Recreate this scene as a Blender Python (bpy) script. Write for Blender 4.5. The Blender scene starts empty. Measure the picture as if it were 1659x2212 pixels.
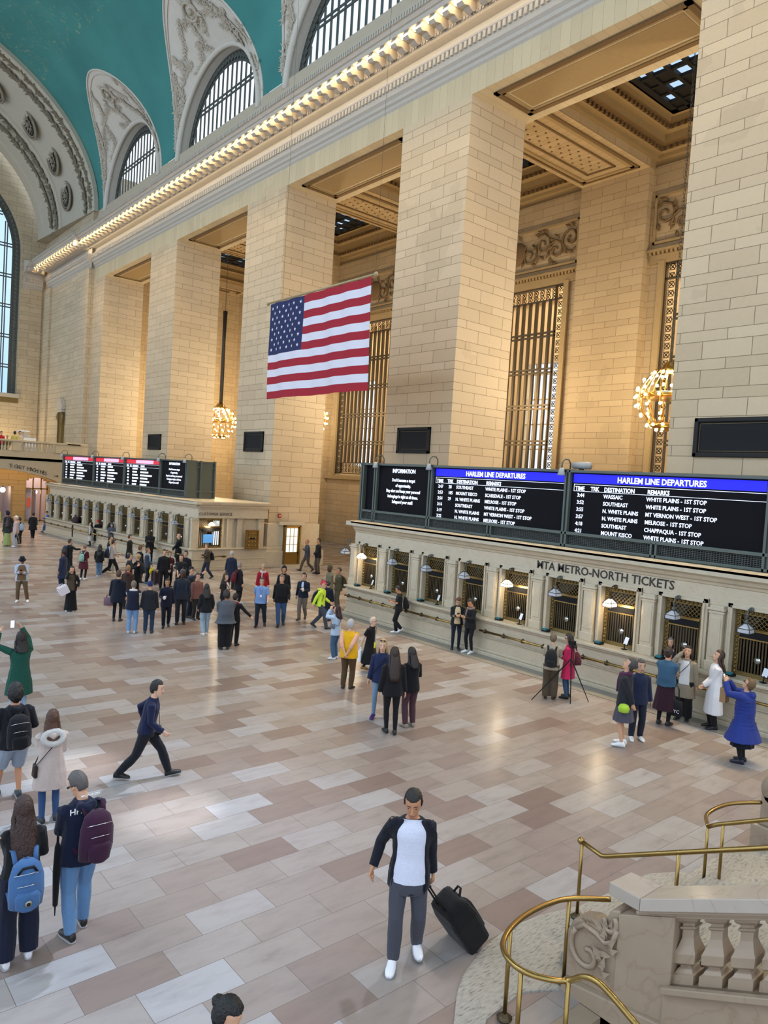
import bpy, bmesh, math, random
from mathutils import Vector, Matrix, Quaternion, noise
R = math.radians
rnd = random.Random(7)
sc = bpy.context.scene
COL = sc.collection
# ---------------------------------------------------------------- camera
cy_, cp_, cr_ = 0.8675, -0.0421, 0.0612
_F = Vector((-math.sin(cy_)*math.cos(cp_), math.cos(cy_)*math.cos(cp_), math.sin(cp_)))
_r = Vector((math.cos(cy_), math.sin(cy_), 0)); _u = _r.cross(_F)
_r2 = math.cos(cr_)*_r + math.sin(cr_)*_u; _u2 = -math.sin(cr_)*_r + math.cos(cr_)*_u
FPX = 1584.5; CAM = Vector((0, 0, 5.3))
cam_d = bpy.data.cameras.new('camera'); cam = bpy.data.objects.new('camera', cam_d); COL.objects.link(cam)
M = Matrix((( _r2.x, _u2.x, -_F.x), (_r2.y, _u2.y, -_F.y), (_r2.z, _u2.z, -_F.z))).to_4x4()
M.translation = CAM; cam.matrix_world = M
cam_d.sensor_fit = 'VERTICAL'; cam_d.sensor_height = 24; cam_d.lens = FPX/2212*24
cam_d.clip_start = .05; cam_d.clip_end = 500
sc.camera = cam
def ray(px, py): return _F + _r2*((px-829.5)/FPX) - _u2*((py-1106)/FPX)
def ground(px, py, z=0.0):
    d = ray(px, py); return CAM + d*((z-CAM.z)/d.z)
# ---------------------------------------------------------------- view, world, big lights
sc.view_settings.view_transform = 'Standard'; sc.view_settings.look = 'None'
sc.view_settings.gamma = 1; sc.view_settings.use_curve_mapping = False
sc.view_settings.exposure = 0.70
sc.cycles.max_bounces = 5; sc.cycles.diffuse_bounces = 3; sc.cycles.glossy_bounces = 3
sc.cycles.transmission_bounces = 3; sc.cycles.transparent_max_bounces = 6
sc.cycles.use_denoising = True; sc.cycles.sample_clamp_indirect = 4; sc.cycles.caustics_reflective = False; sc.cycles.caustics_refractive = False
sc.cycles.adaptive_threshold = 0.02
wd = bpy.data.worlds.new('sky'); sc.world = wd; wd.use_nodes = True
wn = wd.node_tree.nodes; wl = wd.node_tree.links; bg = wn['Background']
tc = wn.new('ShaderNodeTexCoord'); nz = wn.new('ShaderNodeTexNoise'); nz.inputs['Scale'].default_value = 3.0
rp = wn.new('ShaderNodeValToRGB'); rp.color_ramp.elements[0].color = (.56, .74, 1, 1); rp.color_ramp.elements[1].color = (.88, .94, 1, 1)
rp.color_ramp.elements[0].position = .35; rp.color_ramp.elements[1].position = .65
wl.new(tc.outputs['Generated'], nz.inputs['Vector']); wl.new(nz.outputs['Fac'], rp.inputs['Fac']); wl.new(rp.outputs['Color'], bg.inputs['Color'])
bg.inputs['Strength'].default_value = 1.05
W0 = 21.945
def light(name, kind, loc, col, power, size=1, size_y=None, to=None, spread=None, blend=.5, cone=30):
    l = bpy.data.lights.new(name, kind); l.color = col; l.energy = power
    if kind == 'AREA':
        l.size = size
        if size_y: l.shape = 'RECTANGLE'; l.size_y = size_y
        if spread: l.spread = R(spread)
    else: l.shadow_soft_size = size
    if kind == 'SPOT': l.spot_size = R(cone); l.spot_blend = blend
    o = bpy.data.objects.new(name, l); COL.objects.link(o); o.location = loc
    if to is not None: o.rotation_euler = (Vector(to)-Vector(loc)).to_track_quat('-Z', 'Y').to_euler()
    return o
W = 21.945                      # front plane of the great piers
BAYS = [-59.7, -45.2, -31.05, -17.0, -2.9]
WARM = (1, .87, .68)
light('west_window_daylight', 'AREA', (14, 2, 21), (.72, .83, 1), 600, 22, 17, to=(-30, 6, 2))
for x_ in (-17, -31, -45): light('north_window_daylight', 'AREA', (x_, -14, 30), (.70, .81, 1), 1900, 10, 5, to=(x_+2, 6, 2))
light('cornice_bulb_glow', 'AREA', (-32, 20.35, 24.35), (1, .72, .40), 2300, 72, .25, to=(-32, 18.0, 8), spread=75)
light('frieze_glow', 'AREA', (-32, W0-.72, 24.0), (1, .78, .45), 170, 72, .12, to=(-32, W0, 23.45))
light('sky_fill_spot', 'SPOT', (-17.0, 22.2, 30), (.66, .78, 1), 26000, .6, to=(-9.5, 3.0, 0), cone=19, blend=1)  # added soft spot, stands in for bluish skylight on the near floor
# narrow spot lamps added inside a high window to make the floor's sun patches
light('sun_patch_spot', 'SPOT', (-17.0, 22.7, 29.5), (.92, .95, 1), 42000, .25, to=(-12.9, 4.25, 0), cone=2.8, blend=.7)
light('sun_patch_spot', 'SPOT', (-17.0, 22.7, 29.5), (.92, .95, 1), 42000, .25, to=(-10.4, 4.95, 0), cone=2.9, blend=.7)
# ---------------------------------------------------------------- object helpers
def link(name, me, mt=None, parent=None):
    o = bpy.data.objects.new(name, me); COL.objects.link(o)
    if mt is not None:
        for m in (mt if isinstance(mt, (list, tuple)) else [mt]): me.materials.append(m)
    if parent is not None: o.parent = parent
    return o
def tag(o, label=None, cat=None, group=None, kind=None):
    if label: o['label'] = label
    if cat: o['category'] = cat
    if group: o['group'] = group
    if kind: o['kind'] = kind
    return o
def thing(name, label, cat, loc=(0, 0, 0), rz=0, group=None):
    o = bpy.data.objects.new(name, None); COL.objects.link(o); o.location = loc; o.rotation_euler = (0, 0, rz)
    o.empty_display_size = .2
    return tag(o, label, cat, group)
def dup(root, loc=None, rz=None, label=None, group=None):
    def cp(o, p):
        c = o.copy(); COL.objects.link(c)
        if p is not None: c.parent = p
        for ch in list(o.children): cp(ch, c)
        return c
    r = cp(root, None)
    if loc is not None: r.location = loc
    if rz is not None: r.rotation_euler = (0, 0, rz)
    if label: r['label'] = label
    if group: r['group'] = group
    return r
class MB:
    def __init__(s): s.v = []; s.f = []; s.m = []; s.mi = 0; s.sm = []
    def add(s, vs, fs, smooth=False):
        b = len(s.v); s.v += [tuple(v) for v in vs]
        for f in fs: s.f.append([b+i for i in f]); s.m.append(s.mi); s.sm.append(smooth)
        return s
    def box(s, x0, x1, y0, y1, z0, z1):
        if x0 > x1: x0, x1 = x1, x0
        if y0 > y1: y0, y1 = y1, y0
        if z0 > z1: z0, z1 = z1, z0
        vs = [(x, y, z) for z in (z0, z1) for y in (y0, y1) for x in (x0, x1)]
        return s.add(vs, [(0, 2, 3, 1), (4, 5, 7, 6), (0, 1, 5, 4), (2, 6, 7, 3), (0, 4, 6, 2), (1, 3, 7, 5)])
    def extrude(s, prof, p0, p1, out, up=(0, 0, 1), closed=True, cap=True):
        """profile (a,b) points -> a along out, b along up, swept p0->p1"""
        p0, p1, out, up = Vector(p0), Vector(p1), Vector(out), Vector(up); n = len(prof)
        vs = [p0+out*a+up*b for a, b in prof]+[p1+out*a+up*b for a, b in prof]
        fs = [(i, (i+1) % n, n+(i+1) % n, n+i) for i in range(n if closed else n-1)]
        if closed and cap: fs += [tuple(range(n))[::-1], tuple(range(n, 2*n))]
        return s.add(vs, fs)
    def tube(s, pts, rads, seg=8, cap=True, smooth=True, closed=False):
        pts = [Vector(p) for p in pts]; n = len(pts)
        if not isinstance(rads, (list, tuple)): rads = [rads]*n
        up = None; rings = []
        for i, p in enumerate(pts):
            a = pts[max(i-1, 0)] if not closed else pts[i-1]; b = pts[min(i+1, n-1)] if not closed else pts[(i+1) % n]
            t = (b-a)
            if t.length < 1e-9: t = Vector((0, 0, 1))
            t.normalize()
            if up is None: up = Vector((0, 0, 1)) if abs(t.z) < .9 else Vector((1, 0, 0))
            x = up.cross(t)
            if x.length < 1e-6: x = Vector((1, 0, 0)).cross(t)
            x.normalize(); y = t.cross(x); up = y
            rr = rads[i]; ra, rb = rr if isinstance(rr, (list, tuple)) else (rr, rr)
            rings.append([p+x*(ra*math.cos(2*math.pi*k/seg))+y*(rb*math.sin(2*math.pi*k/seg)) for k in range(seg)])
        vs = [v for r in rings for v in r]; fs = []
        for i in range(n-1 if not closed else n):
            j = (i+1) % n
            for k in range(seg): fs.append((i*seg+k, i*seg+(k+1) % seg, j*seg+(k+1) % seg, j*seg+k))
        if cap and not closed:
            fs += [tuple(range(seg))[::-1], tuple(range((n-1)*seg, n*seg))]
        return s.add(vs, fs, smooth)
    def lathe(s, prof, c=(0, 0, 0), seg=12, axis='z', smooth=True, sx=1, sy=1, a0=0):
        c = Vector(c); vs = []; n = len(prof)
        for r, h in prof:
            for k in range(seg):
                a = 2*math.pi*k/seg+a0; x, y = r*math.cos(a)*sx, r*math.sin(a)*sy
                v = (x, y, h) if axis == 'z' else ((x, h, y) if axis == 'y' else (h, x, y))
                vs.append(c+Vector(v))
        fs = []
        for i in range(n-1):
            for k in range(seg): fs.append((i*seg+k, i*seg+(k+1) % seg, (i+1)*seg+(k+1) % seg, (i+1)*seg+k))
        fs += [tuple(range(seg))[::-1], tuple(range((n-1)*seg, n*seg))]
        return s.add(vs, fs, smooth)
    def ball(s, c, r, seg=10, rings=7, sc3=(1, 1, 1)):
        prof = [(r*math.sin(math.pi*i/rings), -r*math.cos(math.pi*i/rings)) for i in range(1, rings)]
        c = Vector(c); b = len(s.v)
        vs = []; n = len(prof)
        for rr, h in prof:
            for k in range(seg):
                a = 2*math.pi*k/seg; vs.append(c+Vector((rr*math.cos(a)*sc3[0], rr*math.sin(a)*sc3[1], h*sc3[2])))
        vs += [c+Vector((0, 0, -r*sc3[2])), c+Vector((0, 0, r*sc3[2]))]
        fs = []
        for i in range(n-1):
            for k in range(seg): fs.append((i*seg+k, i*seg+(k+1) % seg, (i+1)*seg+(k+1) % seg, (i+1)*seg+k))
        for k in range(seg):
            fs.append((n*seg, (k+1) % seg, k)); fs.append((n*seg+1, (n-1)*seg+k, (n-1)*seg+(k+1) % seg))
        return s.add(vs, fs, True)
    def grid(s, fn, nu, nv, smooth=True, flip=False):
        vs = [fn(i/nu, j/nv) for j in range(nv+1) for i in range(nu+1)]
        fs = []
        for j in range(nv):
            for i in range(nu):
                a = j*(nu+1)+i; q = (a, a+1, a+nu+2, a+nu+1); fs.append(q[::-1] if flip else q)
        return s.add(vs, fs, smooth)
    def xf(s, mtx, start=0):
        for i in range(start, len(s.v)): s.v[i] = tuple(mtx @ Vector(s.v[i]))
        return s
    def mesh(s, name='m'):
        me = bpy.data.meshes.new(name); me.from_pydata(s.v, [], s.f); 
        if any(s.m): me.polygons.foreach_set('material_index', s.m)
        if any(s.sm): me.polygons.foreach_set('use_smooth', s.sm)
        me.update(); return me
    def build(s, name, mt, parent=None, bevel=0, fixn=False):
        me = s.mesh(name)
        if fixn:
            bm = bmesh.new(); bm.from_mesh(me); bmesh.ops.recalc_face_normals(bm, faces=bm.faces); bm.to_mesh(me); bm.free()
        o = link(name, me, mt, parent)
        if bevel:
            b = o.modifiers.new('bevel', 'BEVEL'); b.width = bevel; b.segments = 2; b.limit_method = 'ANGLE'; b.angle_limit = R(40)
        return o
def B(*b): return MB().box(*b)
def structure(o): o['kind'] = 'structure'; return o
# ---------------------------------------------------------------- materials
MATS = {}
def nodemat(name):
    m = bpy.data.materials.new(name); m.use_nodes = True; MATS[name] = m
    return m, m.node_tree.nodes, m.node_tree.links, m.node_tree.nodes['Principled BSDF']
def mat(name, c, rough=.6, metal=0, bump=0, scale=20, var=0, emit=None, es=1, coat=0, sheen=0, spec=.5, alpha=1, trans=0):
    if name in MATS: return MATS[name]
    m, n, l, p = nodemat(name)
    p.inputs['Base Color'].default_value = (*c, 1); p.inputs['Roughness'].default_value = rough; p.inputs['Metallic'].default_value = metal
    p.inputs['Specular IOR Level'].default_value = spec; p.inputs['Coat Weight'].default_value = coat
    p.inputs['Sheen Weight'].default_value = sheen; p.inputs['Transmission Weight'].default_value = trans
    if emit: p.inputs['Emission Color'].default_value = (*emit, 1); p.inputs['Emission Strength'].default_value = es
    if var or bump:
        t = n.new('ShaderNodeTexCoord'); z = n.new('ShaderNodeTexNoise'); z.inputs['Scale'].default_value = scale; z.inputs['Detail'].default_value = 4
        l.new(t.outputs['Object'], z.inputs['Vector'])
        if var:
            mx = n.new('ShaderNodeMix'); mx.data_type = 'RGBA'; mx.inputs[0].default_value = .5
            mx.inputs[6].default_value = (*[max(0, a*(1-var)) for a in c], 1); mx.inputs[7].default_value = (*[min(1, a*(1+var)) for a in c], 1)
            l.new(z.outputs['Fac'], mx.inputs[0]); l.new(mx.outputs[2], p.inputs['Base Color'])
        if bump:
            b = n.new('ShaderNodeBump'); b.inputs['Strength'].default_value = bump; b.inputs['Distance'].default_value = .02
            l.new(z.outputs['Fac'], b.inputs['Height']); l.new(b.outputs['Normal'], p.inputs['Normal'])
    return m
def hexc(h):
    h = h.lstrip('#'); o = []
    for i in (0, 2, 4):
        v = int(h[i:i+2], 16)/255; o.append(v/12.92 if v <= .04045 else ((v+.055)/1.055)**2.4)
    return tuple(o)
def cloth(h, rough=.85):
    return mat('cloth_'+h, hexc(h), rough, bump=.25, scale=60, var=.12, sheen=.1, spec=.25)
def boxuv(n, l):
    """position-based coordinates: (x or y, z) on walls, (x, y) on floors"""
    g = n.new('ShaderNodeNewGeometry'); sp = n.new('ShaderNodeSeparateXYZ'); sn = n.new('ShaderNodeSeparateXYZ')
    l.new(g.outputs['Position'], sp.inputs[0]); l.new(g.outputs['True Normal'], sn.inputs[0])
    def ab(o):
        a = n.new('ShaderNodeMath'); a.operation = 'ABSOLUTE'; l.new(o, a.inputs[0])
        b = n.new('ShaderNodeMath'); b.operation = 'GREATER_THAN'; b.inputs[1].default_value = .7; l.new(a.outputs[0], b.inputs[0]); return b.outputs[0]
    fx, fz = ab(sn.outputs['X']), ab(sn.outputs['Z'])
    def mixf(f, a, b):
        m = n.new('ShaderNodeMix'); l.new(f, m.inputs[0]); l.new(a, m.inputs[2]); l.new(b, m.inputs[3]); return m.outputs[0]
    u = mixf(fx, sp.outputs['X'], sp.outputs['Y']); v = mixf(fz, sp.outputs['Z'], sp.outputs['Y'])
    return u, v, sp
def mathn(n, l, op, a, b=None, c=None):
    m = n.new('ShaderNodeMath'); m.operation = op
    for i, x in enumerate((a, b, c)):
        if x is None: continue
        if isinstance(x, (int, float)): m.inputs[i].default_value = x
        else: l.new(x, m.inputs[i])
    return m.outputs[0]
def ramp(n, l, fac, stops, interp='LINEAR'):
    r = n.new('ShaderNodeValToRGB'); r.color_ramp.interpolation = interp; e = r.color_ramp.elements
    while len(e) < len(stops): e.new(.5)
    for i, (p, c) in enumerate(stops): e[i].position = p; e[i].color = (*c, 1)
    l.new(fac, r.inputs['Fac']); return r.outputs['Color']
def mixc(n, l, f, a, b, mode='MIX'):
    m = n.new('ShaderNodeMix'); m.data_type = 'RGBA'; m.blend_type = mode
    for i, x in ((0, f), (6, a), (7, b)):
        if isinstance(x, (int, float)): m.inputs[i].default_value = x
        elif isinstance(x, tuple): m.inputs[i].default_value = (*x, 1)
        else: l.new(x, m.inputs[i])
    return m.outputs[2]
def bricks(n, l, u, v, wdt, h, mortar, off=.5, bias=0):
    cb = n.new('ShaderNodeCombineXYZ'); l.new(u, cb.inputs[0]); l.new(v, cb.inputs[1])
    b = n.new('ShaderNodeTexBrick'); b.offset = off; b.inputs['Color1'].default_value = (0, 0, 0, 1); b.inputs['Color2'].default_value = (1, 1, 1, 1)
    b.inputs['Mortar'].default_value = (.5, .5, .5, 1); b.inputs['Scale'].default_value = 1; b.inputs['Mortar Size'].default_value = mortar
    b.inputs['Mortar Smooth'].default_value = .1; b.inputs['Bias'].default_value = bias
    b.inputs['Brick Width'].default_value = wdt; b.inputs['Row Height'].default_value = h
    l.new(cb.outputs[0], b.inputs['Vector']); return b
def ashlar(name, lo, hi, joint, wdt=1.5, h=.44, rough=.75, warp=.055, mortar=.011, stain=.25):
    m, n, l, p = nodemat(name)
    u, v, sp = boxuv(n, l)
    s = mathn(n, l, 'SINE', mathn(n, l, 'MULTIPLY', v, math.pi/h)); v2 = mathn(n, l, 'ADD', v, mathn(n, l, 'MULTIPLY', s, warp)) if warp else v
    if warp:   # tall and low courses alternate
        s = mathn(n, l, 'SINE', mathn(n, l, 'ADD', mathn(n, l, 'MULTIPLY', v, math.pi/h), 1.57)); v2 = mathn(n, l, 'ADD', v, mathn(n, l, 'MULTIPLY', s, warp))
    b = bricks(n, l, u, v2, wdt, h, mortar)
    g = n.new('ShaderNodeNewGeometry'); z = n.new('ShaderNodeTexNoise'); z.inputs['Scale'].default_value = .35; z.inputs['Detail'].default_value = 5; l.new(g.outputs['Position'], z.inputs['Vector'])
    z2 = n.new('ShaderNodeTexNoise'); z2.inputs['Scale'].default_value = 9; z2.inputs['Detail'].default_value = 4; l.new(g.outputs['Position'], z2.inputs['Vector'])
    f = mathn(n, l, 'ADD', mathn(n, l, 'MULTIPLY', b.outputs['Color'], .6), mathn(n, l, 'MULTIPLY', z2.outputs['Fac'], .4))
    c = mixc(n, l, f, lo, hi)
    c = mixc(n, l, mathn(n, l, 'MULTIPLY', mathn(n, l, 'GREATER_THAN', z.outputs['Fac'], .62), stain), c, tuple(a*.78 for a in lo))
    c = mixc(n, l, b.outputs['Fac'], c, joint)
    l.new(c, p.inputs['Base Color']); p.inputs['Roughness'].default_value = rough
    bp = n.new('ShaderNodeBump'); bp.inputs['Strength'].default_value = .5; bp.inputs['Distance'].default_value = .02; bp.invert = True
    l.new(b.outputs['Fac'], bp.inputs['Height']); l.new(bp.outputs['Normal'], p.inputs['Normal'])
    return m
def marble(name, lo, hi, vein, rough=.3, scale=1.2, joints=None):
    m, n, l, p = nodemat(name)
    g = n.new('ShaderNodeNewGeometry'); z = n.new('ShaderNodeTexNoise'); z.inputs['Scale'].default_value = scale*3; z.inputs['Detail'].default_value = 6; z.inputs['Distortion'].default_value = .6
    l.new(g.outputs['Position'], z.inputs['Vector'])
    z2 = n.new('ShaderNodeTexNoise'); z2.inputs['Scale'].default_value = scale; z2.inputs['Detail'].default_value = 7; z2.inputs['Distortion'].default_value = .4; l.new(g.outputs['Position'], z2.inputs['Vector'])
    c = mixc(n, l, z.outputs['Fac'], lo, hi)
    a = mathn(n, l, 'ABSOLUTE', mathn(n, l, 'SUBTRACT', z2.outputs['Fac'], .5))
    c = mixc(n, l, ramp(n, l, a, [(0, (.28, .28, .28)), (.01, (0, 0, 0))]), c, vein)
    if joints:
        u, v, sp = boxuv(n, l); b = bricks(n, l, u, v, joints[0], joints[1], .006); c = mixc(n, l, b.outputs['Fac'], c, tuple(x*.5 for x in lo))
    l.new(c, p.inputs['Base Color']); p.inputs['Roughness'].default_value = rough
    return m
LIME = ashlar('limestone', hexc('b3a184'), hexc('c8b699'), hexc('796a50'))
LIMEP = mat('limestone_plain', hexc('c0b099'), .75, bump=.2, scale=4, var=.06)
LIMEM = mat('limestone_moulded', hexc('b9b0a2'), .75, bump=.2, scale=6, var=.08)
PLAST = mat('relief_plaster', hexc('d0c8bb'), .8, bump=.35, scale=5, var=.07)
RELF = mat('relief_aged', hexc('b9ad9b'), .85, bump=.6, scale=14, var=.25)
WOODW = ashlar('voussoir_stone', hexc('b9a98a'), hexc('cabb99'), hexc('9a8a6c'), wdt=.45, h=4, warp=0, mortar=.006)
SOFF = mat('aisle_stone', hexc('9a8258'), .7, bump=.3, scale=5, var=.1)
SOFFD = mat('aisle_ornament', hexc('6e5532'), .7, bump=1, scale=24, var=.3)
BOOTH = marble('booth_marble', hexc('b5a88f'), hexc('c9bda6'), hexc('8d8069'), .32, 1.4)
STAIRM = marble('stair_marble', hexc('94826f'), hexc('a8957f'), hexc('7a5c42'), .35, .9)
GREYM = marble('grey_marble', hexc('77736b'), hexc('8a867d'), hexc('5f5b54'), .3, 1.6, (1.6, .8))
BRASS = mat('brass', (.36, .24, .08), .3, 1, bump=.08, scale=30, var=.12)
BRONZE = mat('bronze', (.10, .075, .042), .45, .85, bump=.5, scale=40, var=.35)
GOLDB = mat('gilt_bronze', (.24, .17, .065), .4, .9, bump=.6, scale=50, var=.4)
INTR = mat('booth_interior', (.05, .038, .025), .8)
DARKM = mat('dark_metal', (.016, .016, .016), .6, .2, spec=.3)
IRON = mat('window_iron', (.10, .11, .10), .55, .3, bump=.2, scale=12, var=.2)
GRNM = mat('green_grey_metal', hexc('59605a'), .45, .35)
BLACK = mat('black_plastic', (.010, .010, .011), .6, spec=.2)
CHROME = mat('chrome', (.7, .7, .72), .15, 1)
WHITE = mat('white_plastic', (.8, .8, .8), .4)
def floor_mat():
    m, n, l, p = nodemat('pink_marble_floor')
    g = n.new('ShaderNodeNewGeometry'); sp = n.new('ShaderNodeSeparateXYZ'); l.new(g.outputs['Position'], sp.inputs[0])
    u = mathn(n, l, 'ADD', sp.outputs['Y'], 100*.98-7.36); v = mathn(n, l, 'ADD', sp.outputs['X'], 200*.49+5.90)
    b = bricks(n, l, u, v, .98, .49, .0035)
    mp = n.new('ShaderNodeMapping'); mp.inputs['Scale'].default_value = (5, 1.3, 1); l.new(g.outputs['Position'], mp.inputs['Vector'])
    z = n.new('ShaderNodeTexNoise'); z.inputs['Scale'].default_value = 1.1; z.inputs['Detail'].default_value = 7; z.inputs['Roughness'].default_value = .62; l.new(mp.outputs[0], z.inputs['Vector'])
    base = ramp(n, l, b.outputs['Color'], [(0, hexc('807069')), (.16, hexc('8c7e77')), (.4, hexc('958b85')), (.7, hexc('9a928d')), (.93, hexc('a5a3a4'))])
    c = mixc(n, l, ramp(n, l, z.outputs['Fac'], [(.45, (.0, .0, .0)), (.62, (.2, .2, .2)), (.75, (.5, .5, .5))]), base, hexc('6b5e5a'))
    c = mixc(n, l, mathn(n, l, 'MULTIPLY', b.outputs['Fac'], .7), c, hexc('544a44'))
    l.new(c, p.inputs['Base Color'])
    p.inputs['Roughness'].default_value = .26
    p.inputs['Specular IOR Level'].default_value = .45
    return m
FLOOR = floor_mat()
def travertine():
    m, n, l, p = nodemat('travertine')
    g = n.new('ShaderNodeNewGeometry'); mp = n.new('ShaderNodeMapping'); mp.inputs['Scale'].default_value = (34, 7, 7); l.new(g.outputs['Position'], mp.inputs['Vector'])
    z = n.new('ShaderNodeTexNoise'); z.inputs['Scale'].default_value = 1.6; z.inputs['Detail'].default_value = 9; l.new(mp.outputs[0], z.inputs['Vector'])
    c = ramp(n, l, z.outputs['Fac'], [(.34, hexc('76726a')), (.40, hexc('96938b')), (.6, hexc('a6a39b'))])
    l.new(c, p.inputs['Base Color']); p.inputs['Roughness'].default_value = .7
    b = n.new('ShaderNodeBump'); b.inputs['Distance'].default_value = .01; l.new(z.outputs['Fac'], b.inputs['Height']); l.new(b.outputs['Normal'], p.inputs['Normal'])
    return m
TRAV = travertine()
def teal():
    m, n, l, p = nodemat('teal_vault_paint')
    g = n.new('ShaderNodeNewGeometry'); z = n.new('ShaderNodeTexNoise'); z.inputs['Scale'].default_value = .25; z.inputs['Detail'].default_value = 6; l.new(g.outputs['Position'], z.inputs['Vector'])
    c = ramp(n, l, z.outputs['Fac'], [(.35, hexc('387b78')), (.65, hexc('428984'))])
    vo = n.new('ShaderNodeTexVoronoi'); vo.inputs['Scale'].default_value = .5; l.new(g.outputs['Position'], vo.inputs['Vector'])
    c = mixc(n, l, ramp(n, l, vo.outputs['Distance'], [(0, (1, 1, 1)), (.03, (0, 0, 0))]), c, hexc('d8c98a'))
    z2 = n.new('ShaderNodeTexNoise'); z2.inputs['Scale'].default_value = .55; z2.inputs['Detail'].default_value = 3; z2.inputs['Distortion'].default_value = 2; l.new(g.outputs['Position'], z2.inputs['Vector'])
    a = mathn(n, l, 'ABSOLUTE', mathn(n, l, 'SUBTRACT', z2.outputs['Fac'], .55))
    sp = n.new('ShaderNodeSeparateXYZ'); l.new(g.outputs['Position'], sp.inputs[0])
    hi = mathn(n, l, 'GREATER_THAN', sp.outputs['Z'], 36.5)
    f = mathn(n, l, 'MULTIPLY', mathn(n, l, 'LESS_THAN', a, .005), mathn(n, l, 'MULTIPLY', hi, .35))
    c = mixc(n, l, f, c, hexc('c9b878'))
    l.new(c, p.inputs['Base Color']); p.inputs['Roughness'].default_value = .8
    return m
TEAL = teal()
def glassm(name, tint=(1, 1, 1), refl=.08):
    m = bpy.data.materials.new(name); m.use_nodes = True; n = m.node_tree.nodes; l = m.node_tree.links; n.clear()
    o = n.new('ShaderNodeOutputMaterial'); t = n.new('ShaderNodeBsdfTransparent'); t.inputs[0].default_value = (*tint, 1)
    g = n.new('ShaderNodeBsdfGlossy'); g.inputs['Roughness'].default_value = .08; mx = n.new('ShaderNodeMixShader'); mx.inputs[0].default_value = refl
    l.new(t.outputs[0], mx.inputs[1]); l.new(g.outputs[0], mx.inputs[2]); l.new(mx.outputs[0], o.inputs[0]); return m
GLASS = glassm('clear_glass'); GLASSD = glassm('dark_glass', (.25, .22, .18), .12)
_tmp = bpy.data.scenes.new('workshop')
def baked(o):
    _tmp.collection.objects.link(o); vl = _tmp.view_layers[0]; vl.update(); dg = vl.depsgraph
    me = bpy.data.meshes.new_from_object(o.evaluated_get(dg)); bpy.data.objects.remove(o); return me
def text(s, x, z, size, mt, y, parent=None, name='lettering', align='LEFT', ext=.012, sx=1.0, face=0, sp=1.0, bold=0):
    """text in the xz plane facing -y (face: rotation about z)"""
    c = bpy.data.curves.new(name, 'FONT'); c.body = s; c.size = size; c.extrude = ext; c.align_x = align; c.space_character = sp; c.resolution_u = 2; c.offset = bold
    t = bpy.data.objects.new(name, c); me = baked(t)
    me.transform(Matrix.Translation((x, y, z)) @ Matrix.Rotation(face, 4, 'Z') @ Matrix.Rotation(R(90), 4, 'X') @ Matrix.Diagonal((sx, 1, 1, 1)))
    me.materials.clear()
    return link(name, me, mt, parent)
def prism(pts, y0, y1, mb=None):
    """polygon (x,z) extruded along y"""
    mb = mb or MB(); n = len(pts)
    mb.add([(x, y0, z) for x, z in pts]+[(x, y1, z) for x, z in pts], [(i, (i+1) % n, n+(i+1) % n, n+i) for i in range(n)]+[tuple(range(n))[::-1], tuple(range(n, 2*n))]); return mb
# ================================================================= SETTING
XE = -81.5
m = MB(); m.box(-95, 9, -16, 4.7, -.3, 0); m.box(-95, -4.15, 4.7, 6.6, -.3, 0); m.box(-95, 9, 6.6, 46, -.3, 0)
structure(m.build('floor', FLOOR))
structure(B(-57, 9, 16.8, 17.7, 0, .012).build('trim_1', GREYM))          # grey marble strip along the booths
# ---- great piers
PIERS = [(-12.13, -7.86, 'nearest great stone pier at the right edge of the hall'), (-26.17, -21.9, 'great stone pier right of the flag, behind the near departure board'),
         (-40.28, -35.96, 'great stone pier behind the flag with a brass door in its base'), (-54.75, -50.2, 'great stone pier left of the flag beside the distant chandelier'),
         (-67.43, -64.7, 'farthest narrow stone pier beside the end bay'), (1.9, 6.2, None)]
D = 3.42
for x0, x1, lab in PIERS:
    m = B(x0, x1, W, W+D, 0, 21.4)
    o = m.build('stone_pier', LIME); 
    if lab: tag(o, lab, 'pier', 'great piers of the hall')
    else: tag(o, 'great stone pier beyond the right edge of the view', 'pier', 'great piers of the hall')
    q = MB(); c = .32
    q.box(x0-c, x1+c, W-c, W+D+c, 0, .95); q.box(x0-c*.8, x1+c*.8, W-c*.8, W+D+c*.8, .95, 1.02); q.box(x0-c*.5, x1+c*.5, W-c*.5, W+D+c*.5, 1.02, 1.18)
    q.box(x0-c*.25, x1+c*.25, W-c*.25, W+D+c*.25, 1.18, 2.5)
    q.build('plinth', BOOTH, o, bevel=.03)
# ---- wall above the piers, soffits
m = MB(); m.mi = 1; m.box(-67.43, 9, W, W+D, 21.4, 22.5); m.mi = 0; m.box(-67.43, 9, W+.05, W+D, 22.5, 27.0); m.box(-67.43, 9, W+.12, W+.8, 27.0, 27.5)
structure(m.build('wall_south', [LIMEP, WOODW]))
for x0, x1 in [(-64.7, -54.75), (-50.2, -40.28), (-35.96, -26.17), (-21.9, -12.13), (-7.86, 1.9)]:
    m = MB(); a, z = .85, 21.4
    for k, (ins, h, dz) in enumerate([(.7, .22, .07), (.95, .16, .04)]):
        X0, X1, Y0, Y1 = x0+ins, x1-ins, W+ins*.75, W+D-ins*.75
        m.mi = 0 if k else 1
        m.box(X0, X1, Y0, Y0+h, z-dz, z); m.box(X0, X1, Y1-h, Y1, z-dz, z); m.box(X0, X0+h, Y0, Y1, z-dz, z); m.box(X1-h, X1, Y0, Y1, z-dz, z)
    m.mi = 2; m.box(x0+1.2, x1-1.2, W+1.0, W+D-1.0, z-.012, z)
    structure(m.build('trim_2', [SOFF, SOFFD, SOFF]))
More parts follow.
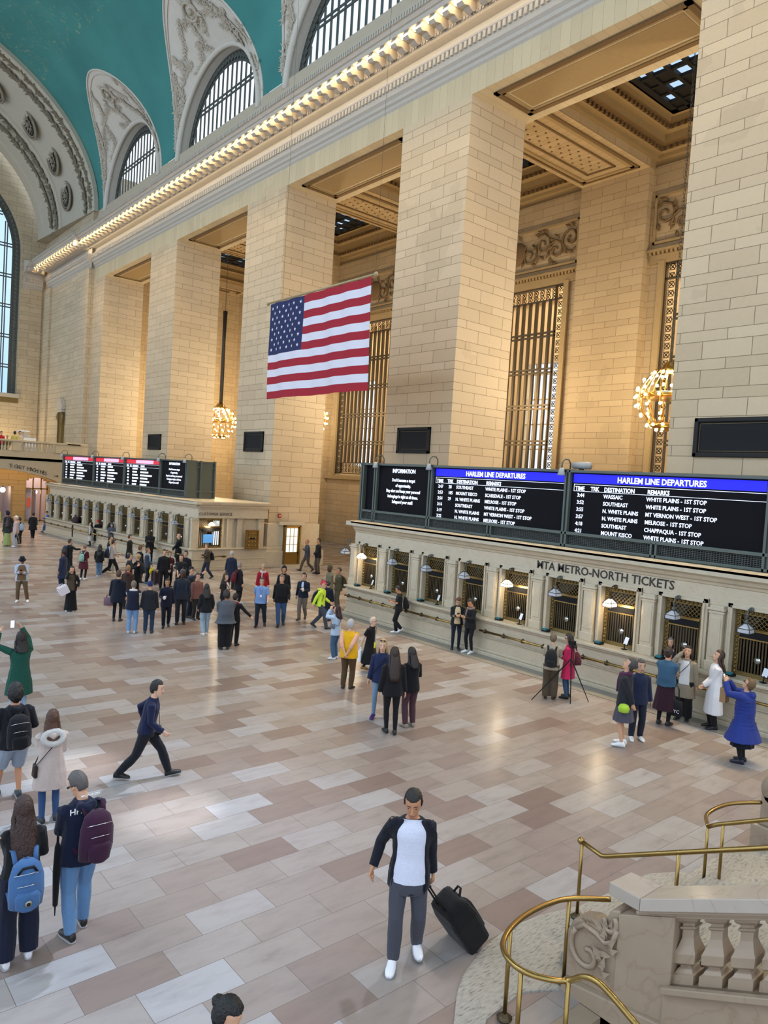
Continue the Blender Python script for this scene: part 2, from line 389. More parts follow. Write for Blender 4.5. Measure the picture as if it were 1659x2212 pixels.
# ---- entablature with lit consoles
ENT = [(0, 22.42), (.08, 22.5), (.1, 22.62), (.2, 22.68), (.22, 22.82), (.34, 22.92), (.36, 23.08), (.34, 23.12), (.34, 23.42), (.42, 23.46), (.44, 23.54), (.06, 23.6), (.05, 24.1),
       (.5, 24.1), (.62, 24.12), (.64, 24.28), (.7, 24.48), (1.5, 24.48), (1.52, 24.66), (1.6, 24.68), (1.7, 24.8), (1.76, 24.82), (1.76, 24.93), (.0, 25.3)]
LAMPM = mat('lamp_glow', (1, .85, .6), emit=(1, .80, .50), es=6)
BULBM = mat('bulb_glow', (1, .8, .5), emit=(1, .72, .36), es=42)
def entab(p0, p1, out, name='trim_3', step=.26, consoles=True, bulbs=None, cap=True):
    p0, p1, out = Vector(p0), Vector(p1), Vector(out); d = (p1-p0); L = d.length; d.normalize()
    m = MB(); m.extrude(ENT, p0, p1, out)
    def bx(mb, t0, t1, a0, a1, z0, z1):
        c = [p0+d*t+out*a+Vector((0, 0, z)) for z in (z0, z1) for a in (a0, a1) for t in (t0, t1)]
        mb.add(c, [(0, 2, 3, 1), (4, 5, 7, 6), (0, 1, 5, 4), (2, 6, 7, 3), (0, 4, 6, 2), (1, 3, 7, 5)])
    t = .05
    while t < L-.1:
        bx(m, t, t+step*.55, .34, .44, 23.16, 23.42); t += step
    t = .04
    while t < L-.1:
        bx(m, t, t+.1, .62, .68, 24.14, 24.27); bx(m, t, t+.1, 1.72, 1.8, 24.8, 25.02); t += .17
    S = [(.64, 24.3), (.72, 24.16), (.84, 24.08), (.98, 24.12), (1.08, 24.2), (1.2, 24.18), (1.36, 24.12), (1.5, 24.22), (1.47, 24.4), (1.4, 24.49), (.64, 24.49)]
    t = .2
    while t < L-.45:
        q = p0+d*t; m.extrude(S, q, q+d*.34, out)
        if bulbs is not None: bulbs.append(q+d*.58+out*1.3+Vector((0, 0, 24.4)))
        t += .8
    return structure(m.build(name, LIMEM, fixn=True))
bulbs = []
en = entab((-67.43, W, 0), (8.8, W, 0), (0, -1, 0), bulbs=bulbs)
en2 = entab((-79.6, W-.33, 0), (-67.1, W-.33, 0), (0, -1, 0), bulbs=bulbs)
en3 = entab((XE+.02, 19.6, 0), (XE+.02, 21.4, 0), (1, 0, 0), bulbs=bulbs)
bulbs = [b for b in bulbs if b.x < -11]
gb = MB().ball((0, 0, 0), .06, 8, 6); gb.lathe([(.025, .04), (.035, .05), (.035, .09)], seg=6)
gme = gb.mesh('cornice_bulb'); gme.materials.append(BULBM)
for i, b in enumerate(bulbs):
    o = bpy.data.objects.new('cornice_bulb', gme); COL.objects.link(o); o.location = b
    tag(o, 'small bare bulb glowing between the scroll brackets of the long cornice' if b.x > -79.7 and b.y > 19 and b.y < 20.9 else 'small bare bulb glowing in the cornice at the far corner', 'bulb', 'bulbs between the cornice brackets' if b.x > -79.7 and b.y > 19 and b.y < 20.9 else 'bulbs in the far corner cornice')
# ---- end bay and east wall
m = MB(); m.box(XE, -67.43, W-.33, W+D, 0, 22.5); m.box(XE, -67.43, W-.25, W+D, 22.5, 27.6); m.add([(XE, 20.6, 27.38), (XE, W, 27.38), (-67.4, W, 27.38), (-67.4, 21.6, 27.38)], [(0, 1, 2, 3)]); m.box(XE, -67.5, 21.9, W+D, 27.4, 31); m.box(-80.4, -78.6, W-.55, W-.33, 0, 22.5)
m.box(-70.6, -67.43, W-.45, W-.33, 0, 22.5)
structure(m.build('wall_southeast', LIME))
AY, AR, AZ = 11.4, 8.0, 26.0
m = MB(); m.box(XE-1.4, XE, 19.4, 21.7, 0, 27.5); m.box(XE-1.4, XE, -15, 3.4, 0, 27.5); m.box(XE-1.4, XE, 3.4, 19.4, 0, 11.8); m.box(XE, XE+.12, 19.95, 21.4, 0, 22.5)
arc = [(AY+AR*math.cos(math.pi*k/24), AZ+AR*math.sin(math.pi*k/24)) for k in range(25)]
for k in range(24):
    (a, b), (c, d) = arc[k], arc[k+1]
    m.add([(XE, a, b), (XE, c, d), (XE, c, 42), (XE, a, 42), (XE-1.4, a, b), (XE-1.4, c, d)], [(0, 1, 2, 3), (0, 4, 5, 1)])
m.box(XE-1, XE, 19.4, 23, 27.5, 42); m.box(XE-1, XE, -15, 3.4, 27.5, 42)
structure(m.build('wall_east', LIME))
def arched_window(name, plane, c, r, z0, zs, along, out, border=.55, step=.62, bw=.085, hz=(), dep=.04, glass=None):
    """along/out unit vectors; c = centre along; z0 sill; zs springing"""
    al, ou = Vector(along), Vector(out); base = ou*plane
    P = lambda a, z, o=0: base+al*a+Vector((0, 0, z))+ou*o
    m = MB(); n = 28; rin = r-border
    def strip(r0, r1, o0, o1, jag=0):
        pts = [(c+r0, c+r1, z0)]+[(c+r0*math.cos(math.pi*k/n), c+r1*math.cos(math.pi*k/n), None) for k in range(n+1)]
        ring = [(P(c+r0, z0, o0), P(c+r1, z0, o0), P(c+r1, z0, o1), P(c+r0, z0, o1))]
        for k in range(n+1):
            a = math.pi*k/n; cs, sn = math.cos(a), math.sin(a); ring.append((P(c+r0*cs, zs+r0*sn, o0), P(c+r1*cs, zs+r1*sn, o0), P(c+r1*cs, zs+r1*sn, o1), P(c+r0*cs, zs+r0*sn, o1)))
        ring.append((P(c-r0, z0, o0), P(c-r1, z0, o0), P(c-r1, z0, o1), P(c-r0, z0, o1)))
        vs = [v for q in ring for v in q]; fs = []
        for i in range(len(ring)-1):
            for k in range(4): fs.append((i*4+k, i*4+(k+1) % 4, i*4+4+(k+1) % 4, i*4+4+k))
        m.add(vs, fs)
    strip(r, r-.1, -dep, dep*.6); strip(rin+.1, rin, -dep, dep*.6)
    strip(r-.1, rin+.1, -.04, 0)
    # leafy cast ornament in the border
    L = (zs-z0); tot = 2*L+math.pi*(r-border/2); k = 0; rm = r-border/2
    while k*.42 < tot:
        s_ = k*.42; k += 1
        if s_ < L: a, z, dx, dz = c+rm, z0+s_, 0, 1
        elif s_ < L+math.pi*rm:
            t = (s_-L)/rm; a, z, dx, dz = c+rm*math.cos(t), zs+rm*math.sin(t), -math.sin(t), math.cos(t)
        else: a, z, dx, dz = c-rm, zs-(s_-L-math.pi*rm), 0, -1
        if z < z0: break
        hw = border*.32; q = [P(a, z, .02)]
        for j in range(6):
            t = 2*math.pi*j/6; q.append(P(a+hw*math.cos(t), z+hw*math.sin(t), .07 if j % 2 else .03))
        m.add(q, [(0, 1+j, 1+(j+1) % 6) for j in range(6)])
    def bar(a0, a1, zz0, zz1, o0, o1):
        v = [P(a, z, o) for z in (zz0, zz1) for o in (o0, o1) for a in (a0, a1)]
        m.add(v, [(0, 2, 3, 1), (4, 5, 7, 6), (0, 1, 5, 4), (2, 6, 7, 3), (0, 4, 6, 2), (1, 3, 7, 5)])
    nb = int(2*rin/step)
    for i in range(-nb//2-1, nb//2+2):
        a = i*step
        if abs(a) < rin-.08:
            top = zs+math.sqrt(rin*rin-a*a); bar(c+a-bw, c+a-bw*.35, z0, top, -dep, dep*.4); bar(c+a+bw*.35, c+a+bw, z0, top, -dep, dep*.4)
    for z in hz:
        w_ = rin if z < zs else math.sqrt(max(0, rin*rin-(z-zs)**2))
        bar(c-w_, c+w_, z-.2, z-.08, -dep, dep*.6); bar(c-w_, c+w_, z+.08, z+.2, -dep, dep*.6)
    o = structure(m.build(name, IRON))
    g = MB(); arcp = [P(c+rin*math.cos(math.pi*k/n), zs+rin*math.sin(math.pi*k/n), -.05) for k in range(n+1)]+[P(c-rin, z0, -.05), P(c+rin, z0, -.05)]
    g.add(arcp, [tuple(range(len(arcp)))]); g.build('pane', glass or GLASS, o); return o
WC = [-59.9, -45.4, -31.2, -17.1, -3]
for i, x in enumerate(WC):
    arched_window('window_%d' % (i+1), -22.75, x, 5.56, 24.9, 27.0, (1, 0, 0), (0, -1, 0), hz=(30.0,), border=.72, step=.62)
arched_window('window_6', XE-.7, AY, AR, 11.8, AZ, (0, 1, 0), (1, 0, 0), border=.75, step=.95, bw=.16, hz=(14.6, 17.6, 20.6, 23.6, 26.6, 29.6), glass=glassm('tinted_glass', (.55, .68, .78), .06))
structure(B(XE-.9, XE+.35, 10.5, 19.6, 11.4, 11.8).build('trim_4', LIMEM)); structure(B(XE, XE+.12, 10.5, 19.5, 10.9, 11.4).build('trim_5', GOLDB))
# ---- vault
def bar_(t, x, lift=0): return Vector((x, 3.65+(18.4+lift)*math.cos(t), 27.5+(13.2+lift)*math.sin(t)))
HP, HWD, PE = 7.8, 6.05, 1.85
def halfw(z):
    h = (z-27.5)/HP
    return 0 if h >= 1 else HWD*(1-max(h, 0)**PE)**(1/PE)
zl = [27.5+HP*(1-(1-i/26)**1.7) for i in range(27)]
def tz(z): return math.asin(min(1, (z-27.5)/13.2))
m = MB(); X0, X1 = -67.43, 9.0
ed = [X0]+sum([[('L', c), ('R', c)] for c in WC], [])+[X1]
for i in range(0, len(ed), 2):
    a, b = ed[i], ed[i+1]
    def xa(z): return a if not isinstance(a, tuple) else a[1]+halfw(z)
    def xb(z): return b if not isinstance(b, tuple) else b[1]-halfw(z)
    rows = []
    for z in zl:
        A, Bx = xa(z), xb(z); rows.append([bar_(tz(z), A+(Bx-A)*k/6) for k in range(7)])
    vs = [v for r_ in rows for v in r_]; m.add(vs, [(j*7+k, j*7+k+1, j*7+k+8, j*7+k+7) for j in range(26) for k in range(6)], True)
t0, t1 = tz(zl[-1]), math.pi
m.grid(lambda u, v: bar_(t0+(t1-t0)*v, X0+(X1-X0)*u), 30, 40)
o = structure(m.build('ceiling', TEAL))
# white vaults cut in over each high window, with cast relief
def pen(c, s, v):
    """s 0..1 round the arch, v 0 barrel edge .. 1 window arch"""
    a = math.pi*s; cs, sn = math.cos(a), math.sin(a)
    z = 27.5+HP*abs(sn)**(2/PE); x = c+HWD*(1 if cs > 0 else -1)*abs(cs)**(2/PE); A = bar_(tz(z), x)
    Bp = Vector((c+5.55*cs, 22.08, 27.0+5.55*sn)); p = A.lerp(Bp, v); return p
def blade(m, p, d, nn, L, wd, bend=.2):
    d = d.normalized(); nn = nn.normalized(); s = d.cross(nn)
    pts = [p-d*L*.1, p+d*L*.3+s*wd+nn*.03, p+d*L+nn*bend*L*.3, p+d*L*.3-s*wd+nn*.03, p+d*L*.35+nn*wd*.8]
    m.add(pts, [(0, 1, 4), (1, 2, 4), (2, 3, 4), (3, 0, 4)])
for i, c in enumerate(WC):
    m = MB(); m.grid(lambda u, v: pen(c, u, v), 48, 8)
    # rim fillet along the vault edge
    n = 48
    e = [pen(c, k/n, 0) for k in range(n+1)]; f = [pen(c, k/n, .09) for k in range(n+1)]
    m.tube([p+Vector((0, -.02, -.03)) for p in e[1:-1]], .07, 6)
    m.tube([p+Vector((0, -.03, -.03)) for p in f[2:-2]], .03, 5)
    # sleeve down to the window and lower flank
    m.grid(lambda u, v: Vector((c+5.55*math.cos(math.pi*u), 22.08+.75*v, 27.0+5.55*math.sin(math.pi*u))), 40, 3)
    for s_ in (-1, 1): m.add([(c+s_*5.55, 22.08, 24.9), (c+s_*5.55, 22.08, 27), (c+s_*5.55, 22.83, 27), (c+s_*5.55, 22.83, 24.9)], [(0, 1, 2, 3)])
    m.tube([Vector((c+5.6*math.cos(math.pi*k/40), 22.02, 27.0+5.6*math.sin(math.pi*k/40))) for k in range(41)], .2, 8)
    structure(m.build('ceiling_vault', PLAST))
    rm = MB(); rr = random.Random(i+3)
    if c > -10: continue
    def nrm(s, v):
        a = pen(c, s, v); b = pen(c, min(1, s+.01), v)-a; d = pen(c, s, min(1, v+.02))-a
        q = b.cross(d); q = q.normalized() if q.length > 1e-9 else Vector((0, -1, -.5))
        return q if q.y < 0 or q.z < 0 else -q
    # branching sprays, scrolls and a central winged wheel
    for sp_ in range(34):
        s = rr.uniform(.3, .93) if sp_ < 27 else rr.uniform(.08, .3); v = rr.uniform(.2, .8); ang = rr.uniform(0, 6.28); tr = []
        for k in range(13):
            s = min(.96, max(.05, s+math.cos(ang)*.011)); v = min(.93, max(.12, v+math.sin(ang)*.035)); ang += rr.uniform(-.5, .5)
            p = pen(c, s, v); tr.append(p+nrm(s, v)*.06)
            for q in (-1, 1):
                nn = nrm(s, v); dd = (pen(c, min(1, s+.01), v)-p).normalized()*math.cos(ang+q)+(pen(c, s, min(1, v+.02))-p).normalized()*math.sin(ang+q)
                blade(rm, p+nn*.05, dd, nn, rr.uniform(.2, .42), rr.uniform(.045, .085), 1.0)
        rm.tube(tr, .035, 5)
    for s0, v0, R0 in ((.5, .42, .55),):
        pc = pen(c, s0, v0); nn = nrm(s0, v0); ex = (pen(c, s0+.01, v0)-pc).normalized(); ey = nn.cross(ex)
        rm.tube([pc+nn*.12+ex*R0*math.cos(a*.39)+ey*R0*math.sin(a*.39) for a in range(17)], .1, 6)
        rm.ball(pc+nn*.1, R0*.35, 8, 6)
        for k in range(5):
            a = k*1.25; blade(rm, pc+nn*.12+(ex*math.cos(a)+ey*math.sin(a))*R0*.9, ex*math.cos(a)+ey*math.sin(a), nn, R0*1.1, .16, .6)
    structure(rm.build('ceiling_relief', RELF))
# ---- rosette vault at the far end
def endv(t, q):
    a = 18.0-.9*q; b = 12.9-.7*q; x = -67.3-13.6*q
    return Vector((x, 3.65+a*math.cos(t), 27.4+b*math.sin(t)))
m = MB()
prof = [(-.006, .35), (-.005, .0), (.03, -.05), (.035, .12), (.07, .12), (.075, .0), (.1, 0), (.105, .1), (.17, .1), (.175, 0), (.26, 0), (.265, .12), (.56, .12), (.565, -.05), (.6, -.05), (.61, .1), (.68, .1), (.69, -.12), (.72, -.12), (.73, .05), (.9, .05), (.91, -.08), (1, -.08)]
def endp(t, j):
    q, dr = prof[j]; p = endv(t, q); c = Vector((p.x, 3.65, 27.4)); d = (p-c).normalized(); return p+d*dr
N = 60
vs = [endp(math.pi*.72*k/N, j) for k in range(N+1) for j in range(len(prof))]; nj = len(prof)
m.add(vs, [(k*nj+j, k*nj+j+1, (k+1)*nj+j+1, (k+1)*nj+j) for k in range(N) for j in range(nj-1)])
structure(m.build('ceiling_end', mat('grey_plaster', hexc('b8b09e'), .8, bump=.3, scale=3, var=.08)))
m = MB(); rr = random.Random(11)
for k in range(420):                                     # leaf bands
    t = .02+.0052*k
    for q, dr in ((.052, .09), (.14, .07), (.645, .07), (.705, -.15)):
        p = endv(t, q+rr.uniform(-.006, .006)); c = Vector((p.x, 3.65, 27.4)); d = (p-c).normalized()
        p = p+d*dr; tt = (endv(t+.01, q)-endv(t, q)).normalized(); dd = tt*rr.uniform(-.6, 1)+Vector((rr.uniform(-1, 1), 0, 0))
        blade(m, p-d*.04, dd, -d, rr.uniform(.4, .7), .14, .8)
structure(m.build('ceiling_leaf_band', mat('old_ornament', hexc('776c58'), .85, bump=.6, scale=12, var=.3)))
for k in range(5):
    t = .2+.235*k; p = endv(t, .42); c = Vector((p.x, 3.65, 27.4)); d = -(p-c).normalized(); ex = Vector((1, 0, 0)); ey = d.cross(ex).normalized(); rm = MB()
    for R0, th in ((1.25, .1), (1.05, .06), (.4, .05)): rm.tube([p+d*.02+ex*R0*math.cos(a*.2618)+ey*R0*math.sin(a*.2618) for a in range(25)], th, 6)
    for j in range(12):
        a = j*math.pi/6; blade(rm, p+d*.04+(ex*math.cos(a)+ey*math.sin(a))*.34, ex*math.cos(a)+ey*math.sin(a), d, .55, .09, .5)
    rm.ball(p+d*.05, .2, 8, 6)
    bk = MB(); n = 20; bk.add([p-d*-.005]+[p+d*.006+ex*1.2*math.cos(j*2*math.pi/n)+ey*1.2*math.sin(j*2*math.pi/n) for j in range(n)], [(0, 1+j, 1+(j+1) % n) for j in range(n)])
    o = structure(rm.build('ceiling_rosette', mat('rosette_stone', hexc('8d8370'), .8, bump=.4, scale=9, var=.2))); bk.build('backing', mat('rosette_ground', hexc('2b261e'), .9), o)
# ---- aisle behind the piers
YB = 35.6
pr = [(-67, -64.7), (-54.75, -50.2), (-40.28, -35.96), (-26.17, -21.9), (-12.13, -7.86), (1.9, 6.2)]
m = MB()
for x0, x1 in pr: m.box(x0, x1, YB, YB+1, 0, 22.8); m.box(x0-.02, x1+.02, W+D, YB, 22.8, 24.9)
BW = [(-64.7, -54.75), (-50.2, -40.28), (-35.96, -26.17), (-21.9, -12.13), (-7.86, 1.9)]
for x0, x1 in BW:
    m.box(x0, x1, YB+.5, YB+1, 17.7, 22.9); m.box(x0, x1, YB+.5, YB+1, 0, 5.6)
    m.box(x0, x0+1.05, YB+.5, YB+1, 5.6, 17.7); m.box(x1-1.05, x1, YB+.5, YB+1, 5.6, 17.7)
m.box(-67.5, -66, W+D, YB+1, 0, 24); m.box(-67.5, 9, W+D, W+D+.4, 22.5, 27)
structure(m.build('wall_aisle', ashlar('warm_ashlar', hexc('a68f6a'), hexc('b7a07a'), hexc('7b6444'))))
for i, (x0, x1) in enumerate(BW):
    q = MB(); Y0, Y1 = W+D, YB+.6
    # stepped coffer: rings rising to a skylight
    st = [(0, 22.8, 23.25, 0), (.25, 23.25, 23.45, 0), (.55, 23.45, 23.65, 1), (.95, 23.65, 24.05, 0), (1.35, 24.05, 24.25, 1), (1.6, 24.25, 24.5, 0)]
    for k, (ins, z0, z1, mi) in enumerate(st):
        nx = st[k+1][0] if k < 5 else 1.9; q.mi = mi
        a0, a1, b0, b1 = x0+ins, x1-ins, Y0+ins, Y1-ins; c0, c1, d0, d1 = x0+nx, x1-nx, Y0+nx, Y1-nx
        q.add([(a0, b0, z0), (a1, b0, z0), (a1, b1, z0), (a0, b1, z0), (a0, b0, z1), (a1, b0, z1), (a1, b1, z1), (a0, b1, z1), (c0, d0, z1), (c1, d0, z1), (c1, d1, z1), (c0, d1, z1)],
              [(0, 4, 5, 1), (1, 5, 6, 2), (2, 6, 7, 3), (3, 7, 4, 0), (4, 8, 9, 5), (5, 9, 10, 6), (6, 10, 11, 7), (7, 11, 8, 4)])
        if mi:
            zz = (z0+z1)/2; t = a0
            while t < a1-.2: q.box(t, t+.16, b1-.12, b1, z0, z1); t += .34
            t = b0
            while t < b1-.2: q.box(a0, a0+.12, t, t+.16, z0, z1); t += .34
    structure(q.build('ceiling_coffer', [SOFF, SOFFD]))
    X0_, X1_, Y0_, Y1_ = x0+1.9, x1-1.9, Y0+1.9, Y1-1.9
    g = MB(); nx_, ny_ = 7, 8; rr = random.Random(i+5)
    g.box(X0_-.1, X1_+.1, Y0_-.1, Y0_+.3, 24.5, 24.7); g.box(X0_-.1, X1_+.1, Y1_-.3, Y1_+.1, 24.5, 24.7); g.box(X0_-.1, X0_+.3, Y0_, Y1_, 24.5, 24.7); g.box(X1_-.3, X1_+.1, Y0_, Y1_, 24.5, 24.7)
    dx, dy = (X1_-X0_)/nx_, (Y1_-Y0_)/ny_
    for k in range(1, nx_): g.box(X0_+k*dx-.09, X0_+k*dx+.09, Y0_, Y1_, 24.5, 24.7)
    for k in range(1, ny_): g.box(X0_, X1_, Y0_+k*dy-.09, Y0_+k*dy+.09, 24.52, 24.68)
    for a in range(nx_):
        for b in range(ny_):
            if rr.random() < .35: g.box(X0_+a*dx, X0_+a*dx+dx, Y0_+b*dy, Y0_+b*dy+dy, 24.6, 24.66)
    s_ = structure(g.build('window_skylight', DARKM))
    MB().add([(X0_, Y0_, 24.75), (X1_, Y0_, 24.75), (X1_, Y1_, 24.75), (X0_, Y1_, 24.75)], [(0, 1, 2, 3)]).build('pane', glassm('skylight_glass', (.5, .58, .62), .05) if i == 0 else bpy.data.materials['skylight_glass'], s_)
for x0, x1 in pr[:5]:                                      # decorated beam soffits
    q = MB(); z = 22.8; y0, y1 = W+D+.35, YB-.35
    for ins, h, mi in ((.35, .1, 1), (.55, .2, 0), (1.25, .09, 1)):
        q.mi = mi; a0, a1, b0, b1 = x0+ins, x1-ins, y0+ins-.3, y1-ins+.3
        q.box(a0, a1, b0, b0+h, z-.07, z); q.box(a0, a1, b1-h, b1, z-.07, z); q.box(a0, a0+h, b0, b1, z-.07, z); q.box(a1-h, a1, b0, b1, z-.07, z)
    q.mi = 1; yy = y0+1.4; k = 0
    while yy < y1-1.2:
        xx = x0+1.55+(.25 if k % 2 else 0)
        while xx < x1-1.5: q.ball((xx, yy, z), .07, 6, 4, (1, 1, .6)); xx += .5
        yy += .45; k += 1
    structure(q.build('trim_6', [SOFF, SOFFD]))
# tall bronze windows of the aisle wall
def tall_window(i, x0, x1):
    z0, z1, y = 5.7, 17.7, YB+.62; m = MB(); bd = .62
    for a, b, c, d in ((x0, x0+.08, z0, z1), (x1-.08, x1, z0, z1), (x0+bd, x0+bd+.07, z0, z1), (x1-bd-.07, x1-bd, z0, z1), (x0, x1, z0, z0+.08), (x0, x1, z1-.08, z1), (x0, x1, z0+bd*1.4, z0+bd*1.4+.07), (x0, x1, z1-bd*1.3-.07, z1-bd*1.3)):
        m.box(a, b, y-.14, y+.06, c, d)
    rr = random.Random(i)
    def orn(cx, cz):                    # pierced scroll unit
        m.tube([(cx+.17*math.cos(k*1.05), y, cz+.17*math.sin(k*1.05)) for k in range(7)], .028, 4)
        for k in range(4): a = k*1.57+.78; m.tube([(cx, y-.02, cz), (cx+.24*math.cos(a), y-.04, cz+.24*math.sin(a))], [.035, .015], 4)
    n = int((z1-z0)/.46)
    for k in range(n):
        for cx in (x0+bd/2+.03, x1-bd/2-.03): orn(cx, z0+.25+k*.46)
    n = int((x1-x0-2*bd)/.46)
    for k in range(n):
        cx = x0+bd+.25+k*.46; orn(cx, z1-.3); orn(cx, z1-.64); orn(cx, z0+.3); orn(cx, z0+.68)
    xx = x0+bd+.5
    while xx < x1-bd-.2:
        m.box(xx-.08, xx+.08, y-.12, y+.05, z0+bd*1.4, z1-bd*1.3); xx += .5
    for z in (z0+2.5, z0+4.7, z0+6.9, z0+9.1):
        m.box(x0+bd, x1-bd, y-.15, y+.02, z-.16, z-.06); m.box(x0+bd, x1-bd, y-.15, y+.02, z+.06, z+.16)
    o = structure(m.build('window_%d' % (7+i), BRONZE))
    MB().add([(x0+bd, y+.1, z0), (x1-bd, y+.1, z0), (x1-bd, y+.1, z1), (x0+bd, y+.1, z1)], [(0, 1, 2, 3)]).build('pane', GLASS, o)
    # stone surround, frieze relief and little cornice over it
    f = MB(); f.box(x0-.35, x0, YB+.3, YB+.5, z0-.3, z1+.1); f.box(x1, x1+.35, YB+.3, YB+.5, z0-.3, z1+.1); f.box(x0-.9, x1+.9, YB+.1, YB+.5, z0-.45, z0-.2)
    f.box(x0-.9, x1+.9, YB+.35, YB+.5, z1, z1+.45); f.box(x0-1.0, x1+1.0, YB+.2, YB+.5, z1+.62, z1+.74)
    t = x0-.9
    while t < x1+.9: f.box(t, t+.12, YB+.26, YB+.5, z1+.46, z1+.62); t += .24
    a0, a1 = x0-.8, x1+.8
    for b in ((a0, a1, 18.75, 18.87), (a0, a1, 21.2, 21.32), (a0, a0+.12, 18.75, 21.32), (a1-.12, a1, 18.75, 21.32)): f.box(b[0], b[1], YB+.34, YB+.5, b[2], b[3])
    structure(f.build('trim_7', SOFF))
    r = MB()
    for k in range(9):
        cx = a0+.6+(a1-a0-1.2)*k/8; cz = 20.03+.25*(-1)**k
        r.tube([(cx+(.12+.05*j)*math.cos(j*.8+k), YB+.42, cz+(.12+.05*j)*math.sin(j*.8+k)) for j in range(12)], .07, 5)
        for j in range(10):
            a = rr.uniform(0, 6.28); blade(r, Vector((cx+.5*math.cos(a), YB+.45, cz+.7*math.sin(a))), Vector((math.cos(a+1), 0, math.sin(a+1))), Vector((0, -1, 0)), .42, .12, .7)
    r.ball(((a0+a1)/2, YB+.42, 20.03), .75, 12, 8, (1, .25, 1))
    structure(r.build('trim_8', SOFFD))
for i, (x0, x1) in enumerate(BW[:4]): tall_window(i, x0+1.05, x1-1.05)
structure(MB().box(-7.86, 1.9, YB+.5, YB+.7, 5, 18).build('wall_aisle_end', SOFF))
# hall beyond those windows
m = MB(); YH = 45
for x in [k*7.2-70 for k in range(12)]: m.box(x, x+4.2, YH, YH+.6, 3, 22)
for x in [k*7.2-70 for k in range(12)]: m.box(x+4.2, x+7.2, YH, YH+.6, 3, 6.5); m.box(x+4.2, x+7.2, YH, YH+.6, 15, 22)
for x in [k*7.2-70 for k in range(12)]:
    for k in range(5): m.box(x+4.2, x+7.2, YH+.2, YH+.3, 6.5+k*1.9, 6.6+k*1.9)
    for k in range(1, 4): m.box(x+4.2+k*.75-.05, x+4.2+k*.75+.05, YH+.2, YH+.3, 6.5, 15)
m.box(-67, 9, YB+1, YH, 22, 22.5); m.box(-67.5, -67, YB+1, YH, 3, 22)
for x in [k*1.2-66 for k in range(60)]: m.box(x, x+.5, YH-.5, YH, 19.6, 20.2)
structure(m.build('wall_hall', mat('hall_stone', hexc('d6bd92'), .8, var=.06, scale=2)))
for x in (-60, -45, -31, -17, -3):
    light('hall_light', 'AREA', (x, 40.5, 21.8), (1, .88, .7), 800, 8, 4, to=(x, 41.5, 0))
    light('aisle_light', 'POINT', (x, 30.5, 10.3), (1, .82, .56), 2300, .6)
    light('aisle_light', 'AREA', (x, 27.8, .9), (1, .64, .26), 190, 3, 3, to=(x, 27.8, 22))
# dark vent panels on the piers
for x0, x1, z0, z1, lab in ((-11.27, -8.0, 6.63, 7.82, 'largest dark framed metal panel, on the nearest pier above the board'), (-25.2, -23.07, 6.6, 7.75, 'dark framed metal panel on the pier right of the flag'),
                            (-39.15, -36.95, 6.55, 7.73, 'dark framed metal panel on the pier behind the flag'), (-53.55, -51.3, 6.57, 7.71, 'smallest dark framed metal panel, on the pier left of the flag')):
    t = thing('wall_panel', lab, 'panel', ((x0+x1)/2, W, z0), 0, 'dark panels on the piers'); w_, h_ = (x1-x0)/2, z1-z0
    B(-w_, w_, -.04, 0, 0, h_).build('panel_face', BLACK, t)
    f = MB()
    for b in ((-w_, w_, 0, .13), (-w_, w_, h_-.13, h_), (-w_, -w_+.13, 0, h_), (w_-.13, w_, 0, h_)): f.box(b[0], b[1], -.1, 0, b[2], b[3])
    f.build('frame', DARKM, t, bevel=.02)
    f = MB()
    for b in ((-w_+.17, w_-.17, .17, .19), (-w_+.17, w_-.17, h_-.19, h_-.17), (-w_+.17, -w_+.19, .17, h_-.17), (w_-.19, w_-.17, .17, h_-.17)): f.box(b[0], b[1], -.06, -.04, b[2], b[3])
    f.build('inner_bead', BRONZE, t)
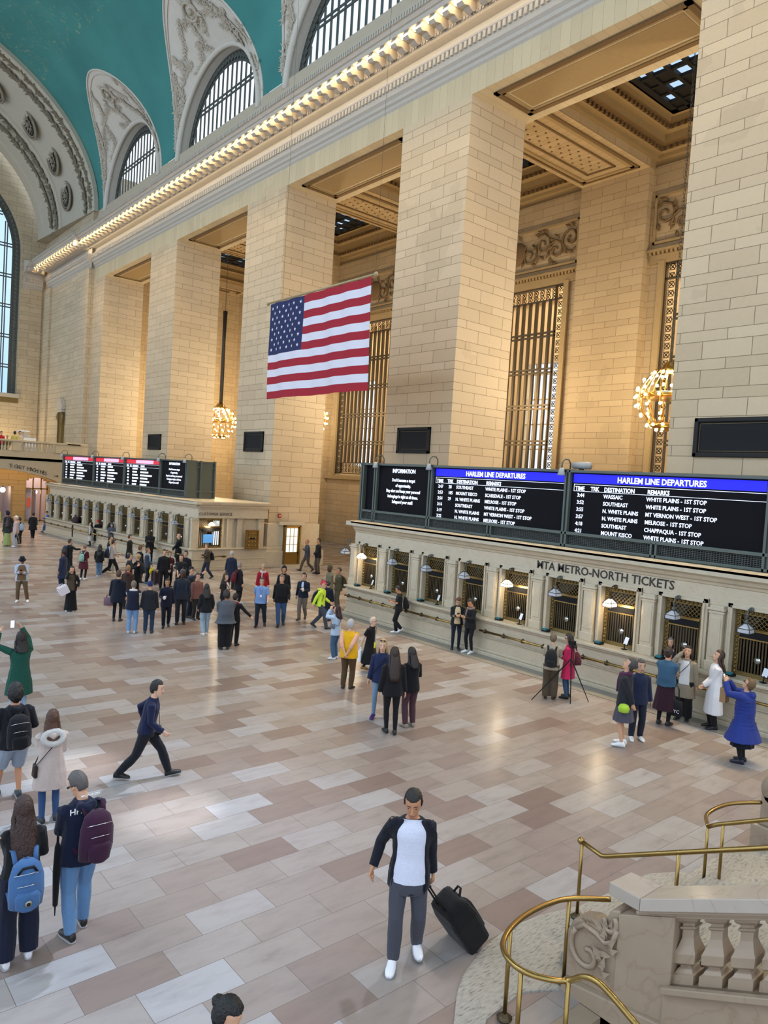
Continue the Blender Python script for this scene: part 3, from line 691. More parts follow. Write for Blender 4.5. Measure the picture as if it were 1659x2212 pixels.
# ================================================================= TICKET BOOTHS
INK = mat('cut_lettering', (.03, .025, .02), .6)
def booth(name, label, loc, rz, L, wins, endwin, lit):
    t = thing(name, label, 'ticket booth', loc, rz)
    dep = 4.6; body = MB()
    # body made of piers between openings
    ZL_, ZT = 1.12, 2.78
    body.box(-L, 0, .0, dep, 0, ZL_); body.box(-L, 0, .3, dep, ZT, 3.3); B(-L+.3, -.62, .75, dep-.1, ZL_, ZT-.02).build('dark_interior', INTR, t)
    edges = [-L+.28]+sum([[a-.53, a+.53] for a in wins], [])+[-.28]
    for i in range(0, len(edges), 2): body.box(edges[i], edges[i+1], .3, 1.0, ZL_, ZT)
    # end face
    ys = [.3]+([.32, 1.9] if endwin else [])+[dep]
    for i in range(0, len(ys), 2): body.box(-.6, -.28, ys[i], ys[i+1], ZL_, ZT)
    body.build('body', BOOTH, t, bevel=.012)
    b = MB(); b.box(-L-.1, .1, -.1, dep, 0, .12); b.box(-L-.05, .05, -.05, dep, .12, .2); b.box(-L-.03, .03, -.03, dep, .55, .6); b.build('base_course', BOOTH, t, bevel=.02)
    b = MB(); b.box(-L-.05, .05, -.14, .5, ZL_-.02, ZL_+.06); b.box(-L, .02, -.05, .4, ZL_-.1, ZL_-.02)
    b.box(-.5, .08, .3, dep, ZL_-.02, ZL_+.06); b.build('counter_ledge', BOOTH, t, bevel=.02)
    # frieze and cornice wrapping the two ends
    f = MB()
    pr = [(0, 2.78), (.03, 2.78), (.03, 3.24), (.06, 3.26), (.08, 3.32), (.14, 3.36), (.16, 3.44), (.26, 3.5), (.3, 3.6), (.3, 3.66), (0, 3.7)]
    for (p0, p1, out) in (((-L-.0, .3, 0), (.0, .3, 0), (0, -1, 0)), ((-.3+.3, .3, 0), (-.0, dep, 0), (1, 0, 0)), ((-L, dep, 0), (-L, .3, 0), (-1, 0, 0))):
        f.extrude(pr, p0, p1, out)
    f.box(-L-.3, .3, -.0, .3, 3.5, 3.66); f.box(-L+.0, 0, .3, dep, 3.3, 3.68)
    f.build('cornice', BOOTH, t, fixn=True)
    # pilasters between the windows
    mids = [(wins[i]+wins[i+1])/2 for i in range(len(wins)-1)]; mids = [wins[0]-.9]+mids+[wins[-1]+.9]
    for x in mids:
        p = MB(); p.box(x-.17, x+.17, .16, .3, ZL_+.06, 2.78); p.box(x-.2, x+.2, .13, .3, ZL_+.06, ZL_+.3); p.box(x-.21, x+.21, .11, .3, 2.66, 2.72); p.box(x-.19, x+.19, .14, .3, 2.58, 2.64)
        p.box(x-.13, x+.13, .145, .17, ZL_+.4, 2.5); p.build('pilaster', BOOTH, t, bevel=.012)
    for x in wins:
        p = MB(); p.box(x-.66, x-.53, .22, .3, ZL_+.06, 2.9); p.box(x+.53, x+.66, .22, .3, ZL_+.06, 2.9); p.box(x-.66, x+.66, .22, .3, 2.78, 2.92); p.box(x-.59, x-.53, .18, .24, ZL_+.06, 2.84); p.box(x+.53, x+.59, .18, .24, ZL_+.06, 2.84); p.box(x-.59, x+.59, .18, .24, 2.78, 2.84); p.build('window_surround', BOOTH, t, bevel=.012)
    if endwin:
        for y in (.15, 2.3, 2.9, 4.25): p = MB(); p.box(-.28, -.1, y-.15, y+.15, ZL_+.06, 2.78); p.box(-.28, -.06, y-.18, y+.18, 2.64, 2.74); p.build('pilaster', BOOTH, t, bevel=.012)
        p = MB(); p.box(-.28, -.18, .34, .46, ZL_+.06, 2.92); p.box(-.28, -.18, 1.84, 1.97, ZL_+.06, 2.92); p.box(-.28, -.18, .34, 1.97, 2.78, 2.92)
        p.build('window_surround', BOOTH, t, bevel=.012)
    return t
def ticket_window(w=1.06, z0=1.18, z1=2.78, border=.13, lattice=True):
    """bronze ticket grille, local origin at sill centre"""
    r = thing('ticket_window', 'x', 'ticket window', (0, 0, 0)); h = z1-z0; a = w/2
    f = MB()
    for b in ((-a, -a+border, 0, h), (a-border, a, 0, h), (-a, a, 0, border*.8), (-a, a, h-border, h)): f.box(b[0], b[1], -.03, .05, b[2], b[3])
    z = .08
    while z < h-.05:
        for x in (-a+border/2, a-border/2): f.ball((x, -.03, z), .045, 6, 4)
        z += .105
    x = -a+border
    while x < a-border: f.ball((x+.04, -.03, h-border/2), .045, 6, 4); x += .11
    f.build('bronze_frame', GOLDB, r)
    s = MB(); s.box(-a+border, a-border, -.05, .03, h*.58, h*.58+.17); s.build('sign_strip', BLACK, r)
    s = MB()
    for b in ((-a+border, a-border, h*.58-.03, h*.58), (-a+border, a-border, h*.58+.17, h*.58+.2)): s.box(b[0], b[1], -.07, .03, b[2], b[3])
    s.box(-a+border, a-border, -.04, .02, h*.58+.2, h*.58+.23); s.build('sign_moulding', BRASS, r)
    g = MB(); n = 11
    for i in range(n):
        x = -a+border+(w-2*border)*(i+.5)/n; g.box(x-.018, x+.018, -.02, .02, border*.7, h*.58)
    g.build('grille_bars', BRONZE, r)
    q = MB(); z0_ = h*.58+.23; zt = h-border
    k = -6
    while k < 8:
        x0 = k*.11-.2
        for sg in (1, -1):
            pts = []
            for s_ in range(9):
                zz = z0_+(zt-z0_)*s_/8; xx = x0+sg*(zz-z0_); 
                if -a+border < xx < a-border: pts.append((xx, -.01, zz))
            if len(pts) > 1: q.tube(pts, .011, 4)
        k += 1
    q.build('lattice', GOLDB, r)
    c = MB(); c.lathe([(.08, 0), (.08, .03)], (0.05, -.05, h*.27), 10, 'y'); c.lathe([(.03, -.02), (.03, .0)], (0.05, -.05, h*.27), 8, 'y'); c.build('speaking_port', CHROME, r)
    MB().box(-a+border, a-border, .06, .07, 0, h).build('pane', GLASSD, r)
    return r
LAMPW = mat('milk_glass_off', hexc('b9bcc2'), .3); LAMPL = mat('milk_glass_lit', hexc('fff2d8'), .4, emit=(1, .86, .62), es=1.5); LEAD = mat('lead_came', (.03, .03, .03), .5)
def counter_lamp(lit):
    r = thing('counter_lamp', 'x', 'lamp'); a = MB()
    a.tube([(0, .2, .52), (0, .12, .56), (0, 0, .53), (0, -.06, .42), (0, -.06, .26)], [.025, .022, .018, .016, .02], 6); a.ball((0, .17, .52), .06, 7, 5); a.lathe([(.015, .2), (.05, .22), (.03, .3)], (0, -.06, 0), 8)
    a.build('bracket_arm', BRONZE if lit else IRON, r)
    s = MB(); s.lathe([(.05, .2), (.17, .1), (.19, .09), (.19, .0), (.16, -.02)], (0, -.06, 0), 4, smooth=False, a0=math.pi/4)
    s.build('lamp_shade', LAMPL if lit else LAMPW, r)
    e = MB(); P = [(.195*math.cos(math.pi/4+k*math.pi/2), -.06+.195*math.sin(math.pi/4+k*math.pi/2)) for k in range(5)]
    for z in (.095, -.005): e.tube([(x, y, z) for x, y in P], .009, 4)
    for x, y in P[:4]: e.tube([(x, y, -.01), (x, y, .1), ((x)*.27, -.06+(y+.06)*.27, .225)], .009, 4)
    e.build('shade_edging', LEAD, r)
    if lit:
        l = bpy.data.lights.new('lamp_light', 'POINT'); l.color = (1, .78, .5); l.energy = 14; l.shadow_soft_size = .08
        o = bpy.data.objects.new('lamp_light', l); COL.objects.link(o); o.parent = r; o.location = (0, -.06, -.1)
    return r
def place(root, boothobj, x, y, z, rz, label, group=None):
    mw = Matrix.Translation(boothobj.location) @ Matrix.Rotation(boothobj.rotation_euler.z, 4, 'Z')
    root.location = mw @ Vector((x, y, z)); root.rotation_euler = (0, 0, boothobj.rotation_euler.z+rz)
    root['label'] = label
    if group: root['group'] = group
    return root
NX = -4.0; near_w = [-21.7+1.8*k-NX for k in range(10)]
near_w = [w for w in near_w if w < -1]
nb = booth('ticket_booth', 'near marble ticket booth lettered with ticket office name', (NX, 17.54, 0), 0, 18.65, near_w, False, None)
text('MTA METRO-NORTH TICKETS', -13.75-NX, 2.98, .33, INK, .262, nb, sx=.98, ext=.006, bold=.004)
fb = booth('ticket_booth', 'distant marble ticket booth with customer service end under the red-headed board', (-35.35, 17.05, 0), R(3.1), 21.9, [-21.2+1.76*k for k in range(12)], True, None)
text('CUSTOMER SERVICE', -.245+.29, 2.93, .22, INK, .3, fb, face=R(90), ext=.004)
litset = {0, 4, 6}
TW = ticket_window(); lampL, lampO = counter_lamp(True), counter_lamp(False)
ordn = ['leftmost', 'second', 'third', 'fourth', 'fifth', 'sixth', 'seventh', 'eighth', 'ninth', 'tenth', 'eleventh', 'twelfth']
usedL = usedO = usedT = False
for i, x in enumerate(near_w):
    vis = ordn[i]
    o = TW if not usedT else dup(TW); usedT = True
    place(o, nb, x, .42, 1.18, 0, 'bronze ticket window, %s from the left on the near booth' % vis, 'near booth ticket windows')
    lit = i in litset
    src = lampL if lit else lampO
    if lit: o = lampL if not usedL else dup(lampL); usedL = True
    else: o = lampO if not usedO else dup(lampO); usedO = True
    place(o, nb, x-.08, .0, 2.3, 0, '%s counter lamp over the %s window of the near booth' % ('glowing' if lit else 'unlit white', vis), 'near booth lamps')
for i in range(12):
    x = -21.2+1.76*i
    place(dup(TW), fb, x, .36, 1.18, 0, 'dark bronze ticket window, %s from the left on the distant booth' % ordn[i], 'distant booth ticket windows')
    place(dup(lampO), fb, x, .0, 2.3, 0, 'small white counter lamp, %s from the left on the distant booth' % ordn[i], 'distant booth lamps')
# customer service window on the end face
r = ticket_window(1.58, 1.18, 2.78); place(r, fb, -.25, 1.11, 1.18, R(90), 'wide leaded customer service window in the end of the distant booth')
sc_ = MB().box(-.38, .2, -.09, -.06, .28, .72); sc_.build('poster_screen', mat('blue_poster', hexc('2c5f94'), .4, emit=hexc('5f9ad0'), es=.5), r); MB().box(-.42, .24, -.11, -.05, .86, .99).build('name_sign', BLACK, r)
MB().box(.22, .6, .0, .02, .15, 1.45).build('frosted_pane', mat('frosted', hexc('c9d2d8'), .3, emit=(.8, .9, 1), es=.5), r)
place(dup(lampL), fb, -.05, 1.1, 2.38, R(90), 'glowing lamp over the customer service window')
t = thing('brass_mailbox', 'ornate brass mailbox panel set in the marble beside the pier', 'wall box', (-35.3, 20.55, 1.12), R(90+3.1))
B(-.38, .38, -.03, .1, 0, 1.05).build('door', GOLDB, t, bevel=.02); m = MB()
for b in ((-.4, .4, 0, .07), (-.4, .4, .98, 1.05), (-.4, -.33, 0, 1.05), (.33, .4, 0, 1.05)): m.box(b[0], b[1], -.07, 0, b[2], b[3])
for k in range(3):
    for j in range(4): m.ball((-.2+.2*k, -.03, .2+.22*j), .06, 6, 4)
m.build('frame', BRASS, t); MB().box(-.16, .16, -.08, -.03, .55, .63).build('slot', BLACK, t)
# things on the near counter
for i, x in enumerate(near_w):
    t = thing('card_reader', 'black card reader with teal screen on the near counter, %s from the left' % ordn[i], 'card reader', (NX+x-.42, 17.62, 1.18), 0, 'card readers on the near counter')
    B(-.11, .11, -.08, .1, 0, .07).build('case', BLACK, t, bevel=.02); B(-.07, .07, -.09, .0, .05, .1).build('screen', mat('teal_screen', hexc('145a66'), .5, emit=hexc('2a8090'), es=.12), t)
    if i in (0, 2, 4, 6, 8):
        t = thing('counter_monitor', 'small tilted screen on a black stand at the %s near window' % ordn[i], 'monitor', (NX+x+.3, 17.72, 1.18), R(-25), 'small monitors on the near counter')
        B(-.06, .06, -.06, .06, 0, .02).build('foot', BLACK, t); MB().tube([(0, 0, .02), (0, .02, .16)], .015, 6).build('stem', BLACK, t)
        q = MB().box(-.1, .1, -.02, .0, .12, .36); q.xf(Matrix.Rotation(R(-18), 4, 'X')); q.build('panel', BLACK, t)
        q = MB().box(-.08, .08, -.028, -.02, .14, .34); q.xf(Matrix.Rotation(R(-18), 4, 'X')); q.build('screen_face', mat('pale_screen', hexc('b9c4d2'), .3, emit=(.8, .88, 1), es=.15), t)
# brass hand rails under the ledges
def brass_rail(x0, x1, b, y, z, label, n, grp):
    t = thing('brass_hand_rail', label, 'rail', (0, 0, 0), 0, grp); mw = Matrix.Translation(b.location) @ Matrix.Rotation(b.rotation_euler.z, 4, 'Z')
    m = MB().tube([(x0, y, z), (x1, y, z)], .035, 8); m.xf(mw); m.build('rail', BRASS, t)
    for k in range(n):
        x = x0+.2+(x1-x0-.4)*k/(n-1); q = MB().box(x-.05, x+.05, y, y+.17, z-.06, z+.0); q.tube([(x, y+.1, z), (x, y+.02, z+.07)], .02, 5); q.ball((x, y, z), .055, 7, 5); q.xf(mw); q.build('bracket', BRONZE, t)
    return t
segs = [(-22.45, -19.3, 'leftmost, nearest the soldiers'), (-19.1, -15.6, 'second from the left'), (-15.4, -12.0, 'middle'), (-11.8, -8.4, 'fourth from the left'), (-8.2, -4.3, 'rightmost')]
for a, b_, w_ in segs: brass_rail(a-NX, b_-NX, nb, -.24, .8, 'brass hand rail on the near booth front, %s' % w_, 5, 'near booth hand rails')
brass_rail(-21.5, -11.5, fb, -.24, .8, 'brass hand rail on the left half of the distant booth', 8, 'distant booth hand rails')
brass_rail(-11.2, -.6, fb, -.24, .8, 'brass hand rail on the right half of the distant booth', 8, 'distant booth hand rails')
t = thing('brass_hand_rail', 'short brass hand rail below the customer service window', 'rail'); MB().tube([(-35.07, 17.5, .78), (-35.16, 18.95, .78)], .035, 8).build('rail', BRASS, t)
for y in (17.65, 18.8): MB().box(-35.3, -35.03, y-.05, y+.05, .72, .78).build('bracket', BRONZE, t)
# ================================================================= DEPARTURE BOARDS
LED = mat('led_panel', (.006, .006, .008), .7, spec=.12); TXT = mat('led_white', (.6, .65, .8), .5, emit=(.80, .85, 1), es=.62)
BLUE = mat('led_blue', (0, 0, .4), .5, emit=(.01, .01, .93), es=.52); RED = mat('led_red', (.4, 0, 0), .5, emit=(.62, .03, .07), es=.5); PINK = mat('led_pink', (.8, .4, .6), .5, emit=(.95, .5, .78), es=.45)
def board(t, x0, x1, kind, y=0, rows=None, z=0, dz=None):
    w = x1-x0
    B(x0, x1, y, y+.3, .45, 2.2).build('screen', LED, t)
    if kind == 'info':
        text('INFORMATION', (x0+x1)/2, 1.95, .21, TXT, y-.01, t, align='CENTER', ext=.004, sx=.9, bold=.006)
        for k, s in enumerate(["Don't become a target", 'of opportunity.', 'Stay alert and keep your personal', 'belongings in sight at all times.', 'Safeguard your stuff!']):
            text(s, (x0+x1)/2, 1.62-.205*k, .165, TXT, y-.01, t, align='CENTER', ext=.004, sx=.85, bold=.004)
        return
    B(x0+.05, x1-.05, y-.015, y, 1.91, 2.17).build('title_band', BLUE if kind == 'blue' else RED, t)
    if kind == 'red': B(x0+w*.3, x0+w*.8, y-.02, y-.005, 1.93, 2.15).build('title_plate', PINK, t)
    if kind == 'blue': text('HARLEM LINE DEPARTURES', (x0+x1)/2, 1.955, .225, TXT, y-.025, t, align='CENTER', ext=.004, sx=.93, bold=.006)
    f = MB()
    for b in ((x0+.08, x1-.03, 1.86, 1.872), (x0+.08, x1-.03, 1.66, 1.672), (x0+.08, x0+.09, 1.66, 1.872)): f.box(b[0], b[1], y-.01, y, b[2], b[3])
    f.build('header_rule', TXT, t)
    for s, xx in (('TIME', .14), ('TRK', .68), ('DESTINATION', 1.14), ('REMARKS', 2.52)):
        text(s, x0+xx*w/5.75, 1.69, .17, TXT, y-.01, t, ext=.004, sx=.9*w/5.75, bold=.005)
    if kind == 'red':                 # too small in view to read: blurred strips of light
        q = w/5.75
        for k, row in enumerate(rows):
            f = MB(); zz = 1.5-.208*k
            for xx, L_ in zip((.25, 1.15, 2.5), row): f.box(x0+xx*q, x0+(xx+L_)*q, y-.012, y, zz, zz+.11)
            f.build('listing_row', TXT, t)
        return
    for k, (a, b, c, d) in enumerate(rows):
        zz = 1.5-.208*k; q = w/5.75
        for s, xx in ((a, .22), (b, .75), (c, 1.13), (d, 2.5)):
            if s: text(s, x0+xx*q, zz, .155, TXT, y-.01, t, ext=.004, sx=.95*q, bold=.003)
def board_frame(t, xs, ya=-.12, yb=.5, minor=()):
    f = MB()
    for z0, z1 in ((2.2, 2.28), (1.83, 1.88), (.36, .45), (0, .08)):
        if z0 > 1.8 and z0 < 1.9: continue
        f.box(xs[0], xs[-1], ya, yb, z0, z1)
    for x in xs: f.box(x-.1, x-.03, ya, yb, 0, 2.3); f.box(x+.03, x+.1, ya, yb, 0, 2.3); f.box(x-.05, x+.05, ya+.06, yb, 0, 2.28)
    for x in minor: f.box(x-.1, x-.04, ya, yb, 0, .4); f.box(x+.04, x+.1, ya, yb, 0, .4)
    f.box(xs[0], xs[-1], yb, yb+1.2, 0, 2.25)
    f.build('frame', GRNM, t, bevel=.01)
    g = MB(); x = xs[0]
    while x < xs[-1]: g.box(x, x+.012, -.03, 0, .08, .36); x += .07
    for k in range(6): g.box(xs[0], xs[-1], -.03, 0, .1+.045*k, .112+.045*k)
    g.build('vent_mesh', IRON, t); B(xs[0], xs[-1], .02, .06, .05, .4).build('vent_back', BLACK, t)
t = thing('departure_board', 'near departure board with blue Harlem Line headings above the ticket booth', 'departure board', (0, 18.3, 3.69))
board_frame(t, [-22.93, -22.1, -19.02, -13.15, -7.35, -4.2], minor=(-16.1, -10.25))
board(t, -22.0, -19.12, 'info')
board(t, -18.9, -13.25, 'blue', rows=[('2:47', '28', 'SOUTHEAST', 'WHITE PLAINS - 1ST STOP'), ('2:53', '105', 'MOUNT KISCO', 'SCARSDALE - 1ST STOP'), ('2:54', '29', 'N. WHITE PLAINS', 'MELROSE - 1ST STOP'), ('3:16', '', 'SOUTHEAST', 'WHITE PLAINS - 1ST STOP'), ('3:19', '', 'N. WHITE PLAINS', 'MT VERNON WEST - 1ST STOP'), ('3:22', '', 'N. WHITE PLAINS', 'MELROSE - 1ST STOP')])
board(t, -13.05, -7.45, 'blue', rows=[('3:44', '', 'WASSAIC', 'WHITE PLAINS - 1ST STOP'), ('3:52', '', 'SOUTHEAST', 'WHITE PLAINS - 1ST STOP'), ('3:55', '', 'N. WHITE PLAINS', 'MT VERNON WEST - 1ST STOP'), ('3:57', '', 'N. WHITE PLAINS', 'MELROSE - 1ST STOP'), ('4:18', '', 'SOUTHEAST', 'CHAPPAQUA - 1ST STOP'), ('4:21', '', 'MOUNT KISCO', 'WHITE PLAINS - 1ST STOP')])
B(-22.85, -22.2, .05, .3, .45, 2.2).build('blank_panel', LED, t)
def blamp(x, y, z, label, rz=0):
    t = thing('board_lamp', label, 'lamp', (x, y, z), rz, 'gooseneck lamps on the boards')
    MB().tube([(0, .3, .0), (0, .3, .25), (0, .2, .36), (0, .02, .36), (0, -.1, .25), (0, -.12, .05)], .022, 6).build('gooseneck', GRNM, t)
    MB().lathe([(.05, .05), (.07, .0), (.12, -.16), (.1, -.18)], (0, -.12, .05), 10).build('lamp_shade', mat('grey_shade', (.35, .37, .38), .35), t)
blamp(-22.0, 18.2, 5.92, 'gooseneck lamp at the left end of the near departure board'); blamp(-19.0, 18.2, 5.92, 'gooseneck lamp between the information panel and first listing'); blamp(-13.3, 18.2, 5.92, 'gooseneck lamp between the two blue headed listings')
t = thing('camera_housing', 'grey cylindrical camera lying on top of the near departure board', 'camera', (-12.9, 18.5, 5.98)); MB().lathe([(.1, -.3), (.11, 0), (.11, .3)], (0, 0, .14), 12, 'x').build('housing', mat('cam_grey', (.35, .35, .34), .4), t); B(-.06, .06, -.05, .05, 0, .08).build('mount', DARKM, t)
# distant board (red headings)
mw_y = 18.35
t = thing('departure_board', 'distant departure board with red heading bands over the far booth', 'departure board', (-38.6, 18.05, 3.69), R(3.4))
t.scale = (1, 1, .92)
xs = [-18.3, -12.66, -7.84, -2.95, .2]
board_frame(t, xs, minor=(-15.5, -10.2, -5.4))
q = MB()
for y_ in (-.1, .7, 1.6): q.box(.2, .34, y_, y_+.09, 0, 2.3)
for z_ in (.38, 1.85, 2.2): q.box(.2, .32, -.1, 1.7, z_, z_+.07)
q.build('end_bars', GRNM, t)
rws = [(.28, .85, 1.0), (.28, .75, 1.3), (.28, .9, 1.9), (.28, 1.0, 1.2), (.28, .8, 1.5), (.28, .7, 1.1)]
for a, b in zip(xs[:3], xs[1:4]): board(t, a+.1, b-.1, 'red', rows=rws)
board(t, xs[3]+.1, xs[4]-.1, 'info')
for k, w_ in zip((0, 1, 2, 3, 4), ('far left', 'second', 'third', 'fourth', 'rightmost')): blamp(-38.6+xs[k]*.998, 17.95+xs[k]*.059, 5.76, 'gooseneck lamp on the distant board, %s post' % w_)
# ================================================================= FLAG
t = thing('hanging_flag', 'large American flag hanging in the hall before the great piers', 'flag', (0, 17, 0))
x0, x1, zb, zt = -28.7, -21.55, 8.62, 12.8; FR, FW, FB = (mat('flag_red', hexc('9c1226'), .8, bump=.2, scale=8), mat('flag_white', hexc('d7d4dd'), .8, bump=.2, scale=8), mat('flag_blue', hexc('1b2350'), .8))
def fy(x, z): return .08*math.sin(x*1.7)*((zt-z)/4.2)**.7+.03*math.sin(x*5+z)
h = (zt-zb)/13; cx = x0+(x1-x0)*.375
for nm, mt_, par in (('red_stripes', FR, 0), ('white_stripes', FW, 1)):
    m = MB()
    for k in range(13):
        if k % 2 != par: continue
        z1_, z0_ = zt-k*h, zt-(k+1)*h; xa = cx if k < 7 else x0
        for o_ in (0, .012): m.grid(lambda u, v: Vector((xa+(x1-xa)*u, fy(xa+(x1-xa)*u, z0_+(z1_-z0_)*v)+o_, z0_+(z1_-z0_)*v)), 40, 3, flip=bool(o_))
    m.build(nm, mt_, t)
m = MB()
for o_ in (0, .012): m.grid(lambda u, v: Vector((x0+(cx-x0)*u, fy(x0+(cx-x0)*u, zt-7*h+7*h*v)+o_, zt-7*h+7*h*v)), 16, 12, flip=bool(o_))
m.build('blue_canton', FB, t)
m = MB(); cw, ch = cx-x0, 7*h
for r_ in range(9):
    for c_ in range(6 if r_ % 2 == 0 else 5):
        sx_, sz_ = x0+cw*((1+2*c_ if r_ % 2 == 0 else 2+2*c_)/12), zt-ch*(r_+1)/10; rr_ = ch*.0335*1.15
        ring = [(sx_+(rr_ if k % 2 == 0 else rr_*.42)*math.sin(k*math.pi/5), sz_+(rr_ if k % 2 == 0 else rr_*.42)*math.cos(k*math.pi/5)) for k in range(10)]
        m.add([(sx_, fy(sx_, sz_)-.02, sz_)]+[(a, fy(a, b)-.02, b) for a, b in ring], [(0, 1+(k+1) % 10, 1+k) for k in range(10)])
o = m.build('stars', FW, t); o['kind'] = 'stuff'
m = MB().tube([(x0-.15, 0, zt+.06), (x1+.2, 0, zt+.06)], .045, 8); m.ball((x0-.18, 0, zt+.06), .09, 8, 6); m.ball((x1+.22, 0, zt+.06), .09, 8, 6); m.build('pole', mat('pole_wood', (.35, .27, .15), .5), t)
for x in (x0+1, x1+.2): MB().tube([(x, 0, zt+.06), (x, 0, 38.5)], .007, 4).build('hanging_wire', IRON, t)
# ================================================================= CHANDELIERS
GL = mat('chandelier_gold', (.75, .48, .14), .25, 1); GLB = mat('chandelier_bulb', (1, .8, .5), emit=(1, .68, .34), es=4.5)
def chandelier(x, z, label, chain_top, wrap=False):
    t = thing('chandelier', label, 'chandelier', (x, 30.5, z), 0, 'globe chandeliers of the side aisle')
    m = MB(); prof = [(.12, 1.5), (.42, 1.42), (.5, 1.3)]
    m.lathe([(.42, 1.1), (.5, 1.15), (.44, 1.25), (.3, 1.5), (.12, 1.6)], seg=16); m.lathe([(.1, -1.5), (.55, -1.38), (.75, -1.25), (.7, -1.15), (.1, -1.2)], seg=16)
    m.lathe([(1.12, -.05), (1.2, 0), (1.2, .12), (1.1, .15)], seg=20); m.build('gilt_body', GL, t)
    m = MB()
    for k in range(14):
        a = k*2*math.pi/14; m.tube([((.45+.85*math.sin(math.pi*(j+.6)/9.2))*math.cos(a), (.45+.85*math.sin(math.pi*(j+.6)/9.2))*math.sin(a), 1.2-2.45*j/8) for j in range(9)], .035, 5)
    m.build('cage_ribs', GL, t)
    m = MB()
    for zz, rr_, n in ((1.05, .75, 10), (.75, 1.1, 12), (.35, 1.35, 14), (0, 1.42, 14), (-.4, 1.36, 14), (-.8, 1.15, 12), (-1.25, .85, 12), (-1.42, .45, 8)):
        for k in range(n): m.ball((rr_*math.cos(k*2*math.pi/n+zz), rr_*math.sin(k*2*math.pi/n+zz), zz), .075, 7, 5)
    o = m.build('bulbs', GLB, t); o['kind'] = 'stuff'
    m = MB(); zc = 1.6
    while zc < chain_top:
        for s in (0, 1):
            m.tube([(.05*math.cos(q)*(1-s), .05*math.cos(q)*s, zc+s*.16+.11*math.sin(q)) for q in [k*math.pi/3 for k in range(6)]], .014, 4, closed=True)
        zc += .32
    m.build('chain', IRON, t)
    if wrap: MB().tube([(0, 0, 1.6), (.03, 0, 4), (-.02, 0, 7), (0, 0, 9.6)], [.16, .17, .15, .2], 8).build('cable_wrap', mat('wrapped_cable', (.05, .05, .045), .4, .5, bump=1, scale=20), t)
chandelier(-17.0, 9.75, 'glowing globe chandelier beside the nearest pier, on a long chain', 15.0)
chandelier(-59.0, 9.65, 'distant glowing globe chandelier between the far piers', 15.2, True)
chandelier(-45.2, 9.65, 'globe chandelier behind the pier left of the flag', 15.0); chandelier(-31.05, 9.65, 'globe chandelier behind the pier right of the flag', 15.0)
# ================================================================= DOOR IN THE PIER, FAR PASSAGE
t = thing('door_1', '', '', (-35.62, 23.35, .18), R(90)); t['kind'] = 'structure'
f = MB()
for b in ((-.55, -.47, 0, 2.25), (.47, .55, 0, 2.25), (-.55, .55, 2.17, 2.25)): f.box(b[0], b[1], -.12, .1, b[2], b[3])
f.build('door_frame', GOLDB, t); B(-.47, .47, -.02, .03, 0, .62).build('kick_panel', BRASS, t, bevel=.01)
f = MB()
for b in ((-.47, -.38), (.38, .47)): f.box(b[0], b[1], -.03, .03, .6, 2.17)
f.box(-.47, .47, -.03, .03, .6, .7); f.box(-.47, .47, -.03, .03, 2.08, 2.17)
for x in (-.13, .13): f.box(x-.012, x+.012, -.03, .02, .7, 2.08)
for z in (1.15, 1.62): f.box(-.38, .38, -.03, .02, z-.012, z+.012)
f.build('muntins', BRASS, t); B(-.38, .38, -.0, .015, .7, 2.08).build('pane', mat('lit_frosted_glass', hexc('dfe6e0'), .4, emit=(.86, 1, .96), es=.45), t); MB().tube([(.42, -.09, 1.0), (.42, -.09, 1.25)], .015, 6).build('door_handle', BRASS, t)
structure(B(-35.75, -35.2, 22.7, 24.05, 0, .17).build('trim_9', BOOTH)); structure(B(-35.72, -35.58, 22.5, 24.2, 2.43, 2.62).build('trim_9', BOOTH))
t = thing('fire_alarm', 'small red fire alarm box on the pier above the door level', 'alarm', (-35.9, 22.6, 2.95), R(90)); B(-.09, .09, -.06, 0, -.12, .12).build('box', mat('alarm_red', (.35, .03, .02), .4), t); B(-.04, .04, -.08, -.06, -.02, .04).build('pull', WHITE, t)
# passage behind the near booth: panelled wall, bronze rail, hanging lamp
structure(MB().box(-35.9, -24, 33.2, 33.5, 0, 5.4).box(-35.9, -24, 33.1, 33.5, 2.9, 3.05).build('wall_passage', ashlar('passage_stone', hexc('b7975f'), hexc('c4a56d'), hexc('7d6236'), wdt=1.8)))
t = thing('bronze_railing', 'bronze balustrade rail high on the passage wall left of the near booth', 'railing', (0, 31.5, 0))
m = MB().box(-36.2, -29.5, 0, .06, 2.95, 3.03); m.box(-36.2, -29.5, 0, .06, 2.2, 2.25)
m.build('rails', BRONZE, t)
for k in range(14): MB().tube([(-36+.48*k, .03, 2.2), (-36+.48*k, .03, 2.35), (-36+.48*k, .03, 2.6), (-36+.48*k, .03, 2.98)], [.03, .05, .03, .02], 6).build('baluster', BRONZE, t)
o = dup(lampO, (-22.9, 17.6, 2.35), R(-90), 'unlit lamp hanging off the left corner of the near booth')
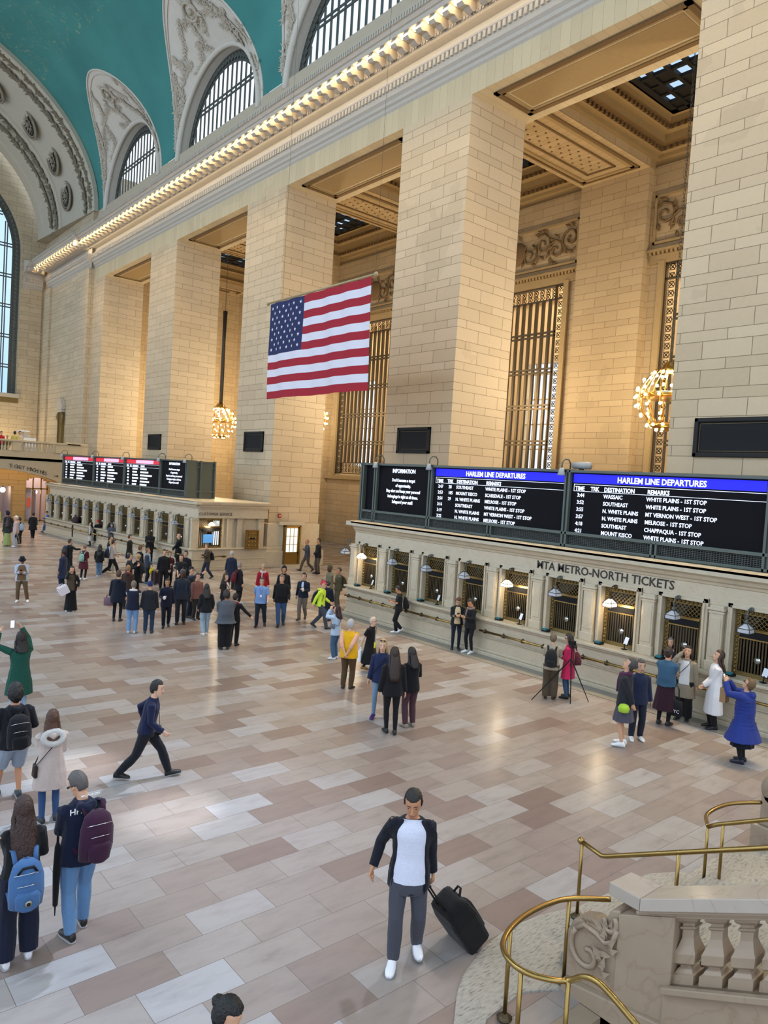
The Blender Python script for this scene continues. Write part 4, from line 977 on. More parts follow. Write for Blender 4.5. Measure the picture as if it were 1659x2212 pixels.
# ================================================================= FAR BALCONY
XB = -64.0
def bal_arch(y):
    q = (y-12)/7.6; return 2.6+1.95*math.sqrt(max(0, 1-q*q))
m = MB(); ys = [3+(19.55-3)*k/40 for k in range(41)]
for a, b in zip(ys, ys[1:]):
    za, zb_ = bal_arch(a), bal_arch(b)
    m.add([(XB, a, za), (XB, b, zb_), (XB, b, 5.75), (XB, a, 5.75), (XB-.8, a, za), (XB-.8, b, zb_)], [(0, 1, 2, 3), (0, 4, 5, 1)])
m.box(XB-.8, XB, 19.55, W-.33, 0, 5.75); m.box(XE, XB, 3, W-.33, 5.2, 5.55); m.box(XB-.15, XB+.18, 3, W-.3, 5.42, 5.6); m.box(XB-.1, XB+.08, 3, W-.3, 5.6, 5.92)
structure(m.build('wall_balcony', mat('balcony_stone', hexc('aa9d84'), .7, bump=.2, scale=4, var=.08)))
t = thing('balcony_balustrade', 'stone balustrade of the far balcony', 'balustrade', (XB, 0, 5.92)); SB = mat('balcony_rail_stone', hexc('b0a388'), .65, var=.08, scale=4)
B(-.16, .2, 3, 20.3, .72, .88).build('coping', SB, t, bevel=.03); m = MB()
for a, b in ((11.6, 13.0), (15.05, 15.75), (18.35, 20.9)): m.box(-.12, .14, a, b, 0, .72)
m.box(-.16, .2, 19.2, 20.9, .72, .97); m.build('pedestals', SB, t, bevel=.02)
BP = [(.09, 0), (.09, .06), (.05, .08), (.1, .22), (.1, .28), (.045, .48), (.04, .6), (.08, .64), (.08, .72)]
bm_ = MB().lathe(BP, seg=8).mesh('baluster'); bm_.materials.append(SB)
y = 13.15
while y < 18.3:
    if not 15.0 < y < 15.8:
        o = bpy.data.objects.new('baluster', bm_); COL.objects.link(o); o.parent = t; o.location = (0, y, 0)
    y += .235
for k, ch in enumerate('TICKET MACHINES'):
    y = 14.85+.195*k; 
    if ch != ' ': text(ch, XB+.02, bal_arch(y)+.16, .42, INK, y, None, ext=.004, face=R(90), name='lettering')
LET = [o for o in COL.objects if o.name.startswith('lettering') and o.parent is None]
lt = thing('wall_lettering', 'carved dark words over the arch under the far balcony', 'lettering', (0, 0, 0))
for o in LET: o.parent = lt; o.name = 'letter'
m = MB().box(XB+.0, XB+.02, 18.3, 18.6, 4.03, 4.06); m.add([(XB+.02, 18.52, 4.14), (XB+.02, 18.68, 4.045), (XB+.02, 18.52, 3.95)], [(0, 1, 2)]); tag(m.build('wall_arrow', INK), 'small dark arrow mark right of the words over the far arch', 'arrow')
# wall under the balcony with shop openings
XW = -67.6; m = MB()
def yz(a, b, c, d): m.box(XW-.9, XW, a, b, c, d)
yz(3, 15.1, 0, 5.2); yz(15.1, 16.15, 2.95, 5.2); yz(16.15, 17.1, 0, 5.2); yz(17.1, 18.95, 3.75, 5.2); yz(18.95, 21.6, 0, 5.2)
for k in range(8):
    a, b = 17.1+1.85*k/8, 17.1+1.85*(k+1)/8; z = 3.2+.58*math.sqrt(max(0, 1-((a+b)/2-18.02)**2/.87)); yz(a, b, z, 3.76)
structure(m.build('wall_shops', ashlar('shop_wall_stone', hexc('b08d58'), hexc('bd9a64'), hexc('7f6238'))))
sh = mat('shop_white', hexc('c9bcc4'), .6); structure(MB().box(XW-4, XW-3.9, 14, 21, 0, 5).box(XW-4, XW-.9, 16.2, 16.3, 0, 5).box(XW-4, XW-.9, 20.5, 20.6, 0, 5).build('wall_shop_inside', sh))
t = thing('shop_front', 'gilt framed shop window with red display under the far balcony', 'shop window', (XW-.3, 0, 0))
f = MB()
for y in (17.14, 17.75, 18.4, 18.9): f.box(-.06, .06, y-.05, y+.05, 0, 3.75)
f.box(-.06, .06, 17.1, 18.95, 2.75, 2.87); f.box(-.06, .06, 17.1, 18.95, 0, .12); f.build('gilt_frame', mat('gilt_frame', (.5, .34, .14), .35, .7), t)
MB().box(-.3, -.2, 17.15, 17.7, 0, 2.75).build('white_panel', mat('panel_lilac', hexc('cfc6d2'), .5), t); MB().box(-.18, -.1, 17.38, 17.6, 1.2, 2.0).build('red_display', mat('display_red', hexc('b8321f'), .5, emit=(.6, .1, .04), es=.3), t)
MB().box(-.4, -.35, 17.8, 18.1, 0, 2.7).build('door_leaf', mat('panel_lilac2', hexc('a59bb8'), .5), t); MB().ball((-.5, 18.1, 2.5), .16, 8, 6).build('globe_light', LAMPM, t)
t = thing('passage_lamp', 'round glowing wall lamp in the opening at the far left', 'lamp', (XW-1.5, 15.65, 2.55)); MB().ball((0, 0, 0), .22, 10, 8).build('globe', LAMPM, t); MB().box(-.05, .05, -.05, .05, .2, .5).build('bracket', BRONZE, t)
light('balcony_light', 'AREA', (-65.9, 14.5, 5.1), (1, .76, .48), 110, 2, 10, to=(-65.9, 14.5, 0)); light('balcony_light', 'AREA', (-70.2, 17.5, 4.8), (1, .8, .65), 120, 2, 5, to=(-70.2, 17.5, 0))
light('east_wash', 'AREA', (-78.5, 17.5, 5.8), (1, .76, .42), 260, 2, 6, to=(-80.5, 18.5, 20))
# niche and things on the balcony
t = thing('wall_niche', 'narrow stone hooded niche with bronze sides on the far end wall', 'niche', (-73.6, W-.34, 5.6))
m = MB(); prism([(-.75, 4.6), (.75, 4.6), (.8, 5.0), (.45, 5.35), (0, 5.8), (-.45, 5.35), (-.8, 5.0)], -.35, 0, m); m.box(-.65, .65, -.3, 0, 4.35, 4.6); m.build('stone_hood', LIMEM, t, bevel=.02)
MB().box(-.42, .42, -.2, 0, 0, 4.35).build('inner_panel', mat('niche_bronze', hexc('6a5b3e'), .5, .4), t); m = MB()
for s in (-1, 1): m.box(s*.42, s*.6, -.28, 0, 0, 4.35); m.tube([(s*.7, -.2, 4.3), (s*.78, -.25, 3.9), (s*.66, -.2, 3.5), (s*.7, -.18, 3.2)], [.1, .12, .08, .05], 6)
m.build('side_scrolls', GOLDB, t)
t = thing('espresso_stand', 'white cafe stand with a raised top on the far balcony', 'stand', (-65.6, 16.35, 5.55)); B(-.4, .4, -.7, .8, 0, 1.5).build('cabinet', WHITE, t, bevel=.03); B(-.3, .3, -.35, .35, 1.5, 1.75).build('machine', mat('pale_metal', (.6, .6, .62), .3, .5), t, bevel=.04); B(-.35, .35, -.5, .3, 1.95, 2.08).build('top_tray', WHITE, t, bevel=.03); MB().tube([(0, -.1, 1.7), (0, -.1, 2.0)], .08, 8).build('post', WHITE, t)
B(-.05, .05, -.95, -.6, 1.2, 1.65).build('menu_board', mat('menu_lilac', hexc('c8b8dc'), .5), t)
# ================================================================= FOREGROUND STAIR
S_ = .48; SX0 = -4.75
cr = [(-4.3, 4.75), (-4.71, 5.3), (-4.98, 5.62), (-5.14, 5.88), (-5.33, 6.4), (-5.42, 6.95), (-5.36, 7.5), (-5.2, 8.08), (-5.14, 8.8), (-5.11, 9.6), (-4.9, 10.0), (-4.55, 10.35), (-4.2, 10.6), (-3.6, 11.2), (-3.6, 6.7), (-4.35, 6.65), (-4.6, 6.2), (-4.55, 5.6), (-4.3, 5.2)]
m = MB(); n = len(cr); m.add([(x, y, 0) for x, y in cr]+[(x, y, .02) for x, y in cr], [(i, (i+1) % n, n+(i+1) % n, n+i) for i in range(n)]+[tuple(range(n, 2*n))]); structure(m.build('trim_10', TRAV))
m = MB()
for k in range(24):
    x = SX0+.31*(k+.3); m.box(x, 6, 6.95, 11.3, .15*k*.99, .15*(k+1)*.99)
structure(m.build('grand_stair', TRAV))
m = MB()
for k in range(14): m.box(-4.0+.31*k, 4, 4.75, 6.6, -.16*(k+1)-.5, -.16*k-.02) if k > 0 else None
m.box(-4.15, -3.9, 4.7, 6.6, -.5, -.005); structure(m.build('lower_stair', STAIRM))
# balustrade wall, sloping with the stair (runs +x)
def zc(x): return 1.50+S_*(x+3.34)      # top front edge of the coping
t = thing('stair_balustrade', 'near marble stair balustrade with scroll end at lower right', 'balustrade', (0, 0, 0))
YF = 6.66
m = prism([(-3.30, zc(-3.30)-.86), (1.5, zc(1.5)-.86), (1.5, -2.5), (-3.30, -2.5)], YF-.02, YF+.34); prism([(-4.40, .12), (-3.28, .30), (-3.28, -2.5), (-4.40, -2.5)], YF-.06, YF+.4, m); m.build('plinth_wall', STAIRM, t, bevel=.015)
m = prism([(-3.30, zc(-3.3)-.86), (-3.30, zc(-3.3)-.93), (1.5, zc(1.5)-.93), (1.5, zc(1.5)-.86)], YF-.07, YF+.38); m.build('base_moulding', STAIRM, t, bevel=.01)
prism([(-3.82, .2), (-3.24, .3), (-3.24, zc(-3.24)-.2), (-3.82, zc(-3.82)-.18)], YF+.0, YF+.32).build('pedestal', STAIRM, t, bevel=.01)
COP = marble('coping_marble', hexc('ab9f92'), hexc('bab0a4'), hexc('8a7a6a'), .2, 1)
m = prism([(-3.58, zc(-3.58)-.13), (-3.58, zc(-3.58)), (1.5, zc(1.5)), (1.5, zc(1.5)-.13)], YF-.05, YF+.36)
zz = zc(-3.58); m.add([(-3.58, YF-.05, zz), (-3.58, YF+.36, zz), (-4.0, YF+.5, zz-.09), (-4.02, YF+.12, zz-.09), (-3.58, YF-.05, zz-.13), (-3.58, YF+.36, zz-.13), (-4.0, YF+.5, zz-.22), (-4.02, YF+.12, zz-.22)], [(0, 1, 2, 3), (4, 7, 6, 5), (0, 3, 7, 4), (2, 1, 5, 6), (3, 2, 6, 7)])
m.build('coping', [COP], t, bevel=.008)
m = MB()
for dz, o_ in ((-.13, .02), (-.155, .045), (-.185, .065)):
    prism([(-3.62, zc(-3.62)+dz-.025), (-3.62, zc(-3.62)+dz), (1.5, zc(1.5)+dz), (1.5, zc(1.5)+dz-.025)], YF-.05+o_, YF+.36-o_, m)
m.build('coping_moulding', STAIRM, t)
# square vase balusters raked with the slope
BQ = [(.105, .0), (.105, .09), (.085, .10), (.07, .135), (.05, .155), (.05, .165), (.098, .20), (.102, .29), (.075, .36), (.055, .43), (.052, .51), (.072, .53), (.072, .545), (.055, .55), (.055, .575), (.085, .60), (.1, .62), (.1, .665)]
bb = MB()
for (r0, z0), (r1, z1) in zip(BQ, BQ[1:]):
    vs = [(s*r, u*r+YF+.15, z) for r, z in ((r0, z0), (r1, z1)) for s, u in ((-1, -1), (1, -1), (1, 1), (-1, 1))]
    bb.add(vs, [(k, (k+1) % 4, 4+(k+1) % 4, 4+k) for k in range(4)])
for i, v in enumerate(bb.v): bb.v[i] = (v[0], v[1], v[2]+v[0]*S_)
bme = bb.mesh('baluster'); bme.materials.append(STAIRM)
x = -3.15
while x < 1.4:
    o = bpy.data.objects.new('baluster', bme); COL.objects.link(o); o.parent = t; o.location = (x, 0, zc(x)-.86); x += .262
# scroll
m = prism([(-4.40, .12), (-4.42, .62), (-4.34, .78), (-4.16, .84), (-4.02, .80), (-3.98, .95), (-3.92, 1.08), (-3.82, 1.12), (-3.76, .9), (-3.76, .2)], YF+.02, YF+.3)
m.build('scroll_block', STAIRM, t, bevel=.02)
m = MB()
def spiral(cx, cz, r0, turns, a0, sgn, th):
    m.tube([(cx+r0*math.exp(-.28*k*.35)*math.cos(a0+sgn*k*.35), YF+.0, cz+r0*math.exp(-.28*k*.35)*math.sin(a0+sgn*k*.35)) for k in range(int(turns*18))], [(th*math.exp(-.1*k*.35), .03) for k in range(int(turns*18))], 6)
spiral(-4.14, .50, .26, 1.1, 2.2, 1, .035); spiral(-3.94, .93, .13, .9, .9, -1, .028)
m.tube([(-4.32, YF, .68), (-4.2, YF, .79), (-4.05, YF, .77), (-3.95, YF, .72), (-3.86, YF, .78), (-3.82, YF, .92)], .03, 6)
rr = random.Random(4)
for k in range(14):
    a = -.4+.42*(k % 7); p = Vector((-3.95+rr.uniform(-.05, .08), YF+.0, .38+.04*k)); blade(m, p, Vector((math.cos(a+1), 0, math.sin(a+1))), Vector((0, -1, 0)), .14, .035, .5)
for k in range(7): blade(m, Vector((-4.2+.05*k, YF+.02, .82+.01*k)), Vector((-.5+.12*k, -.2, 1)), Vector((0, -1, 0)), .13, .03, .6)
m.build('scroll_carving', STAIRM, t)
# far pedestal of the flight
t = thing('stair_pedestal', 'far marble stair pedestal cut by the right frame edge', 'pedestal', (0, 0, 0))
B(-4.5, -3.2, 11.35, 11.8, 0, .55).build('base_block', STAIRM, t, bevel=.02); B(-4.4, -3.2, 11.4, 11.75, .55, 1.0).build('shaft', STAIRM, t, bevel=.02); MB().lathe([(.26, -.18), (.28, 0), (.26, .18)], (-4.15, 11.58, 1.12), 16, 'y').build('scroll_roll', STAIRM, t)
# brass stair rails
def rail(label, pts, posts, r=.028, name='stair_rail'):
    t = thing(name, label, 'rail'); MB().tube(pts, r, 10).build('hand_rail', BRASS, t)
    for (x, y, z0, z1) in posts:
        MB().tube([(x, y, z0), (x, y, z1)], .022, 8).build('post', BRASS, t)
        MB().lathe([(.075, 0), (.08, .02), (.05, .035), (.03, .06)], (x, y, z0), 12).build('post_flange', BRONZE, t)
    return t
def bez(ps, n=8):
    o = [Vector(ps[0])]
    for i in range(len(ps)-1):
        p0, p1, p2, p3 = (Vector(ps[max(i-1, 0)]), Vector(ps[i]), Vector(ps[i+1]), Vector(ps[min(i+2, len(ps)-1)]))
        for k in range(1, n+1):
            u = k/n; o.append(.5*((2*p1)+(-p0+p2)*u+(2*p0-5*p1+4*p2-p3)*u*u+(-p0+3*p1-3*p2+p3)*u**3))
    return o
g = lambda px, py, z: ground(px, py, z)
loop = [g(1318, 1943, .95), g(1235, 1941, .95), g(1185, 1952, .95), g(1138, 1975, .95), g(1103, 2005, .95), g(1087, 2035, .95), g(1092, 2062, .95), g(1115, 2088, .95), g(1150, 2106, .95), g(1195, 2117, .95), g(1228, 2118, .95)]
y5 = loop[-1].y
def on_y(px, py, y): d = ray(px, py); return CAM+d*(y/d.y)
loop += [on_y(1262, 2110, y5), on_y(1292, 2122, y5), on_y(1325, 2155, y5), on_y(1376, 2215, y5), on_y(1440, 2290, y5)]
p1 = g(1230, 1941, .95); p2 = g(1103, 2005, .95); p3 = g(1126, 2095, .95); p4 = g(1228, 2120, .95)
rail('curved brass rail looping in front of the scroll balustrade', bez(loop), [(p1.x, p1.y, .0, .95), (p2.x, p2.y, .02, .95), (p3.x, p3.y, 0, .95), (p4.x, p4.y, 0, .95)])
a0 = Vector((-5.08, 7.84, .99))
rail('long brass rail climbing the middle of the grand stair', [a0, Vector((-4.78, 7.84, .93)), Vector((-4.72, 7.84, .95)), Vector((-2.0, 7.84, 2.28)), Vector((1, 7.84, 3.74))], [(-5.06, 7.84, .02, 1.0), (-3.83, 7.84, .42, 1.41), (-2.6, 7.84, 1.0, 1.98)])
MB().ball((-5.08, 7.84, .99), .045, 8, 6).build('end_knob', BRASS, [o for o in COL.objects if o.get('label', '').startswith('long brass rail')][0])
rail('farther brass rail behind the grand stair at the right edge', [Vector((-4.42, 9.8, .92)), Vector((-4.3, 9.8, 1.0)), Vector((-3.0, 9.8, 1.66)), Vector((0, 9.8, 3.1))], [(-4.42, 9.8, .12, .92), (-4.22, 9.8, .15, 1.05)])
rail('low curved brass rail end beside the far stair pedestal', bez([(-4.42, 9.8, .93), (-4.62, 10.2, .92), (-4.6, 10.8, .92), (-4.35, 11.3, .92)]), [])
# ================================================================= PEOPLE
SK = [hexc('c99b7d'), hexc('b98563'), hexc('8a5a3c'), hexc('3f281c'), hexc('d3a88f')]
def skin(i): return mat('skin_%d' % i, SK[i], .55, var=.05, scale=30)
EYE = mat('eye_dark', (.02, .015, .012), .3); LIP = mat('lip', hexc('8d4b42'), .5)
def loft(m, rings, seg=14):
    vs = []
    for c, ax, ay in rings:
        for k in range(seg):
            a = 2*math.pi*k/seg; vs.append(c+ax*math.cos(a)+ay*math.sin(a))
    n = len(rings); fs = [(i*seg+k, i*seg+(k+1) % seg, (i+1)*seg+(k+1) % seg, (i+1)*seg+k) for i in range(n-1) for k in range(seg)]
    fs += [tuple(range(seg))[::-1], tuple(range((n-1)*seg, n*seg))]
    m.add(vs, fs, True)
def ik(a, b, l1, l2, pole):
    d = b-a; L = min(d.length, (l1+l2)*.998); d = d.normalized() if d.length > 1e-6 else Vector((0, 0, -1)); b = a+d*L
    x = (l1*l1-l2*l2+L*L)/(2*L); h = math.sqrt(max(0, l1*l1-x*x)); p = pole-d*pole.dot(d)
    p = p.normalized() if p.length > 1e-6 else Vector((0, 1, 0))
    return a+d*x+p*h, b
def displace(me, fn):
    co = [v.co.copy() for v in me.vertices]; nr = [v.normal.copy() for v in me.vertices]; out = []
    for p, q in zip(co, nr): out.extend(p+q*fn(p))
    me.vertices.foreach_set('co', out); me.update()
def remesh(mb, name, mt, parent, vox, smooth=3, fold=0, seed=0):
    me = mb.mesh(name); o = bpy.data.objects.new(name, me)
    r = o.modifiers.new('r', 'REMESH'); r.mode = 'VOXEL'; r.voxel_size = vox; r.use_smooth_shade = True
    s = o.modifiers.new('s', 'SMOOTH'); s.factor = .5; s.iterations = smooth
    nm = baked(o); nm.name = name
    if fold:
        off = Vector((seed*3.1, 0, 0))
        displace(nm, lambda p: (noise.noise(Vector((p.x*9, p.y*9, p.z*4))+off)+.5*noise.noise(Vector((p.x*22, p.y*22, p.z*9))+off))*fold)
    nm.polygons.foreach_set('use_smooth', [True]*len(nm.polygons))
    nm.materials.clear()
    return link(name, nm, mt, parent)
V = Vector
POSES = {  # hands: (x,y,z) right / left; feet: (lat, fwd, lift)
 'stand': dict(), 'walk': dict(rf=(.08, .34, 0), lf=(.08, -.36, .06), rh=(.25, -.2, .86), lh=(.25, .24, .92), lean=4),
 'walk2': dict(rf=(.08, -.34, .06), lf=(.08, .32, 0), rh=(.25, .22, .90), lh=(.25, -.2, .86), lean=4),
 'phone': dict(rh=(.05, .30, 1.16), lh=(.05, .31, 1.15), hp=-28), 'photo': dict(rh=(.07, .34, 1.55), lh=(.07, .34, 1.55), hp=12),
 'photo_face': dict(rh=(.06, .22, 1.6), lh=(.06, .22, 1.6), hp=8), 'behind': dict(rh=(.03, -.2, .93), lh=(.03, -.22, .95)),
 'cup': dict(rh=(.14, .28, 1.12)), 'cross': dict(rh=(-.08, .2, 1.12), lh=(-.08, .2, 1.1)), 'front': dict(rh=(.03, .24, .95), lh=(.03, .24, .94)),
 'point': dict(rh=(.35, .55, 1.62)), 'up': dict(hp=28), 'shade': dict(rh=(.08, .16, 1.62), hp=20), 'hug': dict(rh=(.1, .34, 1.25), lh=(.1, .34, 1.3)),
}
def ensure(n, f):
    return MATS[n] if n in MATS else f()
PEOPLE = 0
def person(label, head, foot=None, h=None, ang=180, pose='stand', top=('jacket', '1c1f26'), bot=('trousers', '1a1b1f'), hair=('short', '2a1d15'), shoes='141414', sk=0,
           w=1.0, pz=None, panel=None, near=False, face=None, z=0.0, group=None, scarf=None, glasses=False, head_yaw=0, sleeves=None, collar=None):
    global PEOPLE; PEOPLE += 1
    if foot:
        g0 = ground(*foot, z); d = ray(*head); t = (g0-CAM).to_2d().dot(d.to_2d())/d.to_2d().length_squared; hc = (CAM+d*t).z-z
        h = h or min(1.98, max(1.45, hc+.12))
    else: g0 = ground(head[0], head[1], z+h*.93); g0.z = z
    g0.z = z
    k = h/1.75; F = (g0-CAM).to_2d(); F = F.normalized(); a = R(ang); hd = Vector((F.x*math.cos(a)+F.y*math.sin(a), F.y*math.cos(a)-F.x*math.sin(a)))
    rz = math.atan2(-hd.x, hd.y)
    P = dict(rf=(.1, 0, 0), lf=(.1, -.03, 0), rh=(.27, .04, .84), lh=(.27, .02, .83), lean=0, hp=0, hy=head_yaw, tw=0); P.update(POSES[pose]); P.update(pz or {})
    dist = (g0-CAM).length; fine = near or dist < 11; vox = .0095 if fine else (.0125 if dist < 28 else .016); seg = 14
    X, Y, Z = V((1, 0, 0)), V((0, 1, 0)), V((0, 0, 1))
    ln = R(P['lean']); T = V((0, math.sin(ln), math.cos(ln))); TY = V((0, math.cos(ln), -math.sin(ln)))
    # pelvis drop for wide strides
    pel = .93
    for s, q in ((1, P['rf']), (-1, P['lf'])):
        L = math.sqrt((q[0]-.09)**2+q[1]**2+(pel-.03-.08-q[2])**2)
        if L > .822: pel -= (L-.822)*1.05
    pc = V((0, 0, pel)); hips = [pc+X*s*.09-Z*.03 for s in (1, -1)]; ank = []; knee = []; 
    for s, q, hp_ in ((1, P['rf'], hips[0]), (-1, P['lf'], hips[1])):
        an = V((s*q[0], q[1], .08+q[2])); kn, an = ik(hp_, an, .425, .405, V((s*.1, 1, 0))); knee.append(kn); ank.append(an)
    tw = R(P['tw']); TX = V((math.cos(tw), math.sin(tw), 0)); neck = pc+T*.525; shl = [pc+T*.455+TX*s*.166*w for s in (1, -1)]
    elb = []; wri = []
    for s, hnd, sh in ((1, P['rh'], shl[0]), (-1, P['lh'], shl[1])):
        tgt = V((s*hnd[0], hnd[1], hnd[2])); e, wr = ik(sh, tgt, .285, .255, V((s*.25, -1, -.1)) if hnd[2] < 1.0 else V((s*.45, -.35, -1))); elb.append(e); wri.append(wr)
    hpit = R(P['hp']); hyw = R(P['hy'])
    HR = Matrix.Rotation(hyw, 3, 'Z') @ Matrix.Rotation(hpit, 3, 'X'); hc_ = neck+T*.06+HR @ V((0, .015, .105))
    gz = lambda p: HR @ (p*1.06)+hc_
    def torso(m, inf=0, hem=None, flare=0, top_=.535, belly=0):
        rs = [(-.06, .165, .115), (.04, .158, .112), (.14, .142+.02*(w-1), .105+belly), (.26, .152, .112+belly*.6), (.36, .168, .115), (.42, .172, .104), (.452, .158, .09), (.48, .122, .076), (.508, .086, .066), (.535, .064, .058)]
        if inf > 0: rs[:3] = [(-.06, .192, .132), (.04, .178, .124), (.14, .158+.02*(w-1), .112+belly)]
        if hem is not None:
            extra = []; n = 5
            for i in range(n):
                u = i/n; zz = -(pel-hem)*(1-u)-.06*u; extra.append((zz, .184+(.022 if hem < .7 else .006)+flare*(1-u), .136+flare*.9*(1-u)))
            rs = extra+rs
        loft(m, [(pc+(T if b > -.07 else Z)*b+V((0, 0, 0)), TX*(a_*w+inf) if b > 0 else X*(a_*w+inf), (TY if b > 0 else Y)*(c*w+inf)) for b, a_, c in rs if b <= top_], seg)
    def arm(m, i, inf=0, upto=1.0, cuff=0):
        s, e, wr = shl[i], elb[i], wri[i]; pts = [s+T*.0, s.lerp(e, .35), e, e.lerp(wr, .3), e.lerp(wr, upto)]
        rr = [.056, .049, .039, .037, .027+.01*(1-upto)]
        m.ball(s-T*.012-TX*(.012 if i == 0 else -.012), (.047+inf*.7)*w, 10, 7); m.tube(pts, [(r_*(.5+.5*w)+inf+(cuff if j == 4 else 0)) for j, r_ in enumerate(rr)], 10)
    def leg(m, i, inf=0, upto=1.0, wide=0):
        hp_, kn, an = hips[i], knee[i], ank[i]
        pts = [hp_+Z*.03, hp_.lerp(kn, .4), kn, kn.lerp(an, .35), kn.lerp(an, 1.0)]; rr = [.098*w, .078*w, .055, .054, .036]
        if upto < 1:
            pts = pts[:3] if upto <= .5 else pts[:4]; rr = rr[:len(pts)]
        m.tube(pts, [r_+inf+wide*j/4 for j, r_ in enumerate(rr)], 10)
    def foot_(m, i, inf=0):
        an = ank[i]; q = (P['rf'], P['lf'])[i]; pit = R(-28 if q[2] > .03 else (12 if q[1] > .25 else 0)); Rf = Matrix.Rotation((-1 if i == 0 else 1)*R(9), 3, 'Z') @ Matrix.Rotation(pit, 3, 'X')
        rs = [(-.07, -.035, .028, .03), (-.05, -.02, .036, .048), (.0, -.012, .037, .062), (.06, -.028, .043, .044), (.13, -.042, .047, .031), (.175, -.05, .04, .024), (.2, -.055, .022, .016)]
        loft(m, [(an+Rf @ V((0, y, z_)), Rf @ V((a_+inf, 0, 0)), Rf @ V((0, 0, b+inf*.8))) for y, z_, a_, b in rs], 12)
    def hand(m, i):
        e, wr = elb[i], wri[i]; s = 1 if i == 0 else -1; d = (wr-e).normalized(); hd_ = d
        raised = wr.z > 1.05; up = V((-s*.9, .1, .2)); 
        if raised: hd_ = (d+Z*.5+V((-s*.3, 0, 0))).normalized()
        side = hd_.cross(up).normalized(); nrm_ = side.cross(hd_).normalized()
        loft(m, [(wr-d*.01, side*.026, nrm_*.02), (wr+hd_*.03, side*.036, nrm_*.017), (wr+hd_*.075, side*.041, nrm_*.016), (wr+hd_*.09, side*.038, nrm_*.013)], 10)
        fr = .0088 if fine else .0105; curl = P.get('curl', .45)
        for j, (o_, L) in enumerate(((-.029, .062), (-.010, .072), (.010, .068), (.029, .054))):
            b = wr+hd_*.082+side*o_; p = b; pts = [b-hd_*.02, b]; dd = hd_
            for q_ in range(3):
                dd = (dd*math.cos(curl)+nrm_*math.sin(curl)).normalized(); p = p+dd*L*(.42, .33, .25)[q_]; pts.append(p)
            m.tube(pts, [fr, fr, fr*.95, fr*.9, fr*.75], 7)
        b = wr+hd_*.025-side*.028; m.tube([b, b-side*.022+hd_*.022+nrm_*.01, b-side*.028+hd_*.05+nrm_*.022, b-side*.02+hd_*.072+nrm_*.03], [.012, .011, .0095, .008], 7)
    # --- body
    m = MB()
    hr = [(-.118, .028, .03, .045), (-.10, .044, .05, .03), (-.07, .056, .066, .018), (-.03, .066, .082, .006), (.02, .073, .092, .0), (.06, .073, .09, -.003), (.095, .062, .074, -.006), (.118, .04, .046, -.008), (.127, .015, .018, -.008)]
    loft(m, [(gz(V((0, y, z_))), HR @ V((a_*1.06, 0, 0)), HR @ V((0, b*1.06, 0))) for z_, a_, b, y in hr], 16)
    m.tube([gz(V((0, .08, .015))), gz(V((0, .098, -.012))), gz(V((0, .11, -.032))), gz(V((0, .088, -.04)))], [.009, .011, .014, .01], 7)
    for s in (1, -1): m.ball(gz(V((s*.073, -.005, -.012))), .021, 7, 5, (.5, 1, 1.5)); m.ball(gz(V((s*.03, .078, .026))), .016, 6, 4, (1.3, .6, .6))
    m.tube([gz(V((-.022, .086, -.066))), gz(V((0, .094, -.066))), gz(V((.022, .086, -.066)))], .009, 6)
    m.tube([neck-T*.05, neck+T*.03, gz(V((0, -.01, -.07)))], [.062, .054, .055], 10)
    torso(m, -.012)
    for i in (0, 1): arm(m, i); hand(m, i); leg(m, i, -.006); foot_(m, i, -.008)
    body = remesh(m, 'person', skin(sk), None, vox if not fine else .0068, 2)
    # --- face
    showf = face if face is not None else (70 < ang < 290)
    if showf:
        e = MB()
        for s in (1, -1):
            e.ball(gz(V((s*.031, .078, .008))), .0105, 8, 5, (1.25, .6, .7)); e.tube([gz(V((s*.014, .086, .03))), gz(V((s*.032, .086, .036))), gz(V((s*.05, .072, .03)))], [.004, .0045, .003], 5)
        if glasses:
            for s in (1, -1): e.tube([gz(V((s*(.033+.02*math.cos(q)), .093, .008+.016*math.sin(q)))) for q in [j*math.pi/4 for j in range(8)]], .003, 4, closed=True); e.tube([gz(V((s*.055, .085, .012))), gz(V((s*.075, 0, .01)))], .003, 4)
        e.build('eyes', EYE, body); e = MB(); e.tube([gz(V((-.024, .087, -.066))), gz(V((-.01, .099, -.063))), gz(V((.01, .099, -.063))), gz(V((.024, .087, -.066)))], [.003, .006, .006, .003], 6); e.build('mouth', LIP, body)
    if glasses and not showf:
        e = MB()
        for s in (1, -1): e.tube([gz(V((s*.05, .09, .012))), gz(V((s*.078, 0, .012)))], .004, 4); e.tube([gz(V((s*.02, .1, .01))), gz(V((s*.055, .09, .01)))], .012, 5)
        e.build('glasses', EYE, body)
    # --- clothes
    fd = .006 if fine else 0; tt, tc_ = top; inf = .02
    if tt == 'puffer': inf = .04
    if tt in ('tee', 'polo'): inf = .012
    m = MB(); hem = {'coat': .56, 'longcoat': .36, 'dress': .30, 'puffer': .78, 'pufferlong': .50, 'parka': .66, 'jacket': .80, 'blazer': .74, 'tee': .84, 'polo': .84, 'sweater': .82, 'hoodie': .80, 'vest': .80, 'crop': .92, 'wide': .80}.get(tt, .82)
    if tt == 'pufferlong': inf = .035
    fl = {'longcoat': .05, 'coat': .03, 'dress': .10, 'pufferlong': .12, 'wide': .05}.get(tt, .0)
    op = bool(panel) and tt == 'blazer'
    torso(m, inf, hem=hem, flare=fl+P.get('flare', 0), top_=.517 if op else .535, belly=.03 if w > 1.1 else 0)
    if not op: m.tube([neck-T*.04, neck-T*.005, neck+T*.012], [.078+inf*.5, .066+inf*.4, .06+inf*.3], 12)
    sl = sleeves if sleeves is not None else {'tee': .42, 'polo': .42, 'vest': 0, 'dress': .42}.get(tt, .97)
